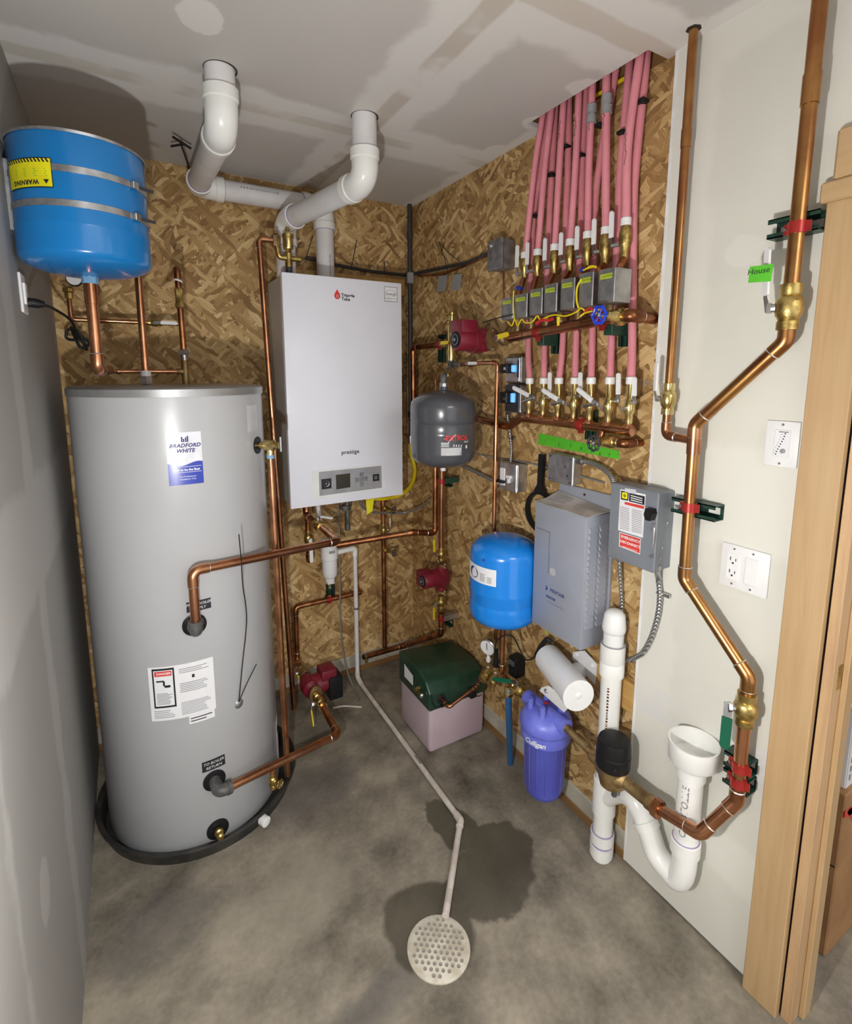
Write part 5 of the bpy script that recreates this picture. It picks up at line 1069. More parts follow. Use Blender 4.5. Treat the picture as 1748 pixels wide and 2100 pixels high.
for k in range(7):
    up_ = [RT(u, v, 0.030 + (0.022 if j == 0 else 0)) for j, (u, v) in enumerate(ret_pts[k])]
    bt_ = up_[0]; bt_ = V((-RD, RT(ret_pts[k][0][0], 776, RD).y, RT(ret_pts[k][0][0], 784, RD).z))
    q = up_[1]; q = V((-0.028, RT(ret_pts[k][1][0], 692, 0.028).y, RT(ret_pts[k][1][0], 692, 0.028).z))
    rest = [RT(u, v, 0.026) for u, v in ret_pts[k][2:]]; last = rest[-1] + (rest[-1] - rest[-2]) * ((H + 0.10 - rest[-1].z) / (rest[-1].z - rest[-2].z))
    pt = thing('pink_tube', 'pink tube close to the wall from the %s return valve counted from the grey tank' % ORD[k], 'tube', bt_, 'pink return tubes')
    part('tube', MB().tube(catmull([bt_, q] + rest + [last], 6), PXR * (1.0 if k < 6 else 1.12), 12), 'pex', pt)
    vv = thing('return_valve', ('brass valve with tilted white lever on the return header, %s from the dark grey tank' if levs[k] else 'brass valve with upright white lever on the return header, %s from the dark grey tank') % ORD[k], 'valve', V((-RD, bt_.y, rz_at(bt_.y))), 'return valves on the lower header')
    zb2 = rz_at(bt_.y); hv = bt_.z - zb2
    part('stub', MB().cyl((-RD, bt_.y, zb2 - 0.005), (-RD, bt_.y, zb2 + 0.03), 0.0095, None, 12).lathe([(0.020, 0), (0.0115, 0.012)], V((-RD, bt_.y, zb2 + 0.008)), Z, 12), 'copper', vv)
    part('body', MB().lathe([(0.0105, 0.022), (0.0115, 0.026), (0.0115, hv * 0.34), (0.0165, hv * 0.40), (0.0165, hv * 0.56), (0.0125, hv * 0.66), (0.0105, hv * 0.7), (0.0115, hv)], V((-RD, bt_.y, zb2)), Z, 12), 'brass_bright', vv)
    part('crimp_ring', MB().lathe([(0.0128, -0.006), (0.0146, -0.004), (0.0146, 0.014), (0.012, 0.016)], bt_, Z, 16), 'white_plastic', vv, 'white expansion ring')
    so = V((-RD - 0.030, bt_.y, zb2 + hv * 0.47))
    part('stem', MB().cyl((-RD, bt_.y, so.z), so, 0.006, None, 8), 'steel', vv)
    if levs[k]:
        (uA, vA), (uB, vB_) = levs[k]; A_ = RT(uA, vA, RD + 0.03); B_ = RT(uB, vB_, RD + 0.03); lever(vv, A_, B_ - A_, mX, (B_ - A_).length, 0.015, 'white_plastic', 0.006, 0.004)
        part('link', MB().cyl(so, A_, 0.005, None, 8), 'steel', vv)
    else:
        uA, vA, vB_ = {1: (1128, 815, 765), 3: (1191, 812, 765), 5: (1269, 822, 767), 6: (1340, 815, 744)}.get(k, (1068, 800, 764))
        if k == 6: uA, vA, vB_ = 1268 + 34, 824, 775
        A_ = RT(uA, vA, RD + 0.012); B_ = RT(uA + 1, vB_, RD + 0.012); lever(vv, A_, B_ - A_, mX, (B_ - A_).length, 0.0135, 'white_plastic', 0.005, 0.002)
        part('link', MB().cyl(V((-RD, bt_.y, A_.z)), A_, 0.005, None, 8), 'steel', vv)
for u, v, w_ in ((1131, 359, 14), (1160, 302, 16), (1191, 319, 14), (1099, 443, 12), (1318, 208, 16), (1277, 272, 14), (1231, 257, 12)):
    c_ = RT(u, v, 0.036)
    single('tube_clip', MB().box(c_, (0.028, w_ * 0.0018, 0.011), None, 0.003), 'black_plastic', 'small black clip holding the pink tubes on the chipboard', 'clip', 'black tube clips')
# yellow cable seen in the slot above the tubes
single('yellow_cable', MB().tube([RT(1218, 199, 0.0065), RT(1300, 149, 0.0065)], 0.006, 8), 'yellow', 'yellow cable crossing behind the pink tubes at the ceiling slot', 'cable')
# gate valves at the header ends
gy_ = -1.416; gzh = hz_at(gy_)
wheel_valve('gate_valve', 'brass gate valve with blue wheel at the end of the supply header', V((sx, gy_, gzh)), Y, 0.0165, 0.024, mX, 0.085, 0.023, 'wheel_blue', 'brass_bright')
run('supply_feed_pipe', 'short rough copper pipe from the blue wheel valve into the chipboard', [(sx, gy_ - 0.020, gzh), (sx, gy_ - 0.039, gzh), (0.006, gy_ - 0.039, gzh - 0.004)], 0.0160, 'copper_old', 0.017)
gy2 = -1.385; gz2 = rz_at(gy2) - 0.037
wheel_valve('gate_valve', 'brass gate valve with black wheel at the end of the return header', V((-RD - 0.012, gy2, gz2)), Y, 0.0125, 0.028, mX, 0.075, 0.021, 'iron_black', 'brass', lobes=8)
run('return_feed_pipe', 'short rough copper pipe from the black wheel valve into the chipboard', [(-RD - 0.012, gy2 - 0.026, gz2), (-RD - 0.012, gy2 - 0.05, gz2), (0.006, gy2 - 0.05, gz2 - 0.002)], 0.0125, 'copper_old', 0.02)
part('drop_tee', MB().tube([(-RD, gy2 + 0.045, rz_at(gy2 + 0.045)), (-RD - 0.012, gy2 + 0.045, gz2), (-RD - 0.012, gy2 + 0.02, gz2)], 0.0125, 12, 0.012), 'copper', rh_)
for (u, v), lab, ln in (((1130, 697), 'dark green strut behind the supply header near the middle', 0.10), ((1270, 678), 'dark green strut behind the supply header near its blue wheel', 0.10), ((1196, 868), 'dark green upright strut behind the return header', 0.10)):
    ps0 = RT(u, v, 0.0); ps0.y = {1130: -1.080, 1270: -1.366, 1196: -1.2515}[u]
    s_ = strut('wall_strut', lab, ps0, Z, ln, mX, 0.034)
    if v < 800:
        yy_ = ps0.y; part('standoff', MB().bx((sx + 0.01, yy_ - 0.016, hz_at(yy_) - 0.044), (-0.016, yy_ + 0.016, hz_at(yy_) - 0.005), 0.002), 'strut_green', s_)
        yc_ = -1.3545 if u == 1270 else yy_; clamp(s_, V((sx, yc_, hz_at(yc_))), Y, HR, Z, mX)
    else:
        yy_ = ps0.y; clamp(s_, V((-RD, yy_, rz_at(yy_))), Y, 0.015, Z, mX)
# yellow and blue wires looping along the header
wz = thing('thermostat_wire', 'yellow thermostat wires tied along the underside of the zone valves', 'wire', RT(1060, 660, 0.13))
part('wire', MB().tube(catmull([RT(u, v, 0.157) for u, v in ((1042, 660), (1050, 668), (1056, 655), (1062, 668), (1070, 655), (1078, 662), (1092, 660), (1102, 648), (1110, 655), (1135, 646), (1160, 648), (1182, 640), (1192, 632), (1200, 640), (1190, 650), (1200, 642), (1235, 634))]), 0.0024, 6), 'yellow', wz)
part('wire', MB().tube(catmull([RT(u, v, 0.157) for u, v in ((1193, 572), (1184, 590), (1183, 615), (1187, 632))]), 0.0030, 6), 'yellow', wz)
part('wire', MB().tube(catmull([RT(1054, 596, 0.157), RT(1053, 625, 0.157), RT(1055, 655, 0.157)]), 0.0022, 6), 'yellow', wz)
for j in range(3): part('wire', MB().tube(catmull([RT(1192 + j * 3, 555, 0.130), RT(1202 + j * 4, 552 - j * 3, 0.132), RT(1216 + j * 3, 548 - j, 0.130), RT(1224, 549, 0.130)]), 0.0018, 6), 'yellow', wz)
part('wire_nut', MB().cyl(RT(1146, 650, 0.158), RT(1145, 668, 0.158), 0.006, 0.004, 8), 'yellow', wz); part('wire_nut', MB().cyl(RT(1192, 556, 0.130), RT(1198, 549, 0.130), 0.006, 0.004, 8), 'wire_blue', wz); part('wire_nut', MB().cyl(RT(1062, 590, 0.135), RT(1070, 592, 0.135), 0.008, 0.006, 8), 'wire_blue', wz)
part('red_loop', MB().tube(catmull([RT(u, v, 0.157) for u, v in ((1100, 663), (1112, 656), (1124, 657), (1135, 654))]), 0.0045, 6), 'red_plastic', wz)
part('red_loop', MB().tube(catmull([RT(u, v, 0.157) for u, v in ((1200, 640), (1210, 632), (1222, 640))]), 0.0035, 6), 'red_plastic', wz)
for (ua, va), (ub2, vb2) in (((1195, 648), (1187, 680)), ((1072, 665), (1070, 695)), ((1150, 650), (1118, 672))): part('zip_tie', MB().tube([RT(ua, va, 0.158), RT(ub2, vb2, 0.126)], 0.0014, 5), 'black_rubber', wz)
single('wire_tail', MB().tube(catmull([RT(990, 662, 0.06), RT(1008, 656, 0.13), RT(1022, 652, 0.160), RT(1052, 645, 0.158)]), 0.0022, 6), 'black_rubber', 'black wire tail sticking out left of the first zone valve', 'wire')
# ------------------------------------------------------------------ electrical boxes on the chipboard
jb = thing('junction_box', 'dark grey plastic junction box high on the chipboard beside the cable bundle', 'electrical box', (0, -0.79, 2.0))
b_ = part('body', MB().bx((-0.055, -0.828, 2.0), (0.0, -0.745, 2.108), 0.006, 2), 'dull_steel', jb)
part('cover', MB().bx((-0.070, -0.832, 1.997), (-0.054, -0.741, 2.111), 0.006, 2), 'dull_steel', jb)
part('sticker', MB().bx((-0.0708, -0.775, 2.085), (-0.0698, -0.762, 2.092)), 'paper', jb)
for yy in (-0.815, -0.758):
    for zz in (2.012, 2.096): part('screw', MB().cyl((-0.072, yy, zz), (-0.069, yy, zz), 0.004, None, 8), 'steel', jb)
single('cable_drop', MB().tube([RT(1033, 552, 0.012), RT(1033, 600, 0.012), RT(1036, 640, 0.03)], 0.003, 6), 'copper_old', 'thin brown cable dropping from the dark grey junction box to the zone valves', 'cable')
for k, (z0, z1, lab) in enumerate(((1.570, 1.668, 'upper grey relay box with lit blue lamp behind the thin fill pipe'), (1.456, 1.563, 'lower grey relay box with lit blue lamp above the return header'))):
    rb = thing('relay_box', lab, 'relay box', (0, -0.89, z0))
    part('case', MB().bx((-0.045, -0.935, z0), (0.0, -0.842, z1), 0.004), 'dull_steel', rb)
    part('side_plate', MB().bx((-0.044, -0.9375, z0 + 0.006), (-0.002, -0.9345, z1 - 0.006)), 'galvanised', rb)
    part('front_plate', MB().bx((-0.049, -0.928, z0 + 0.004), (-0.0445, -0.846, z1 - 0.004), 0.002), 'galvanised' if k == 0 else 'iron_black', rb)
    rl = part('relay', MB().bx((-0.080, -0.892, z0 + 0.036), (-0.049, -0.848, z1 - 0.028), 0.003), 'black_plastic', rb, 'black plug-in relay')
    part('terminal', MB().bx((-0.0815, -0.886, z0 + 0.048), (-0.0795, -0.874, z0 + 0.058)), 'steel', rl)
    part('pilot_lamp', MB().bx((-0.064, -0.912, z0 + 0.040), (-0.049, -0.895, z1 - 0.032), 0.003), 'led_blue', rb, 'lit blue pilot lamp')
    part('slot', MB().bx((-0.051, -0.924, z0 + 0.02), (-0.0485, -0.917, z1 - 0.015)), 'ink', rb)
s1b = thing('switch_box', 'square steel switch box with white plate beside the thin fill pipe', 'electrical box', (0, -0.885, 1.15))
part('box', MB().bx((-0.050, -0.934, 1.150), (0.0, -0.836, 1.258), 0.003), 'galvanised', s1b)
cvr = part('cover', MB().bx((-0.056, -0.936, 1.148), (-0.0495, -0.834, 1.260), 0.002), 'galvanised', s1b)
part('toggle_plate', MB().bx((-0.059, -0.868, 1.165), (-0.0555, -0.836, 1.235), 0.002), 'white_plastic', s1b, 'white label plate')
part('toggle', MB().bx((-0.066, -0.906, 1.200), (-0.056, -0.884, 1.212)).bx((-0.066, -0.899, 1.182), (-0.056, -0.891, 1.202)), 'white_plastic', s1b)
part('edge_flange', MB().bx((-0.060, -0.932, 1.155), (-0.0555, -0.926, 1.254)), 'steel', s1b)
part('zip_tie', MB().bx((-0.075, -0.870, 1.176), (-0.055, -0.812, 1.187), 0.002), 'black_plastic', s1b)
s2b = thing('junction_box', 'square steel junction box behind the grey pump controller', 'electrical box', (0, -1.15, 1.23))
part('box', MB().bx((-0.045, -1.212, 1.230), (0.0, -1.097, 1.326), 0.003), 'galvanised', s2b)
kp = part('cover', MB().bx((-0.049, -1.214, 1.228), (-0.0445, -1.095, 1.328), 0.002), 'galvanised', s2b)
for yy, zz in ((-1.202, 1.318), (-1.108, 1.318), (-1.202, 1.238), (-1.108, 1.238), (-1.180, 1.29), (-1.19, 1.26)): part('screw', MB().cyl((-0.0505, yy, zz), (-0.0485, yy, zz), 0.003, None, 8), 'dark_hole', kp)
def conduit(name, label, pts, r=0.0065, straps=()):
    t = thing(name, label, 'conduit', pts[0]); part('flex', MB().tube(catmull(pts, 10), r, 12), 'flex_conduit', t)
    for p in straps: part('strap', MB().torus(V(p), Z, r * 1.1, r * 0.35, 12, 6).box(V(p) + mY * r * 2.4, (0.006, r * 3, 0.010)), 'steel', t)
    e = V(pts[-1]) - V(pts[-2]); part('connector', MB().cyl(V(pts[0]) + (V(pts[0]) - V(pts[1])).normalized() * 0.006, V(pts[0]) + (V(pts[1]) - V(pts[0])).normalized() * 0.014, r * 1.5, None, 8), 'steel', t)
    return t
conduit('flex_conduit', 'thin flexible steel conduit between the relay box and the switch box', [RT(1041, 846, 0.03), RT(1042, 862, 0.035), RT(1046, 890, 0.02), RT(1049, 920, 0.015), RT(1047, 954, 0.03)], 0.0055, [RT(1048, 898, 0.018)])
conduit('flex_conduit', 'flexible steel conduit slanting from under the dark grey tank to the switch box', [RT(1026, 992, 0.03), RT(990, 975, 0.02), RT(955, 958, 0.02), RT(930, 948, 0.02)], 0.0075)
conduit('flex_conduit', 'flexible steel conduit arching from the steel junction box to the disconnect box', [RT(1188, 945, 0.025), RT(1215, 950, 0.02), RT(1240, 963, 0.03), RT(1255, 980, 0.04), RT(1262, 1000, 0.05)], 0.0085)
conduit('flex_conduit', 'flexible steel conduit hanging straight below the disconnect box', [RT(1270, 1142, 0.035), RT(1273, 1190, 0.02), RT(1276, 1240, 0.008), RT(1275, 1275, 0.008), RT(1268, 1300, 0.008)], 0.0065, [RT(1276, 1270, 0.009)])
conduit('flex_conduit', 'flexible steel conduit looping from the disconnect box over the drywall to the white standpipe', [RT(1347, 1160, 0.06), RT(1351, 1190, 0.03), RT(1354, 1218, 0.026), RT(1350, 1260, 0.026), RT(1337, 1305, 0.026), RT(1320, 1337, 0.026), RT(1306, 1347, 0.026), RT(1294, 1353, 0.022), RT(1280, 1356, 0.011), RT(1262, 1357, 0.009)], 0.0080, [RT(1354, 1216, 0.028)])
single('wall_cable', MB().tube(catmull([RT(945, 925, 0.006), RT(1000, 935, 0.006), RT(1060, 945, 0.006), RT(1100, 953, 0.008), V((-0.012, -1.099, RT(1110, 955, 0.006).z))]), 0.0035, 6), 'cord_grey', 'thin grey cable stapled along the chipboard behind the switch box', 'cable')
single('wall_cable', MB().tube(catmull([V((-0.012, -1.210, RT(1185, 975, 0.006).z)), RT(1200, 979, 0.008), RT(1240, 990, 0.006)]), 0.0035, 6), 'cord_grey', 'short grey cable from the steel junction box behind the pump controller', 'cable')
# green tape with marks
tpz = thing('green_tape', 'strip of bright green tape with marker numbers stuck on the chipboard', 'tape', RT(1190, 915, 0))
part('strip', MB().quad([RT(1106, 888, 0.0004), RT(1104, 911, 0.0004), RT(1270, 942, 0.0004), RT(1272, 925, 0.0004)], mX, 0.0008), 'tape_green', tpz)
for i_, (u, v, ch) in enumerate(((1118, 904, '1'), (1146, 911, '2'), (1171, 914, '3'), (1192, 920, '4'), (1213, 927, '5'), (1231, 931, '6'), (1250, 934, '7'))): text('lettering', ch, 0.016, RT(u, v, 0.0016), mY, Z, 'ink', tpz)
# wrench hanging on the wall
wr_ = thing('filter_wrench', 'black plastic filter wrench hanging on the chipboard behind the grey pump controller', 'wrench', RT(1110, 1000, 0))
A_ = RT(1118, 932, 0.018); A_.y += 0.008; B_ = RT(1112, 1010, 0.018); B_.y = A_.y + 0.004
part('handle', MB().quad([A_ + Y * 0.013, A_ + mY * 0.013, B_ + mY * 0.012 + Z * 0.03, B_ + mY * 0.03, B_ + Y * 0.03, B_ + Y * 0.012 + Z * 0.03], mX, 0.012), 'black_plastic', wr_)
cc_ = B_ - Z * 0.075; part('ring', MB().lathe([(0.067, -0.008), (0.079, -0.008), (0.079, 0.008), (0.067, 0.008), (0.067, -0.008)], cc_, X, 36, False), 'black_plastic', wr_)
# ------------------------------------------------------------------ pump controller
PY0, PY1, PZ0, PZ1, PD = -1.352, -1.120, 0.722, 1.165, 0.125
pcx = thing('pump_controller', 'tall grey pump controller enclosure with louvred side on the chipboard', 'controller', (0, (PY0 + PY1) / 2, PZ0))
part('cover', MB().bx((-PD, PY0, PZ0), (-0.012, PY1, PZ1), 0.004, 2), 'enclosure_grey', pcx)
part('back_plate', MB().bx((-0.012, PY0 - 0.006, PZ0 - 0.0), (0.0, PY1 + 0.004, PZ1 + 0.055), 0.002), 'enclosure_grey', pcx)
part('hole', MB().cyl((-0.0126, (PY0 + PY1) / 2, PZ1 + 0.035), (-0.0118, (PY0 + PY1) / 2, PZ1 + 0.035), 0.005, None, 10), 'dark_hole', pcx)
lv = None
for cx_ in (-0.093, -0.045):
    for k in range(16):
        z_ = PZ1 - 0.045 - k * 0.0212
        if lv is None:
            vs = [(-0.020, 0, -0.008), (0.020, 0, -0.008), (0.017, -0.008, -0.0075), (-0.017, -0.008, -0.0075), (-0.019, 0, 0.010), (0.019, 0, 0.010)]
            m_ = MB().add([V(p) + V((cx_, PY0, z_)) for p in vs], [(0, 1, 2, 3), (3, 2, 5, 4), (0, 3, 4), (1, 5, 2)])
            o = part('louver', m_, 'enclosure_grey', pcx); L0 = V((cx_, PY0, z_)); lv = o.data
        else:
            o = bpy.data.objects.new('louver', lv); col.objects.link(o); o.parent = pcx; o.location = V((cx_, PY0, z_)) - L0
rib = MB().bx((-PD - 0.002, PY1 - 0.075, PZ1 - 0.092), (-PD + 0.001, PY1 - 0.010, PZ1 - 0.088)).bx((-PD - 0.002, PY1 - 0.079, PZ1 - 0.235), (-PD + 0.001, PY1 - 0.075, PZ1 - 0.088))
part('cover_groove', rib, 'enclosure_dark', pcx)
nF = V((-PD - 0.0006, 0, 0))
text('brand_lettering', 'PENTAIR', 0.0165, RT(1143, 1217.5, PD + 0.0008), mY, Z, 'ink_navy', pcx, 0, 1.05, 'CENTER', 0.0003)
lgp = RT(1121, 1206, PD + 0.0008)
part('brand_mark', MB().add([lgp + V((0, -a, c)) for a, c in ((-0.006, 0.007), (0.001, 0.007), (0.007, 0.0), (0.001, -0.007), (-0.006, -0.007), (0.0, 0.0))], [(0, 5, 2, 1), (5, 4, 3, 2)]), 'ink_navy', pcx)
text('model_lettering', 'PENTEK', 0.0125, RT(1130, 1227, PD + 0.0008), mY, Z, 'ink_navy', pcx, 0, 1.05, 'CENTER', 0.0004)
text('model_lettering', 'INTELLIDRIVE', 0.012, RT(1138, 1241, PD + 0.0008), mY, Z, 'enclosure_dark', pcx)
part('dirt_smudge', MB().lathe([(0.014, 0.0), (0.0, 0.0004)], RT(1134, 1173, PD + 0.0002), mX, 14, False), 'grey_side', pcx)
wt = RT(1120, 1296, PD + 0.001); part('hazard_sticker', MB().quad([wt + V((0, 0.007, -0.006)), wt + V((0, -0.007, -0.006)), wt + V((0, 0, 0.008))], mX, 0.0004), 'tag_lime', pcx)
# sheet of paper on it
pap = MB(); n_ = 12
for i in range(n_ + 1):
    f = i / n_
    for j in range(5):
        g_ = j / 4; x_ = -PD - 0.006 + (PD - 0.009) * g_; y_ = PY1 + 0.002 + (PY0 - PY1 - 0.01) * f
        z_ = PZ1 + 0.003 + 0.045 * (max(0, g_ - 0.3) ** 1.6) * (1 - f) ** 1.2 + 0.006 * f * g_
        pap.v.append(V((x_, y_, z_)))
for i in range(n_):
    for j in range(4): a = i * 5 + j; pap.f.append((a, a + 1, a + 6, a + 5))
o0 = len(pap.v); pap.v += [v - Z * 0.0012 for v in pap.v]; pap.f += [tuple(i + o0 for i in reversed(f)) for f in pap.f[:]]
for i in range(n_): a = i * 5; pap.f += [(a, a + 5, a + 5 + o0, a + o0), (a + 4, a + 4 + o0, a + 9 + o0, a + 9)]
for j in range(4): a = j; b2 = n_ * 5 + j; pap.f += [(a, a + o0, a + 1 + o0, a + 1), (b2, b2 + 1, b2 + 1 + o0, b2 + o0)]
ps_ = thing('paper_sheet', 'dusty printed sheet of paper lying on top of the grey pump controller', 'paper', (-0.06, (PY0 + PY1) / 2, PZ1))
part('sheet', pap, 'paper_old', ps_)
for k in range(5):
    g_ = 0.42 + 0.1 * k; f0, f1 = 0.06, 0.38
    pts = [V((-PD - 0.006 + (PD - 0.009) * g_, PY1 + 0.002 + (PY0 - PY1 - 0.01) * f, PZ1 + 0.0042 + 0.045 * (max(0, g_ - 0.3) ** 1.6) * (1 - f) ** 1.2 + 0.006 * f * g_)) for f in (f0, (f0 + f1) / 2, f1)]
    part('text_line', MB().tube(pts, 0.0009, 4), 'ink_grey', ps_)
# ------------------------------------------------------------------ safety disconnect
SY0_, SY1_, SZ0, SZ1, SD = -1.566, -1.408, 1.053, 1.280, 0.088
ds = thing('disconnect_box', 'dark grey safety switch box with red emergency label straddling chipboard and drywall', 'switch box', (-DW, (SY0_ + SY1_) / 2, SZ0))
part('enclosure', MB().bx((-SD + 0.008, SY0_, SZ0), (-DW + 0.002, SY1_, SZ1), 0.003), 'enclosure_dark', ds)
dr_ = part('door', MB().bx((-SD, SY0_ - 0.002, SZ0 - 0.002), (-SD + 0.010, SY1_ + 0.002, SZ1 + 0.002), 0.003), 'enclosure_dark', ds)
def dsq(us, e): return [RT(u, v, SD + e) for u, v in us]
wl_ = part('instruction_label', MB().quad(dsq(((1273, 1003), (1268, 1087), (1319, 1103), (1325, 1014)), 0.0002), mX, 0.0004), 'paper', ds, 'white instruction label')
part('logo_square', MB().quad(dsq(((1274.5, 1006), (1274, 1024), (1289, 1027), (1290, 1009)), 0.0008), mX, 0.0003), 'ink', wl_)
part('logo_yellow', MB().quad(dsq(((1276.5, 1009), (1276, 1021.5), (1287, 1024), (1287.5, 1011.5)), 0.0013), mX, 0.0003), 'warn_yellow', wl_)
part('logo_mark', MB().torus(RT(1281.8, 1016.6, SD + 0.0016), X, 0.0042, 0.0008, 4, 4), 'ink', wl_)
text('logo_letter', 'D', 0.009, RT(1281.8, 1016.4, SD + 0.002), mY, Z, 'ink', wl_, bold=0.0004)
part('black_panel', MB().quad(dsq(((1291, 1011), (1290.5, 1028), (1322, 1036), (1323, 1018)), 0.0008), mX, 0.0003), 'ink', wl_)
part('red_panel', MB().quad(dsq(((1282, 1029), (1281.5, 1034), (1321, 1044), (1321.5, 1038)), 0.0008), mX, 0.0003), 'sign_red', wl_)
for k_ in range(3): part('white_line', MB().quad(dsq(((1294, 1015 + k_ * 4.5), (1294, 1017 + k_ * 4.5), (1318, 1023.5 + k_ * 4.5), (1318, 1021.5 + k_ * 4.5)), 0.0013), mX, 0.0002), 'ink_white', wl_)
fp_ = MB()
for k_ in range(13):
    v0 = 1038 + k_ * 3.7
    fp_.quad(dsq(((1272, v0), (1272, v0 + 1.3), (1291, v0 + 6.3), (1291, v0 + 5)), 0.0008), mX, 0.0002).quad(dsq(((1296, v0 + 5.8), (1296, v0 + 7.1), (1317, v0 + 12.5), (1317, v0 + 11.2)), 0.0008), mX, 0.0002)
part('fine_print', fp_, 'ink_grey', wl_)['kind'] = 'stuff'
rd = part('emergency_label', MB().quad(dsq(((1271, 1091), (1270, 1120), (1313, 1137), (1315, 1104)), 0.0002), mX, 0.0005), 'ink_white', ds, 'red emergency disconnect label')
part('red_field', MB().quad(dsq(((1272.3, 1093), (1271.5, 1119), (1312, 1134.8), (1313.6, 1105.3)), 0.001), mX, 0.0003), 'sign_red', rd)
ez_ = (RT(1305, 1114, SD) - RT(1280, 1106.5, SD)).normalized()
text('lettering', 'EMERGENCY', 0.0115, RT(1293, 1106, SD + 0.0016), mY, Z, 'ink_white', rd, 0, 1.0, 'CENTER', 0.0003)
text('lettering', 'DISCONNECT', 0.0110, RT(1292.6, 1116, SD + 0.0016), mY, Z, 'ink_white', rd, 0, 1.0, 'CENTER', 0.0003)
text('lettering', 'SERVICE EQUIPMENT', 0.0055, RT(1292, 1125.5, SD + 0.0016), mY, Z, 'ink_white', rd)
part('tape_piece', MB().quad(dsq(((1282, 1001), (1282, 1009), (1305, 1014), (1305, 1004)), 0.0013), mX, 0.0003), 'clear_film', ds)
kn = RT(1340, 1054, SD + 0.004)
part('handle_knob', MB().quad([kn + V((0, a, c)) for a, c in ((0.010, 0.016), (0.014, -0.002), (0.008, -0.016), (-0.006, -0.016), (-0.012, 0.004), (-0.008, 0.016))], mX, 0.022), 'black_plastic', ds, 'black switch handle')
part('hasp', MB().quad(dsq(((1337, 1074), (1335, 1086), (1344, 1088), (1347, 1074)), 0.001), mX, 0.004).tube([RT(1343, 1082, SD + 0.006), RT(1341, 1110, SD + 0.008), RT(1338, 1122, SD + 0.006)], 0.003, 8), 'galvanised', ds)
part('latch', MB().quad(dsq(((1336, 1136), (1332, 1142), (1341, 1145), (1342, 1135)), 0.0005), mX, 0.002), 'galvanised', ds)
for yy, zz in ((SY0_ - 0.0005, 1.19), (SY0_ - 0.0005, 1.12), (SY0_ - 0.0005, 1.09)): part('rivet', MB().cyl((-0.055 + (zz - 1.12) * 0.2, yy - 0.001, zz), (-0.055 + (zz - 1.12) * 0.2, yy + 0.001, zz), 0.004, None, 8), 'steel', ds)
# ------------------------------------------------------------------ blue pressure tank
QC = V((-0.150, -0.990, 0)); QR = 0.1275; qzb, qzt = 0.680, 1.012
pt_ = thing('pressure_tank', 'bright blue pressure tank with white label beside the grey pump controller', 'tank', (QC.x, QC.y, qzb))
prof = [(0.03, qzb - 0.008)] + [(0.03 + (QR - 0.03) * math.sin(a), qzb - 0.008 + 0.052 * (1 - math.cos(a))) for a in [math.pi / 2 * k / 7 for k in range(1, 8)]]
prof += [(QR, 0.765), (QR - 0.002, 0.770), (QR - 0.002, 0.776), (QR, 0.781), (QR, 0.812), (QR + 0.001, 0.815), (QR, 0.819), (QR, qzt - 0.062)] + [(0.02 + (QR - 0.02) * math.cos(a), qzt - 0.062 + 0.062 * math.sin(a)) for a in [math.pi / 2 * k / 7 for k in range(1, 8)]]
part('shell', MB().lathe(prof, V((QC.x, QC.y, 0)), Z, 56), 'blue_bright', pt_)
def qang(u, v):
    d = ray(u, v); ox, oy = CAM.x - QC.x, CAM.y - QC.y; a = d.x ** 2 + d.y ** 2; b_ = 2 * (ox * d.x + oy * d.y); c = ox * ox + oy * oy - QR * QR
    p = CAM + d * ((-b_ - math.sqrt(max(0, b_ * b_ - 4 * a * c))) / (2 * a)); return p, math.atan2(p.y - QC.y, p.x - QC.x)
aR = qang(1018, 1190)[1]; aL = aR - 1.35; zl0 = qang(1018, 1204)[0].z; zl1 = qang(1018, 1170)[0].z
ql = part('white_label', MB().cylpatch(QC, QR + 0.0004, aL, aR, zl0, zl1, 0.0006), 'paper', pt_, 'white data label')
lines_cyl(ql, aR - 0.52, aR - 0.32, zl0 + 0.008, zl1 - 0.022, 6, 'ink_grey', QR + 0.0012, 'fine_print', 0.45, QC)['kind'] = 'stuff'
lines_cyl(ql, aR - 0.27, aR - 0.08, zl0 + 0.008, zl1 - 0.030, 6, 'ink_grey', QR + 0.0012, 'fine_print', 0.45, QC)['kind'] = 'stuff'
ov = MB(); ao = aR - 0.80; zo = (zl0 + zl1) / 2
ov.add([V((QC.x + (QR + 0.0014) * math.cos(ao + 0.21 * math.cos(t)), QC.y + (QR + 0.0014) * math.sin(ao + 0.21 * math.cos(t)), zo + 0.021 * math.sin(t))) for t in [2 * math.pi * k / 24 for k in range(24)]], [tuple(range(24))])
part('oval_logo', ov, 'ink_navy', ql); textcyl('logo_script', 'Pro', 0.022, QC, QR + 0.0018, ao, zo, 'ink_white', ql, 0.3)
part('blue_mark', MB().cylpatch(QC, QR + 0.0002, aR - 0.42, aR - 0.36, qzt - 0.066, qzt - 0.058, 0.003), 'label_blue', pt_)
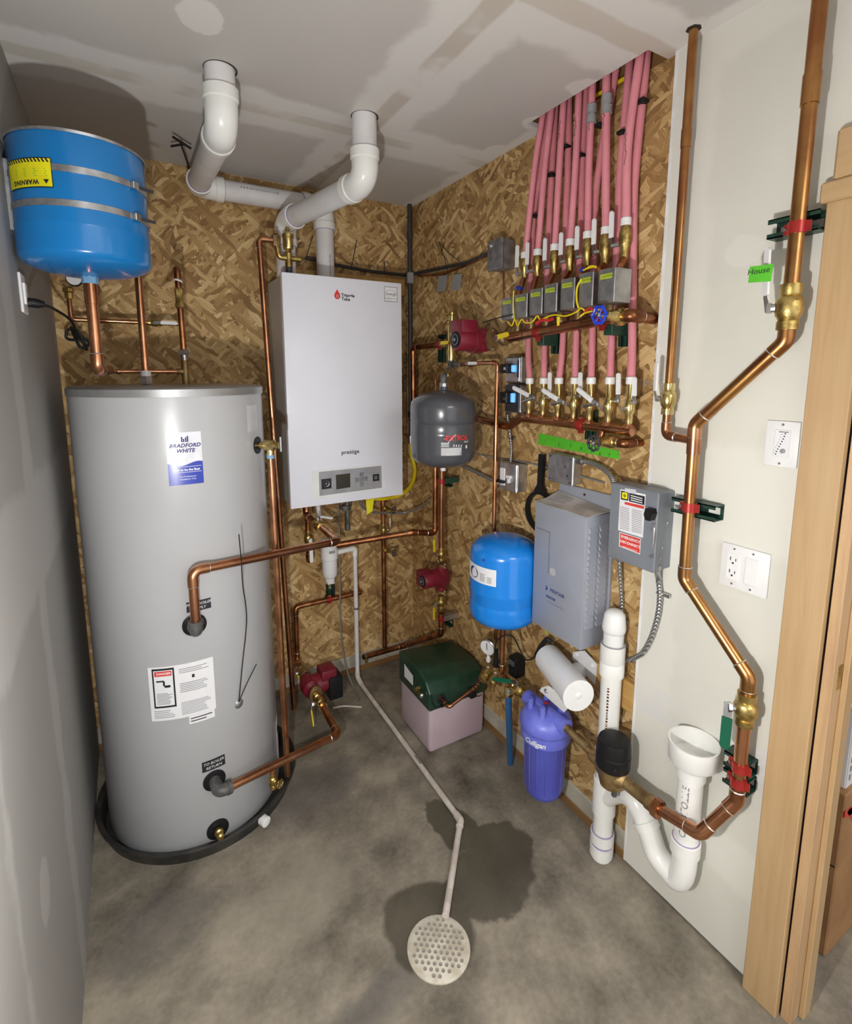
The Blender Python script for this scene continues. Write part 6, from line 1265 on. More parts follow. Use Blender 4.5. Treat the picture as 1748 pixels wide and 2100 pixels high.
# fittings below: cross line at DL off the wall
DL = 0.130; ZL = 0.428
yX = -0.945
run('tank_drop_pipe', 'copper pipe from the bright blue pressure tank down to the brass cross', [(QC.x, QC.y, qzb - 0.004), (QC.x, QC.y, 0.470), (-DL, yX - 0.018, ZL + 0.010)], 0.0112, 'copper', 0.02)
cr_t = thing('brass_cross', 'brass tank cross with gauge, relief and drain under the bright blue tank', 'fitting', (-DL, yX, ZL))
part('cross_body', MB().cyl((-DL, yX + 0.085, ZL), (-DL, yX - 0.035, ZL), 0.0165, None, 12).cyl((-DL, yX + 0.075, ZL), (-DL, yX + 0.09, ZL), 0.019, None, 6).cyl((-DL, yX + 0.016, ZL), (-DL, yX + 0.016, ZL + 0.022), 0.014, None, 12), 'bronze', cr_t)
gy3 = yX + 0.066
part('gauge_stem', MB().cyl((-DL, gy3, ZL), (-DL, gy3, ZL + 0.05), 0.007, None, 8).cyl((-DL, gy3, ZL + 0.022), (-DL, gy3, ZL + 0.032), 0.0105, None, 10), 'white_plastic', cr_t)
gd = V((-0.85, -0.35, -0.1)).normalized(); gc_ = V((-DL, gy3, ZL + 0.083))
gk = part('gauge_case', MB().lathe([(0.034, -0.014), (0.036, -0.010), (0.036, 0.010), (0.033, 0.013)], gc_, gd, 28), 'steel', cr_t, 'steel pressure gauge')
part('gauge_face', MB().lathe([(0.031, 0.0132), (0.0, 0.0136)], gc_, gd, 28, False), 'paper', gk)
e1g, e2g = frame(gd); part('needle', MB().tube([gc_ + gd * 0.0145 - e2g * 0.008, gc_ + gd * 0.0145 + e2g * 0.022], 0.0015, 5), 'ink', gk)
rvd = V((-0.72, -0.30, -0.35)).normalized()
r0_ = V((-DL, yX + 0.050, ZL)); part('relief_valve', MB().lathe([(0.011, 0.01), (0.014, 0.014), (0.014, 0.022), (0.018, 0.026), (0.018, 0.044), (0.015, 0.046), (0.019, 0.05), (0.019, 0.066), (0.013, 0.07)], r0_, rvd, 10), 'brass', cr_t); part('thread_tape', MB().lathe([(0.0145, 0.006), (0.0145, 0.013)], r0_, rvd, 12), 'white_plastic', cr_t)
r1_ = V((-DL, yX + 0.002, ZL)); part('boiler_drain', MB().lathe([(0.011, 0.01), (0.014, 0.014), (0.014, 0.022), (0.017, 0.026), (0.017, 0.050), (0.012, 0.055)], r1_, rvd, 10).cyl(r1_ + rvd * 0.045, r1_ + rvd * 0.05 - Z * 0.035, 0.010, None, 8), 'brass', cr_t); part('thread_tape', MB().lathe([(0.0145, 0.006), (0.0145, 0.013)], r1_, rvd, 12), 'white_plastic', cr_t)
snz = V((-DL, yX + 0.016, ZL + 0.016)); part('sensor', MB().lathe([(0.012, 0.0), (0.012, 0.03), (0.010, 0.034), (0.009, 0.075)], snz, Z, 10), 'black_plastic', cr_t)
sw_ = thing('pressure_switch', 'small black pressure switch box on the chipboard by the brass cross', 'switch', RT(1060, 1365, 0.0)); pw_ = RT(1060, 1365, 0.035)
part('case', MB().box(pw_, (0.05, 0.050, 0.085), None, 0.005), 'black_plastic', sw_); part('terminal', MB().box(pw_ + V((-0.026, 0, 0.02)), (0.006, 0.03, 0.02), None, 0.001), 'dull_steel', sw_)
single('sensor_cable', MB().tube(catmull([snz + Z * 0.07, RT(1017, 1318, 0.150), RT(1032, 1304, 0.182), RT(1050, 1304, 0.160), RT(1060, 1318, 0.09), RT(1068, 1335, 0.068), RT(1078, 1352, 0.062), RT(1090, 1352, 0.060), RT(1102, 1343, 0.060)]), 0.0030, 7), 'black_rubber', 'black sensor cable looping from the brass cross to the pump controller', 'cable')
single('cable_gland', MB().tube(catmull([RT(1100, 1345, 0.06), RT(1110, 1325, 0.06), RT(1122, 1312, 0.06), RT(1132, 1318, 0.05)]), 0.009, 8), 'black_rubber', 'thick black cable under the grey pump controller', 'cable')
rod = [RT(1017, 1300, 0.03), RT(1015, 1340, 0.03)]
run('thin_riser', 'thin copper riser passing behind the bright blue tank down to the brass cross', [(-0.05, RT(1018, 1290, .05).y, 0.62), (-0.05, RT(1016, 1345, .05).y, 0.46), (-DL + 0.010, yX + 0.089, ZL)], 0.0075, 'copper_old', 0.02)
# copper from cross to ball valve to big blue filter, poly riser
ybv = RT(1063, 1412, DL).y
run('filter_feed_pipe', 'short copper pipe from the brass cross toward the blue filter', [(-DL, yX - 0.033, ZL), (-DL, ybv + 0.012, ZL)], 0.0125, 'copper')
bvt = ball_valve('ball_valve', 'brass ball valve with dark green lever before the blue filter', (-DL, ybv - 0.005, ZL), Y, 0.0145, 0.040, Z + mX * 0.5, Y * 0.8 + mX * 0.8, 0.085, 0.016, 'handle_green', 'brass')
run('filter_inlet_pipe', 'short brass nipple from the ball valve into the blue filter', [(-DL, ybv - 0.04, ZL), (-DL, -1.145, ZL)], 0.0115, 'bronze')
pyv = RT(1046, 1500, 0.17); by0 = RT(1043, 1428, 0.16); by1 = RT(1047, 1566, 0.055)
pbx, pby = -0.165, RT(1044, 1430, 0.165).y
pl_ = thing('poly_pipe', 'blue poly water pipe coming up from the slab under the brass ball valve', 'pipe', by1)
part('pipe', MB().tube([RT(1047, 1572, 0.052), RT(1043, 1430, 0.172)], 0.0125, 14), 'poly_blue', pl_)
tpv_ = RT(1043, 1425, 0.172)
part('adapter', MB().lathe([(0.014, -0.006), (0.018, -0.002), (0.018, 0.010), (0.014, 0.013), (0.014, 0.028), (0.008, 0.032)], tpv_, Z, 10), 'brass_bright', pl_); part('hose_clamp', MB().lathe([(0.0145, 0.015), (0.0155, 0.015), (0.0155, 0.025), (0.0145, 0.025)], tpv_, Z, 14), 'galvanised', pl_)
part('link', MB().cyl(tpv_ + Z * 0.018, V((-DL, ybv - 0.005, ZL - 0.008)), 0.010, None, 10), 'bronze', pl_)
# ------------------------------------------------------------------ big blue filter
FC = V((-DL, -1.215, 0)); fzb = 0.108
fb = thing('water_filter', 'big blue plastic water filter housing hanging low on the chipboard', 'filter', (FC.x, FC.y, fzb))
part('sump', MB().lathe([(0.02, fzb), (0.050, fzb + 0.004), (0.062, fzb + 0.018), (0.066, fzb + 0.035), (0.074, 0.345), (0.078, 0.352)], V((FC.x, FC.y, 0)), Z, 40), 'filter_sump', fb, 'darker blue ribbed bowl')
for k in range(14):
    a = 2 * math.pi * k / 14; d = V((math.cos(a), math.sin(a), 0)); part('rib', MB().tube([V((FC.x, FC.y, fzb + 0.04)) + d * 0.0665, V((FC.x, FC.y, 0.34)) + d * 0.0735], 0.0022, 5), 'filter_sump', fb)
hd = part('head', MB().lathe([(0.080, 0.335), (0.086, 0.340), (0.088, 0.352), (0.086, 0.375), (0.090, 0.380), (0.092, 0.392), (0.090, 0.408), (0.084, 0.420), (0.070, 0.436), (0.045, 0.446), (0.0, 0.448)], V((FC.x, FC.y, 0)), Z, 44, False), 'filter_blue', fb)
part('port_boss', MB().cyl((FC.x, FC.y + 0.098, ZL), (FC.x, FC.y - 0.098, ZL), 0.027, None, 20), 'filter_blue', fb)
for dx_, dy_ in ((-0.045, 0.030), (-0.045, -0.030), (0.03, 0.03), (0.03, -0.04)): part('bolt_post', MB().lathe([(0.012, 0.43), (0.010, 0.478), (0.006, 0.479), (0.006, 0.470)], V((FC.x + dx_, FC.y + dy_, 0)), Z, 12), 'filter_blue', hd)
part('release_button', MB().lathe([(0.007, 0.44), (0.008, 0.458), (0.004, 0.46)], V((FC.x + 0.005, FC.y + 0.005, 0)), Z, 10), 'red_plastic', fb, 'red pressure release button')
textcyl('brand_lettering', 'Culligan', 0.026, FC, 0.0885, math.atan2(CAM.y - FC.y, CAM.x - FC.x) - 0.42, 0.357, 'ink_white', fb, 0.35, 0.95, 0, 1, 0.0006)
# white cylinder on sloping bracket
cA = RT(1124, 1348, 0.085); cB = RT(1187, 1427, 0.165); cdn = (cB - cA).normalized()
wc = thing('white_canister', 'white cylindrical filter canister lying above the blue filter', 'canister', cA)
part('cylinder', MB().lathe([(0.044, 0), (0.050, 0.006), (0.0515, (cB - cA).length - 0.008), (0.052, (cB - cA).length - 0.004), (0.052, (cB - cA).length)], cA, cdn, 40), 'white_plastic', wc)
part('end_boss', MB().lathe([(0.012, 0.0), (0.009, 0.002), (0.0, 0.002)], cB, cdn, 16, False), 'pvc', wc)
pl1 = [RT(1112, 1412, 0.165), RT(1119, 1408, 0.165), RT(1165, 1440, 0.165), RT(1168, 1452, 0.165), RT(1160, 1462, 0.165)]
part('front_ear', MB().quad([RT(1111, 1411, 0.172), RT(1107, 1417, 0.172), RT(1157, 1461, 0.172), RT(1166, 1452, 0.172), RT(1140, 1418, 0.172), RT(1126, 1407, 0.172)], V((-.3, -.3, .9)).normalized(), 0.003), 'white_plastic', wc, 'white mounting ear')
part('ear_bolt', MB().lathe([(0.008, 0.002), (0.008, 0.007), (0.004, 0.010)], RT(1121, 1418, 0.172), V((-.3, -.3, .9)).normalized(), 6), 'steel', wc)
wp = part('wall_plate', MB().quad([RT(1177, 1336, 0.020), RT(1175, 1352, 0.020), RT(1222, 1404, 0.020), RT(1226, 1362, 0.020), RT(1200, 1334, 0.020)], mX, 0.003), 'white_plastic', wc, 'white wall plate')
for u, v in ((1184, 1342), (1217, 1364)): part('plate_screw', MB().cyl(RT(u, v, 0.022), RT(u, v, 0.027), 0.007, None, 10), 'dull_steel', wp)
part('neck', MB().cyl(RT(1190, 1375, 0.021), cA.lerp(cB, 0.55), 0.03, None, 16), 'white_plastic', wc)
# ------------------------------------------------------------------ spin-down filter, lower copper
ysd = -1.505
ZL2 = 0.405
run('filter_outlet_pipe', 'dull brass and copper pipe from the blue filter to the black capped regulator', [(-DL, FC.y - 0.095, ZL), (-DL, ysd + 0.05, ZL2 + 0.004)], 0.0135, 'bronze', couplings=[((-DL, FC.y - 0.17, (ZL + ZL2) / 2 + 0.004), (0, 1, 0.06))])
rg = thing('pressure_regulator', 'brass pressure regulator with black plastic cap in front of the white standpipe', 'regulator', (-DL, ysd, ZL2))
part('body', MB().lathe([(0.0165, -0.085), (0.019, -0.08), (0.019, -0.055), (0.030, -0.040), (0.038, -0.012), (0.038, 0.012), (0.030, 0.036), (0.019, 0.05), (0.019, 0.12), (0.022, 0.125), (0.022, 0.15)], (-DL, ysd, ZL2), mY, 20), 'bronze', rg)
part('bowl', MB().lathe([(0.020, -0.052), (0.036, -0.040), (0.044, -0.005), (0.046, 0.028)], (-DL, ysd, ZL2), Z, 24), 'bronze', rg)
part('plug', MB().lathe([(0.009, 0.0), (0.009, 0.014), (0.006, 0.018)], (-DL - 0.012, ysd - 0.02, ZL2 - 0.045), mZ, 6), 'iron_grey', rg)
part('black_cap', MB().lathe([(0.049, 0.024), (0.051, 0.03), (0.051, 0.066), (0.049, 0.068), (0.0505, 0.070), (0.049, 0.098), (0.045, 0.110), (0.038, 0.113)], (-DL, ysd, ZL2), Z, 40), 'black_plastic', rg, 'black plastic cap')
part('set_screw', MB().cyl((-DL - 0.035, ysd - 0.036, ZL2 + 0.052), (-DL - 0.044, ysd - 0.044, ZL2 + 0.052), 0.004, None, 8), 'black_rubber', rg)
part('union_nut', MB().cyl((-DL, ysd - 0.145, ZL2), (-DL, ysd - 0.165, ZL2), 0.026, None, 8), 'copper_old', rg)
RD2 = 0.075
lw = RT(1440, 1697, DL); yE = -1.772
rl_ = RT(1515, 1600, RD2)
run('house_main_pipe', 'copper pipe from the black capped regulator turning up to the green lever valve', [(-DL, ysd - 0.15, ZL2), (-DL, yE - 0.01, ZL2 + 0.024), (-RD2, rl_.y, RT(1508, 1640, RD2).z), (-RD2, rl_.y, RT(1524, 1480, RD2).z)], 0.0155, 'copper', 0.026)
vl = RT(1527, 1452, RD2)
ball_valve('ball_valve', 'brass ball valve with green lever hanging down in the main copper riser', (-RD2, rl_.y, vl.z), Z, 0.0165, 0.042, mX * 0.75 + Y * 0.65, mZ, 0.105, 0.023, 'handle_green', 'brass', face=mX + mY * 0.4)
zl_ = RT(1535, 1388, RD2).z
m2 = RT(1404, 1187, RD2); m3 = RT(1424, 870, RD2); m4 = RT(1612, 700, RD2); m5 = RT(1620, 630, RD2)
run('house_main_pipe', 'main copper riser zigzagging up the drywall from the green lever valve to the tagged valve', [(-RD2, rl_.y, vl.z + 0.03), (-RD2, rl_.y, zl_), m2, (-RD2, m2.y + 0.003, m3.z), m4, (-RD2, m4.y, m5.z - 0.02)], 0.0150, 'copper_amber', 0.028)
te = RT(1419, 903, RD2)
part('tee', MB().cyl((-RD2, m2.y + 0.002, te.z - 0.035), (-RD2, m2.y + 0.003, te.z + 0.035), 0.0172, None, 16), 'copper', bpy.data.objects['house_main_pipe.001'])
ytp = m4.y
run('house_main_pipe', 'straight main copper riser from the tagged valve up through the ceiling', [(-RD2, ytp, RT(1620, 600, RD2).z), (-RD2, ytp, H + 0.03)], 0.0150, 'copper_amber', couplings=[((-RD2, ytp, RT(1660, 185, RD2).z), (0, 0, 1))])
hv_ = ball_valve('ball_valve', 'big brass ball valve with white lever and green tape flag in the main riser', (-RD2, ytp, RT(1618, 630, RD2).z), Z, 0.0165, 0.048, Y * 0.9 + mX * 0.3, Z * 1.0 + Y * 0.05, 0.125, 0.017, 'white_plastic', 'brass', face=mX + Y * 0.6)
tq = [RT(1539, 547, 0.105), RT(1535, 580, 0.105), RT(1582, 577, 0.105), RT(1587, 541, 0.105)]
tf = part('tape_flag', MB().quad(tq, mX, 0.0008), 'tape_green', hv_, 'green tape flag')
text('lettering', 'House', 0.018, RT(1556, 556, 0.1065), mY, Z, 'ink', tf, 0.1)
DB = 0.058; yb = -1.5553
bvz = RT(1370, 818, DB).z
elz = RT(1364, 893, DB).z
run('branch_pipe', 'slim copper branch riser beside the drywall edge up to the ceiling', [(-DB, yb, bvz + 0.02), (-DB, yb, H + 0.03)], 0.0112, 'copper_amber', couplings=[((-DB, yb, RT(1405, 285, DB).z), (0, 0, 1))])
run('branch_pipe', 'short copper branch from the riser valve elbowing into the main pipe tee', [(-DB, yb, bvz - 0.02), (-DB, yb, elz), (-RD2, m2.y + 0.01, te.z)], 0.0112, 'copper', 0.02)
ball_valve('ball_valve', 'brass ball valve with white lever at the bottom of the slim branch riser', (-DB, yb, bvz), Z, 0.0125, 0.042, Y * 0.9 + mX * 0.3, Z, 0.095, 0.013, 'white_plastic', 'brass_bright', face=mX + Y * 0.5)
part('torn_hole', MB().lathe([(0.010, 0), (0.018, 0.0), (0.018, 0.001), (0.010, 0.001)], (-DB, yb, H - 0.0015), Z, 7, False), 'dark_hole', ceiling)
text('pencil_mark', 'WELL', 0.02, RT(1327, 786, 0.0012), mY, Z, 'ink_grey', wr)
# struts carrying the riser
def rstrut(lab, u0, v0, u1, v1, cl_z, cl_y, rr, d0=DW):
    a, b = RT(u0, v0, d0), RT(u1, v1, d0); b.z = a.z; b.y = max(b.y, -1.8705) if cl_z > 1.5 else b.y; c = (a + b) / 2
    s_ = strut('wall_strut', lab, c, Y, abs(a.y - b.y), mX, 0.041, 0.041); clamp(s_, V((-RD2, cl_y, cl_z)), Z, rr, Y, mX); return s_
zA = RT(1632, 468, RD2).z; rstrut('green strut with red clamp under the straight main riser near the door', 1594, 477, 1706, 465, zA, ytp, 0.015)
zB2 = RT(1415, 1040, RD2).z; rstrut('green strut with red clamp on the drywall right of the disconnect box', 1396, 1030, 1486, 1045, zB2, m2.y + 0.001, 0.015)
zC = RT(1515, 1570, RD2).z; rstrut('upper of two dark green struts behind the green lever valve', 1503, 1541, 1556, 1560, zC, rl_.y, 0.0155)
zD = RT(1511, 1600, RD2).z; rstrut('lower of two dark green struts below the green lever valve', 1501, 1575, 1553, 1598, zD, rl_.y, 0.0155)
# ------------------------------------------------------------------ standpipe, trap, funnel
SPX, SPY = -0.059, -1.424; SR = 0.0315
sp_ = thing('standpipe', 'white PVC standpipe with domed air valve rising from the floor by the pump controller', 'pipe', (SPX, SPY, 0))
zt_ = RT(1245, 1242, -SPX).z; zc1 = RT(1243, 1318, -SPX).z; zc0 = RT(1243, 1358, -SPX).z
part('pipe', MB().cyl((SPX, SPY, 0.0), (SPX, SPY, zc1), SR, None, 28), 'pvc', sp_)
part('adapter', MB().lathe([(SR, zc0 - 0.03), (SR * 1.2, zc0 - 0.028), (SR * 1.2, zc0 + 0.01), (SR * 1.12, zc0 + 0.016), (SR * 1.2, zc0 + 0.02), (SR * 1.2, zc1 + 0.01)], (SPX, SPY, 0), Z, 28), 'pvc', sp_)
zd = RT(1245, 1286, -SPX).z; zn2 = RT(1244, 1300, -SPX).z
cap_ = part('air_valve', MB().lathe([(SR * 0.98, zc1 + 0.011), (SR * 0.98, zd - 0.004), (SR * 1.05, zd - 0.002), (SR * 1.14, zd + 0.008), (SR * 1.12, zd + 0.018), (SR * 0.98, zt_ - 0.014), (SR * 0.7, zt_ - 0.004), (SR * 0.3, zt_)], (SPX, SPY, 0), Z, 28), 'white_plastic', sp_, 'domed white air admittance valve')
part('seam_ring', MB().torus((SPX, SPY, zc1 + 0.012), Z, SR * 1.15, 0.0018, 28, 5), 'ink_grey', sp_)
zy = RT(1242, 1635, -SPX).z
part('wye', MB().cyl((SPX, SPY, zy - 0.055), (SPX, SPY, zy + 0.065), SR * 1.17, None, 28), 'pvc', sp_)
for z0_, z1_ in ((0.012, 0.05), (0.06, 0.095)): part('coupling', MB().lathe([(SR * 1.02, z0_), (SR * 1.2, z0_), (SR * 1.2, z1_), (SR * 1.02, z1_)], (SPX, SPY, 0), Z, 28), 'pvc', sp_)
for z_ in (0.097, 0.052, 0.011): part('primer_ring', MB().torus((SPX, SPY, z_), Z, SR * 1.06, 0.002, 28, 5), 'purple_primer', sp_)
vprint(sp_, V((SPX - SR * 0.9, SPY - SR * 0.45, zc0 - 0.06)), mZ, V((0.45, -0.9, 0)), 0.32, 0, 'copper_old', 0.006)
FD = 0.078
tr_pts = [V((SPX, SPY, zy)), RT(1272, 1622, 0.06), RT(1305, 1642, 0.075), RT(1330, 1695, FD), RT(1350, 1750, FD), RT(1377, 1783, FD), RT(1399, 1768, FD), RT(1406, 1725, FD), RT(1409, 1690, FD)]
fcz = RT(1415, 1500, FD)
ft = thing('drain_funnel', 'white PVC funnel standpipe with open cup and curved trap on the drywall', 'funnel', RT(1395, 1790, FD))
FP = V((-FD, -1.716, 0)); zf0 = RT(1405, 1735, FD).z; zr = RT(1416, 1515, FD).z
TP = [V((SPX, SPY, zy)), RT(1270, 1624, 0.060), RT(1300, 1638, FD), RT(1326, 1690, FD), RT(1346, 1748, FD), RT(1372, 1783, FD)]
zbt = TP[-1].z - 0.004
TP += [V((-FD, FP.y + 0.014, zbt + 0.004)), V((-FD, FP.y, zbt + 0.05)), V((-FD, FP.y, zf0 + 0.03))]
part('trap', MB().tube(catmull(TP, 8), 0.0325, 24), 'pvc', ft, 'curved white trap')
part('trap_collar', MB().lathe([(0.032, -0.004), (0.0385, -0.003), (0.0385, 0.036), (0.034, 0.038)], V((-FD, FP.y, zf0 - 0.012)), Z, 28), 'pvc', ft)
part('primer_ring', MB().torus((-FD, FP.y, zf0 + 0.027), Z, 0.0335, 0.0016, 28, 5), 'purple_primer', ft)
part('trap_union', MB().lathe([(0.033, -0.012), (0.0365, -0.011), (0.0365, 0.011), (0.033, 0.012)], TP[3], TP[4] - TP[2], 28), 'pvc', ft)
part('pipe', MB().cyl((-FD, FP.y, zf0 + 0.02), (-FD, FP.y, zr - 0.055), 0.0315, None, 28), 'pvc', ft)
part('cup', MB().lathe([(0.0330, zr - 0.105), (0.0365, zr - 0.104), (0.0365, zr - 0.066), (0.058, zr - 0.058), (0.061, zr - 0.054), (0.063, zr), (0.059, zr), (0.0565, zr - 0.048), (0.032, zr - 0.056), (0.030, zr - 0.075), (0.0, zr - 0.078)], (-FD, FP.y, 0), Z, 48, False), 'pvc', ft, 'open white cup')
d_c = V((CAM.x + FD, CAM.y - FP.y, 0)).normalized(); td_ = V((-d_c.y, d_c.x, 0))
for ch, dz in ((0, 0),):
    vsx, fsx = textmesh('CHARLOTTE PIPE', 0.026, 0, 1.05, 'LEFT', 0.0003); mb = MB(); ac = math.atan2(d_c.y, d_c.x) - 0.35
    out = []
    for v in vsx: a = ac + v.y / 0.0318; out.append(V((-FD + 0.0319 * math.cos(a), FP.y + 0.0319 * math.sin(a), zf0 + 0.05 + v.x)))
    mb.add(out, fsx); part('lettering', mb, 'ink_grey', ft)
# ------------------------------------------------------------------ glycol feeder
GX0, GX1, GY0, GY1 = -0.322, -0.036, -0.735, -0.465; gz1 = 0.212
fd = thing('glycol_feeder', 'pinkish plastic fluid feeder tank with dark green lid on the floor in the corner', 'feeder tank', ((GX0 + GX1) / 2, (GY0 + GY1) / 2, 0))
part('tank', MB().bx((GX0, GY0, 0.0), (GX1, GY1, gz1), 0.018, 4), 'milky_pink', fd, 'milky pink plastic tank')
part('corner_rib', MB().tube([(GX0 + 0.004, GY0 + 0.016, 0.03), (GX0 + 0.004, GY0 + 0.016, gz1 - 0.02)], 0.004, 6), 'milky_pink', fd)
lx0, lx1 = GX0 - 0.006, GX1 + 0.006
lid = MB(); px_ = [(GY0 - 0.006, gz1 - 0.012), (GY0 - 0.006, gz1 + 0.066), (GY0 + 0.030, gz1 + 0.110), (GY0 + 0.09, gz1 + 0.132), (GY1 + 0.006, gz1 + 0.132), (GY1 + 0.006, gz1 - 0.012)]
bm = bmesh.new(); n_ = len(px_)
lo = [bm.verts.new((lx0, a, c)) for a, c in px_]; hi = [bm.verts.new((lx1, a, c - (0.03 if i in (1, 2, 3, 4) else 0))) for i, (a, c) in enumerate(px_)]
bm.faces.new(lo[::-1]); bm.faces.new(hi)
for i in range(n_): bm.faces.new((lo[i], lo[(i + 1) % n_], hi[(i + 1) % n_], hi[i]))
bmesh.ops.recalc_face_normals(bm, faces=bm.faces[:]); bmesh.ops.bevel(bm, geom=bm.edges[:], offset=0.010, segments=3, affect='EDGES', profile=0.5)
bm.verts.index_update(); lid.add([v.co for v in bm.verts], [[v.index for v in f.verts] for f in bm.faces]); bm.free()
lo_ = part('lid', lid, 'lid_green', fd, 'dark green plastic lid')
lab_ = [BK(u, v, -(0)) for u, v in ((0, 0),)]
fx = lx0 - 0.0006
part('maker_label', MB().quad([V((fx, y_, z_)) for y_, z_ in ((GY1 - 0.055, gz1 + 0.095), (GY1 - 0.055, gz1 + 0.035), (GY1 - 0.135, gz1 + 0.035), (GY1 - 0.135, gz1 + 0.080))], mX, 0.0006), 'paper', lo_)
vp = V((lx0 - 0.004, GY0 + 0.085, gz1 + 0.050))
part('bleed_valve', MB().cyl(vp + X * 0.02, vp + mX * 0.014, 0.012, None, 10).cyl(vp + mX * 0.010 + mY * 0.012, vp + mX * 0.010 + mY * 0.045, 0.008, None, 10), 'brass', fd)
part('bleed_knob', MB().lathe([(0.011, 0), (0.011, 0.012), (0.006, 0.016)], vp + mX * 0.010 + mY * 0.045, mY, 10), 'steel', fd)
oc = BK(905, 1390, -(GY0 - 0.006)); ocx = oc.x
part('outlet_socket', MB().lathe([(0.022, -0.01), (0.022, 0.002), (0.014, 0.003), (0.0, 0.003)], V((ocx, GY0 - 0.004, gz1 + 0.035)), mY, 18), 'ink', fd)
run('feeder_pipe', 'thin copper pipe from the green lid elbowing toward the brass cross', [(ocx, GY0 + 0.004, gz1 + 0.035), (ocx, GY0 - 0.065, gz1 + 0.030), (-0.125, GY0 - 0.060, gz1 + 0.075), (-DL, yX + 0.088, ZL - 0.006)], 0.0075, 'copper', 0.014)
part('feed_switch', MB().box(V((-0.115, GY0 - 0.016, gz1 + 0.018)), (0.035, 0.026, 0.05), None, 0.006), 'black_plastic', fd)
part('feeder_wire', MB().tube(catmull([V((ocx + 0.026, GY0 - 0.004, gz1 + 0.012)), BK(915, 1432, 0.746), BK(908, 1448, 0.750), BK(893, 1450, 0.748), BK(886, 1436, 0.746), BK(885, 1425, 0.744)]), 0.0022, 6), 'black_rubber', fd)
part('wire_plug', MB().box(BK(908, 1447, 0.748), (0.022, 0.012, 0.012), None, 0.003), 'black_plastic', fd)
part('feeder_wire', MB().tube(catmull([V((-0.115, GY0 - 0.024, gz1 + 0.0)), BK(968, 1420, 0.76), BK(980, 1428, 0.76), BK(988, 1424, 0.75)]), 0.0018, 6), 'black_rubber', fd)
# ------------------------------------------------------------------ wall plates
def plate(name, label, y0, y1, z0, z1): 
    t = thing(name, label, 'wall plate', (-DW, (y0 + y1) / 2, z0)); part('plate', MB().bx((-DW - 0.006, y0, z0), (-DW, y1, z1), 0.0025, 2), 'white_plastic', t); return t
d1_ = plate('wall_control', 'white wall plate with dotted humidity dial on the drywall', -1.862, -1.790, 1.389, 1.496)
in_ = part('insert', MB().bx((-DW - 0.008, -1.844, 1.412), (-DW - 0.005, -1.811, 1.476), 0.001), 'paper', d1_)
for k in range(9): part('dial_dot', MB().cyl((-DW - 0.0085, -1.817 - 0.018 * math.sin(k / 8 * 1.2) ** 1.3, 1.418 + k * 0.0062), (-DW - 0.0078, -1.817 - 0.018 * math.sin(k / 8 * 1.2) ** 1.3, 1.418 + k * 0.0062), 0.0016, None, 8), 'ink', in_)
for k in range(8): part('dial_tick', MB().bx((-DW - 0.0084, -1.8135 - 0.016 * math.sin(k / 8 * 1.2) ** 1.3, 1.421 + k * 0.0062), (-DW - 0.0078, -1.8120 - 0.016 * math.sin(k / 8 * 1.2) ** 1.3, 1.4222 + k * 0.0062)), 'ink', in_)
part('dial_title', MB().bx((-DW - 0.0084, -1.840, 1.4705), (-DW - 0.0078, -1.820, 1.472)), 'ink', in_)
part('dial_knob', MB().lathe([(0.0055, 0), (0.0055, 0.003), (0.003, 0.004)], (-DW - 0.008, -1.832, 1.427), mX, 12), 'ink_grey', in_)
for z_ in (1.397, 1.488): part('screw', MB().cyl((-DW - 0.0068, -1.826, z_), (-DW - 0.0055, -1.826, z_), 0.003, None, 8), 'steel', d1_)
d2_ = plate('outlet_switch_plate', 'white double wall plate with outlet and rocker switch on the drywall', -1.828, -1.711, 1.061, 1.174)
oi = part('outlet_insert', MB().bx((-DW - 0.008, -1.760, 1.083), (-DW - 0.005, -1.727, 1.152), 0.001), 'white_plastic', d2_)
for zz in (1.133, 1.100):
    for dy, w_ in ((0.0065, 0.009), (-0.0065, 0.007)): part('slot', MB().bx((-DW - 0.0086, -1.7435 + dy - 0.001, zz), (-DW - 0.0078, -1.7435 + dy + 0.001, zz + w_)), 'ink', oi)
    part('ground_hole', MB().cyl((-DW - 0.0086, -1.7435, zz - 0.006), (-DW - 0.0078, -1.7435, zz - 0.006), 0.0026, None, 10), 'ink', oi)
part('rocker', MB().bx((-DW - 0.0095, -1.806, 1.083), (-DW - 0.005, -1.773, 1.152), 0.002), 'white_plastic', d2_)
for y_ in (-1.7435, -1.7895):
    for z_ in (1.072, 1.164): part('screw', MB().cyl((-DW - 0.0068, y_, z_), (-DW - 0.0055, y_, z_), 0.0028, None, 8), 'steel', d2_)
# ------------------------------------------------------------------ next room seen through the door
bx0 = thing('cardboard_box', 'brown cardboard box with red tape standing beyond the door frame', 'box', (0.42, -1.78, 0))
part('carton', MB().bx((0.235, -1.950, 0.0), (0.64, -1.58, 0.505), 0.004), 'cardboard', bx0)
part('tape_strip', MB().quad([(0.2345, -1.9506, 0.44), (0.40, -1.9506, 0.405), (0.40, -1.9506, 0.43), (0.2345, -1.9506, 0.46)], mY, 0.0006), 'sign_red', bx0, 'red tape')
part('tape_strip', MB().quad([(0.25, -1.9506, 0.45), (0.33, -1.9506, 0.36), (0.35, -1.9506, 0.37), (0.27, -1.9506, 0.46)], mY, 0.0006), 'sign_red', bx0, 'red tape')
part('ink_mark', MB().tube([(0.234, -1.915, 0.30), (0.234, -1.935, 0.27), (0.234, -1.92, 0.255)], 0.002, 5).tube([(0.234, -1.90, 0.28), (0.234, -1.945, 0.285)], 0.002, 5), 'ink', bx0)
part('ink_mark', MB().lathe([(0.028, 0), (0.02, 0.0006)], (0.2345, -1.90, 0.18), mX, 8), 'ink', bx0)
bs = thing('laundry_basket', 'white slotted plastic basket sitting on the cardboard box', 'basket', (0.45, -1.77, 0.505))
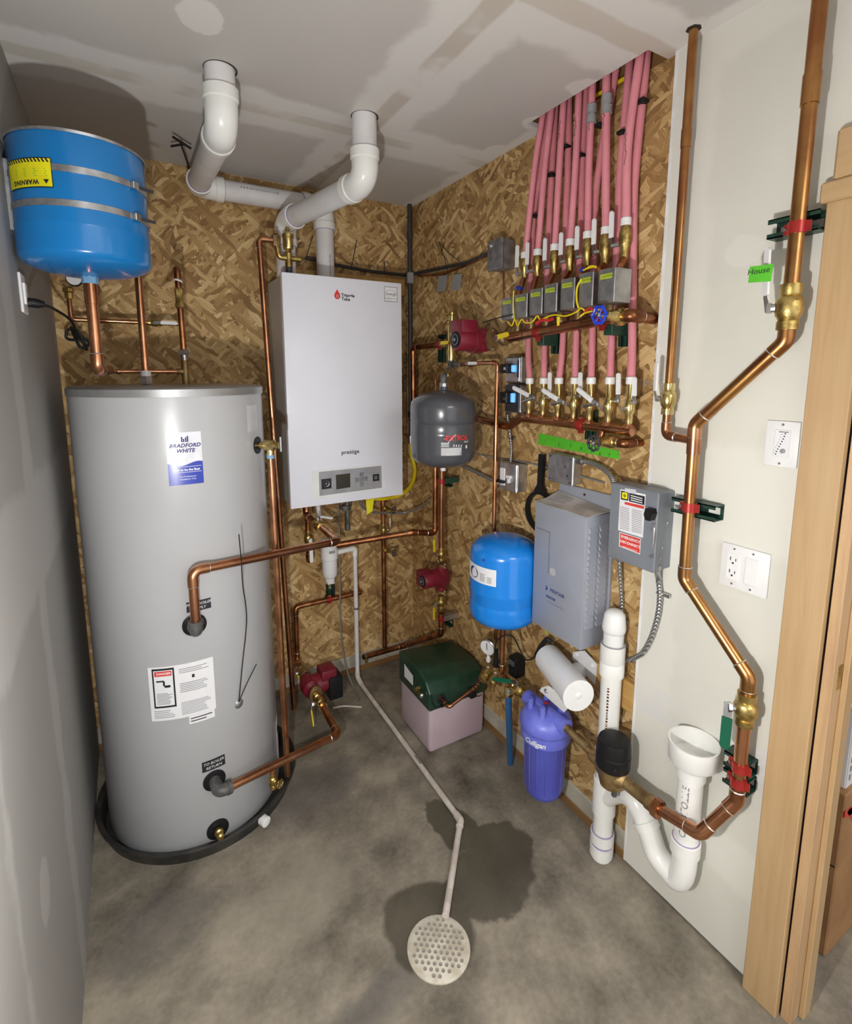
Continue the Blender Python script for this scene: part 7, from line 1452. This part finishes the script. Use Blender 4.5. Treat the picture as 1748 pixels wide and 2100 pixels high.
bk = MB()
for (a, b) in (((0.26, -1.935), (0.62, -1.935)), ((0.62, -1.935), (0.62, -1.60)), ((0.62, -1.60), (0.26, -1.60)), ((0.26, -1.60), (0.26, -1.935))):
    bk.quad([V((a[0], a[1], 0.506)), V((b[0], b[1], 0.506)), V((b[0], b[1], 0.74)), V((a[0], a[1], 0.74))], V((b[1] - a[1], -(b[0] - a[0]), 0)).normalized() * 0.5, 0.006)
bk.bx((0.26, -1.935, 0.506), (0.62, -1.60, 0.510))
part('shell', bk, 'white_plastic', bs)
part('rim', MB().tube([(0.26, -1.935, 0.74), (0.62, -1.935, 0.74), (0.62, -1.60, 0.74), (0.26, -1.60, 0.74), (0.26, -1.935, 0.74)], 0.010, 8), 'white_plastic', bs)
sm = None
for i in range(14):
    for j in range(5):
        p = V((0.275 + i * 0.025, -1.9386, 0.535 + j * 0.026 + 0.006 * math.sin(i * 0.4)))
        if sm is None: o = part('slot', MB().box(p, (0.008, 0.0012, 0.016), None), 'ink_grey', bs); sm = o.data; s0_ = p
        else: o = bpy.data.objects.new('slot', sm); col.objects.link(o); o.parent = bs; o.location = p - s0_
ch = MB(); rnd = random.Random(5); gn = 14
for i in range(gn + 1):
    for j in range(gn + 1):
        x_ = 0.28 + 0.32 * i / gn; y_ = -1.92 + 0.30 * j / gn; e_ = min(i, gn - i, j, gn - j) / (gn / 2)
        ch.v.append(V((x_ + rnd.uniform(-.008, .008), y_ + rnd.uniform(-.008, .008), 0.70 + 0.22 * e_ ** 0.5 + rnd.uniform(-.025, .025))))
for i in range(gn):
    for j in range(gn): a = i * (gn + 1) + j; ch.f.append((a, a + gn + 1, a + gn + 2, a + 1))
o0 = len(ch.v); ch.v += [V((v.x, v.y, 0.60)) for v in ch.v]; ch.f += [tuple(i + o0 for i in reversed(f)) for f in ch.f[:]]
edge = [i for i in range(gn + 1)] + [i * (gn + 1) + gn for i in range(1, gn + 1)] + [gn * (gn + 1) + j for j in range(gn - 1, -1, -1)] + [i * (gn + 1) for i in range(gn - 1, 0, -1)]
for k in range(len(edge)): a, b = edge[k], edge[(k + 1) % len(edge)]; ch.f.append((a, b, b + o0, a + o0))
cl_ = thing('laundry_heap', 'crumpled pale plastic and cloth heaped in the white basket', 'laundry', (0.44, -1.77, 0.6)); part('cloth', ch, 'cloth', cl_, None, 60)
part('green_cord', MB().tube(catmull([(0.27, -1.94, 0.80), (0.31, -1.945, 0.795), (0.36, -1.94, 0.775), (0.42, -1.93, 0.78)]), 0.004, 6), 'tape_green', cl_)
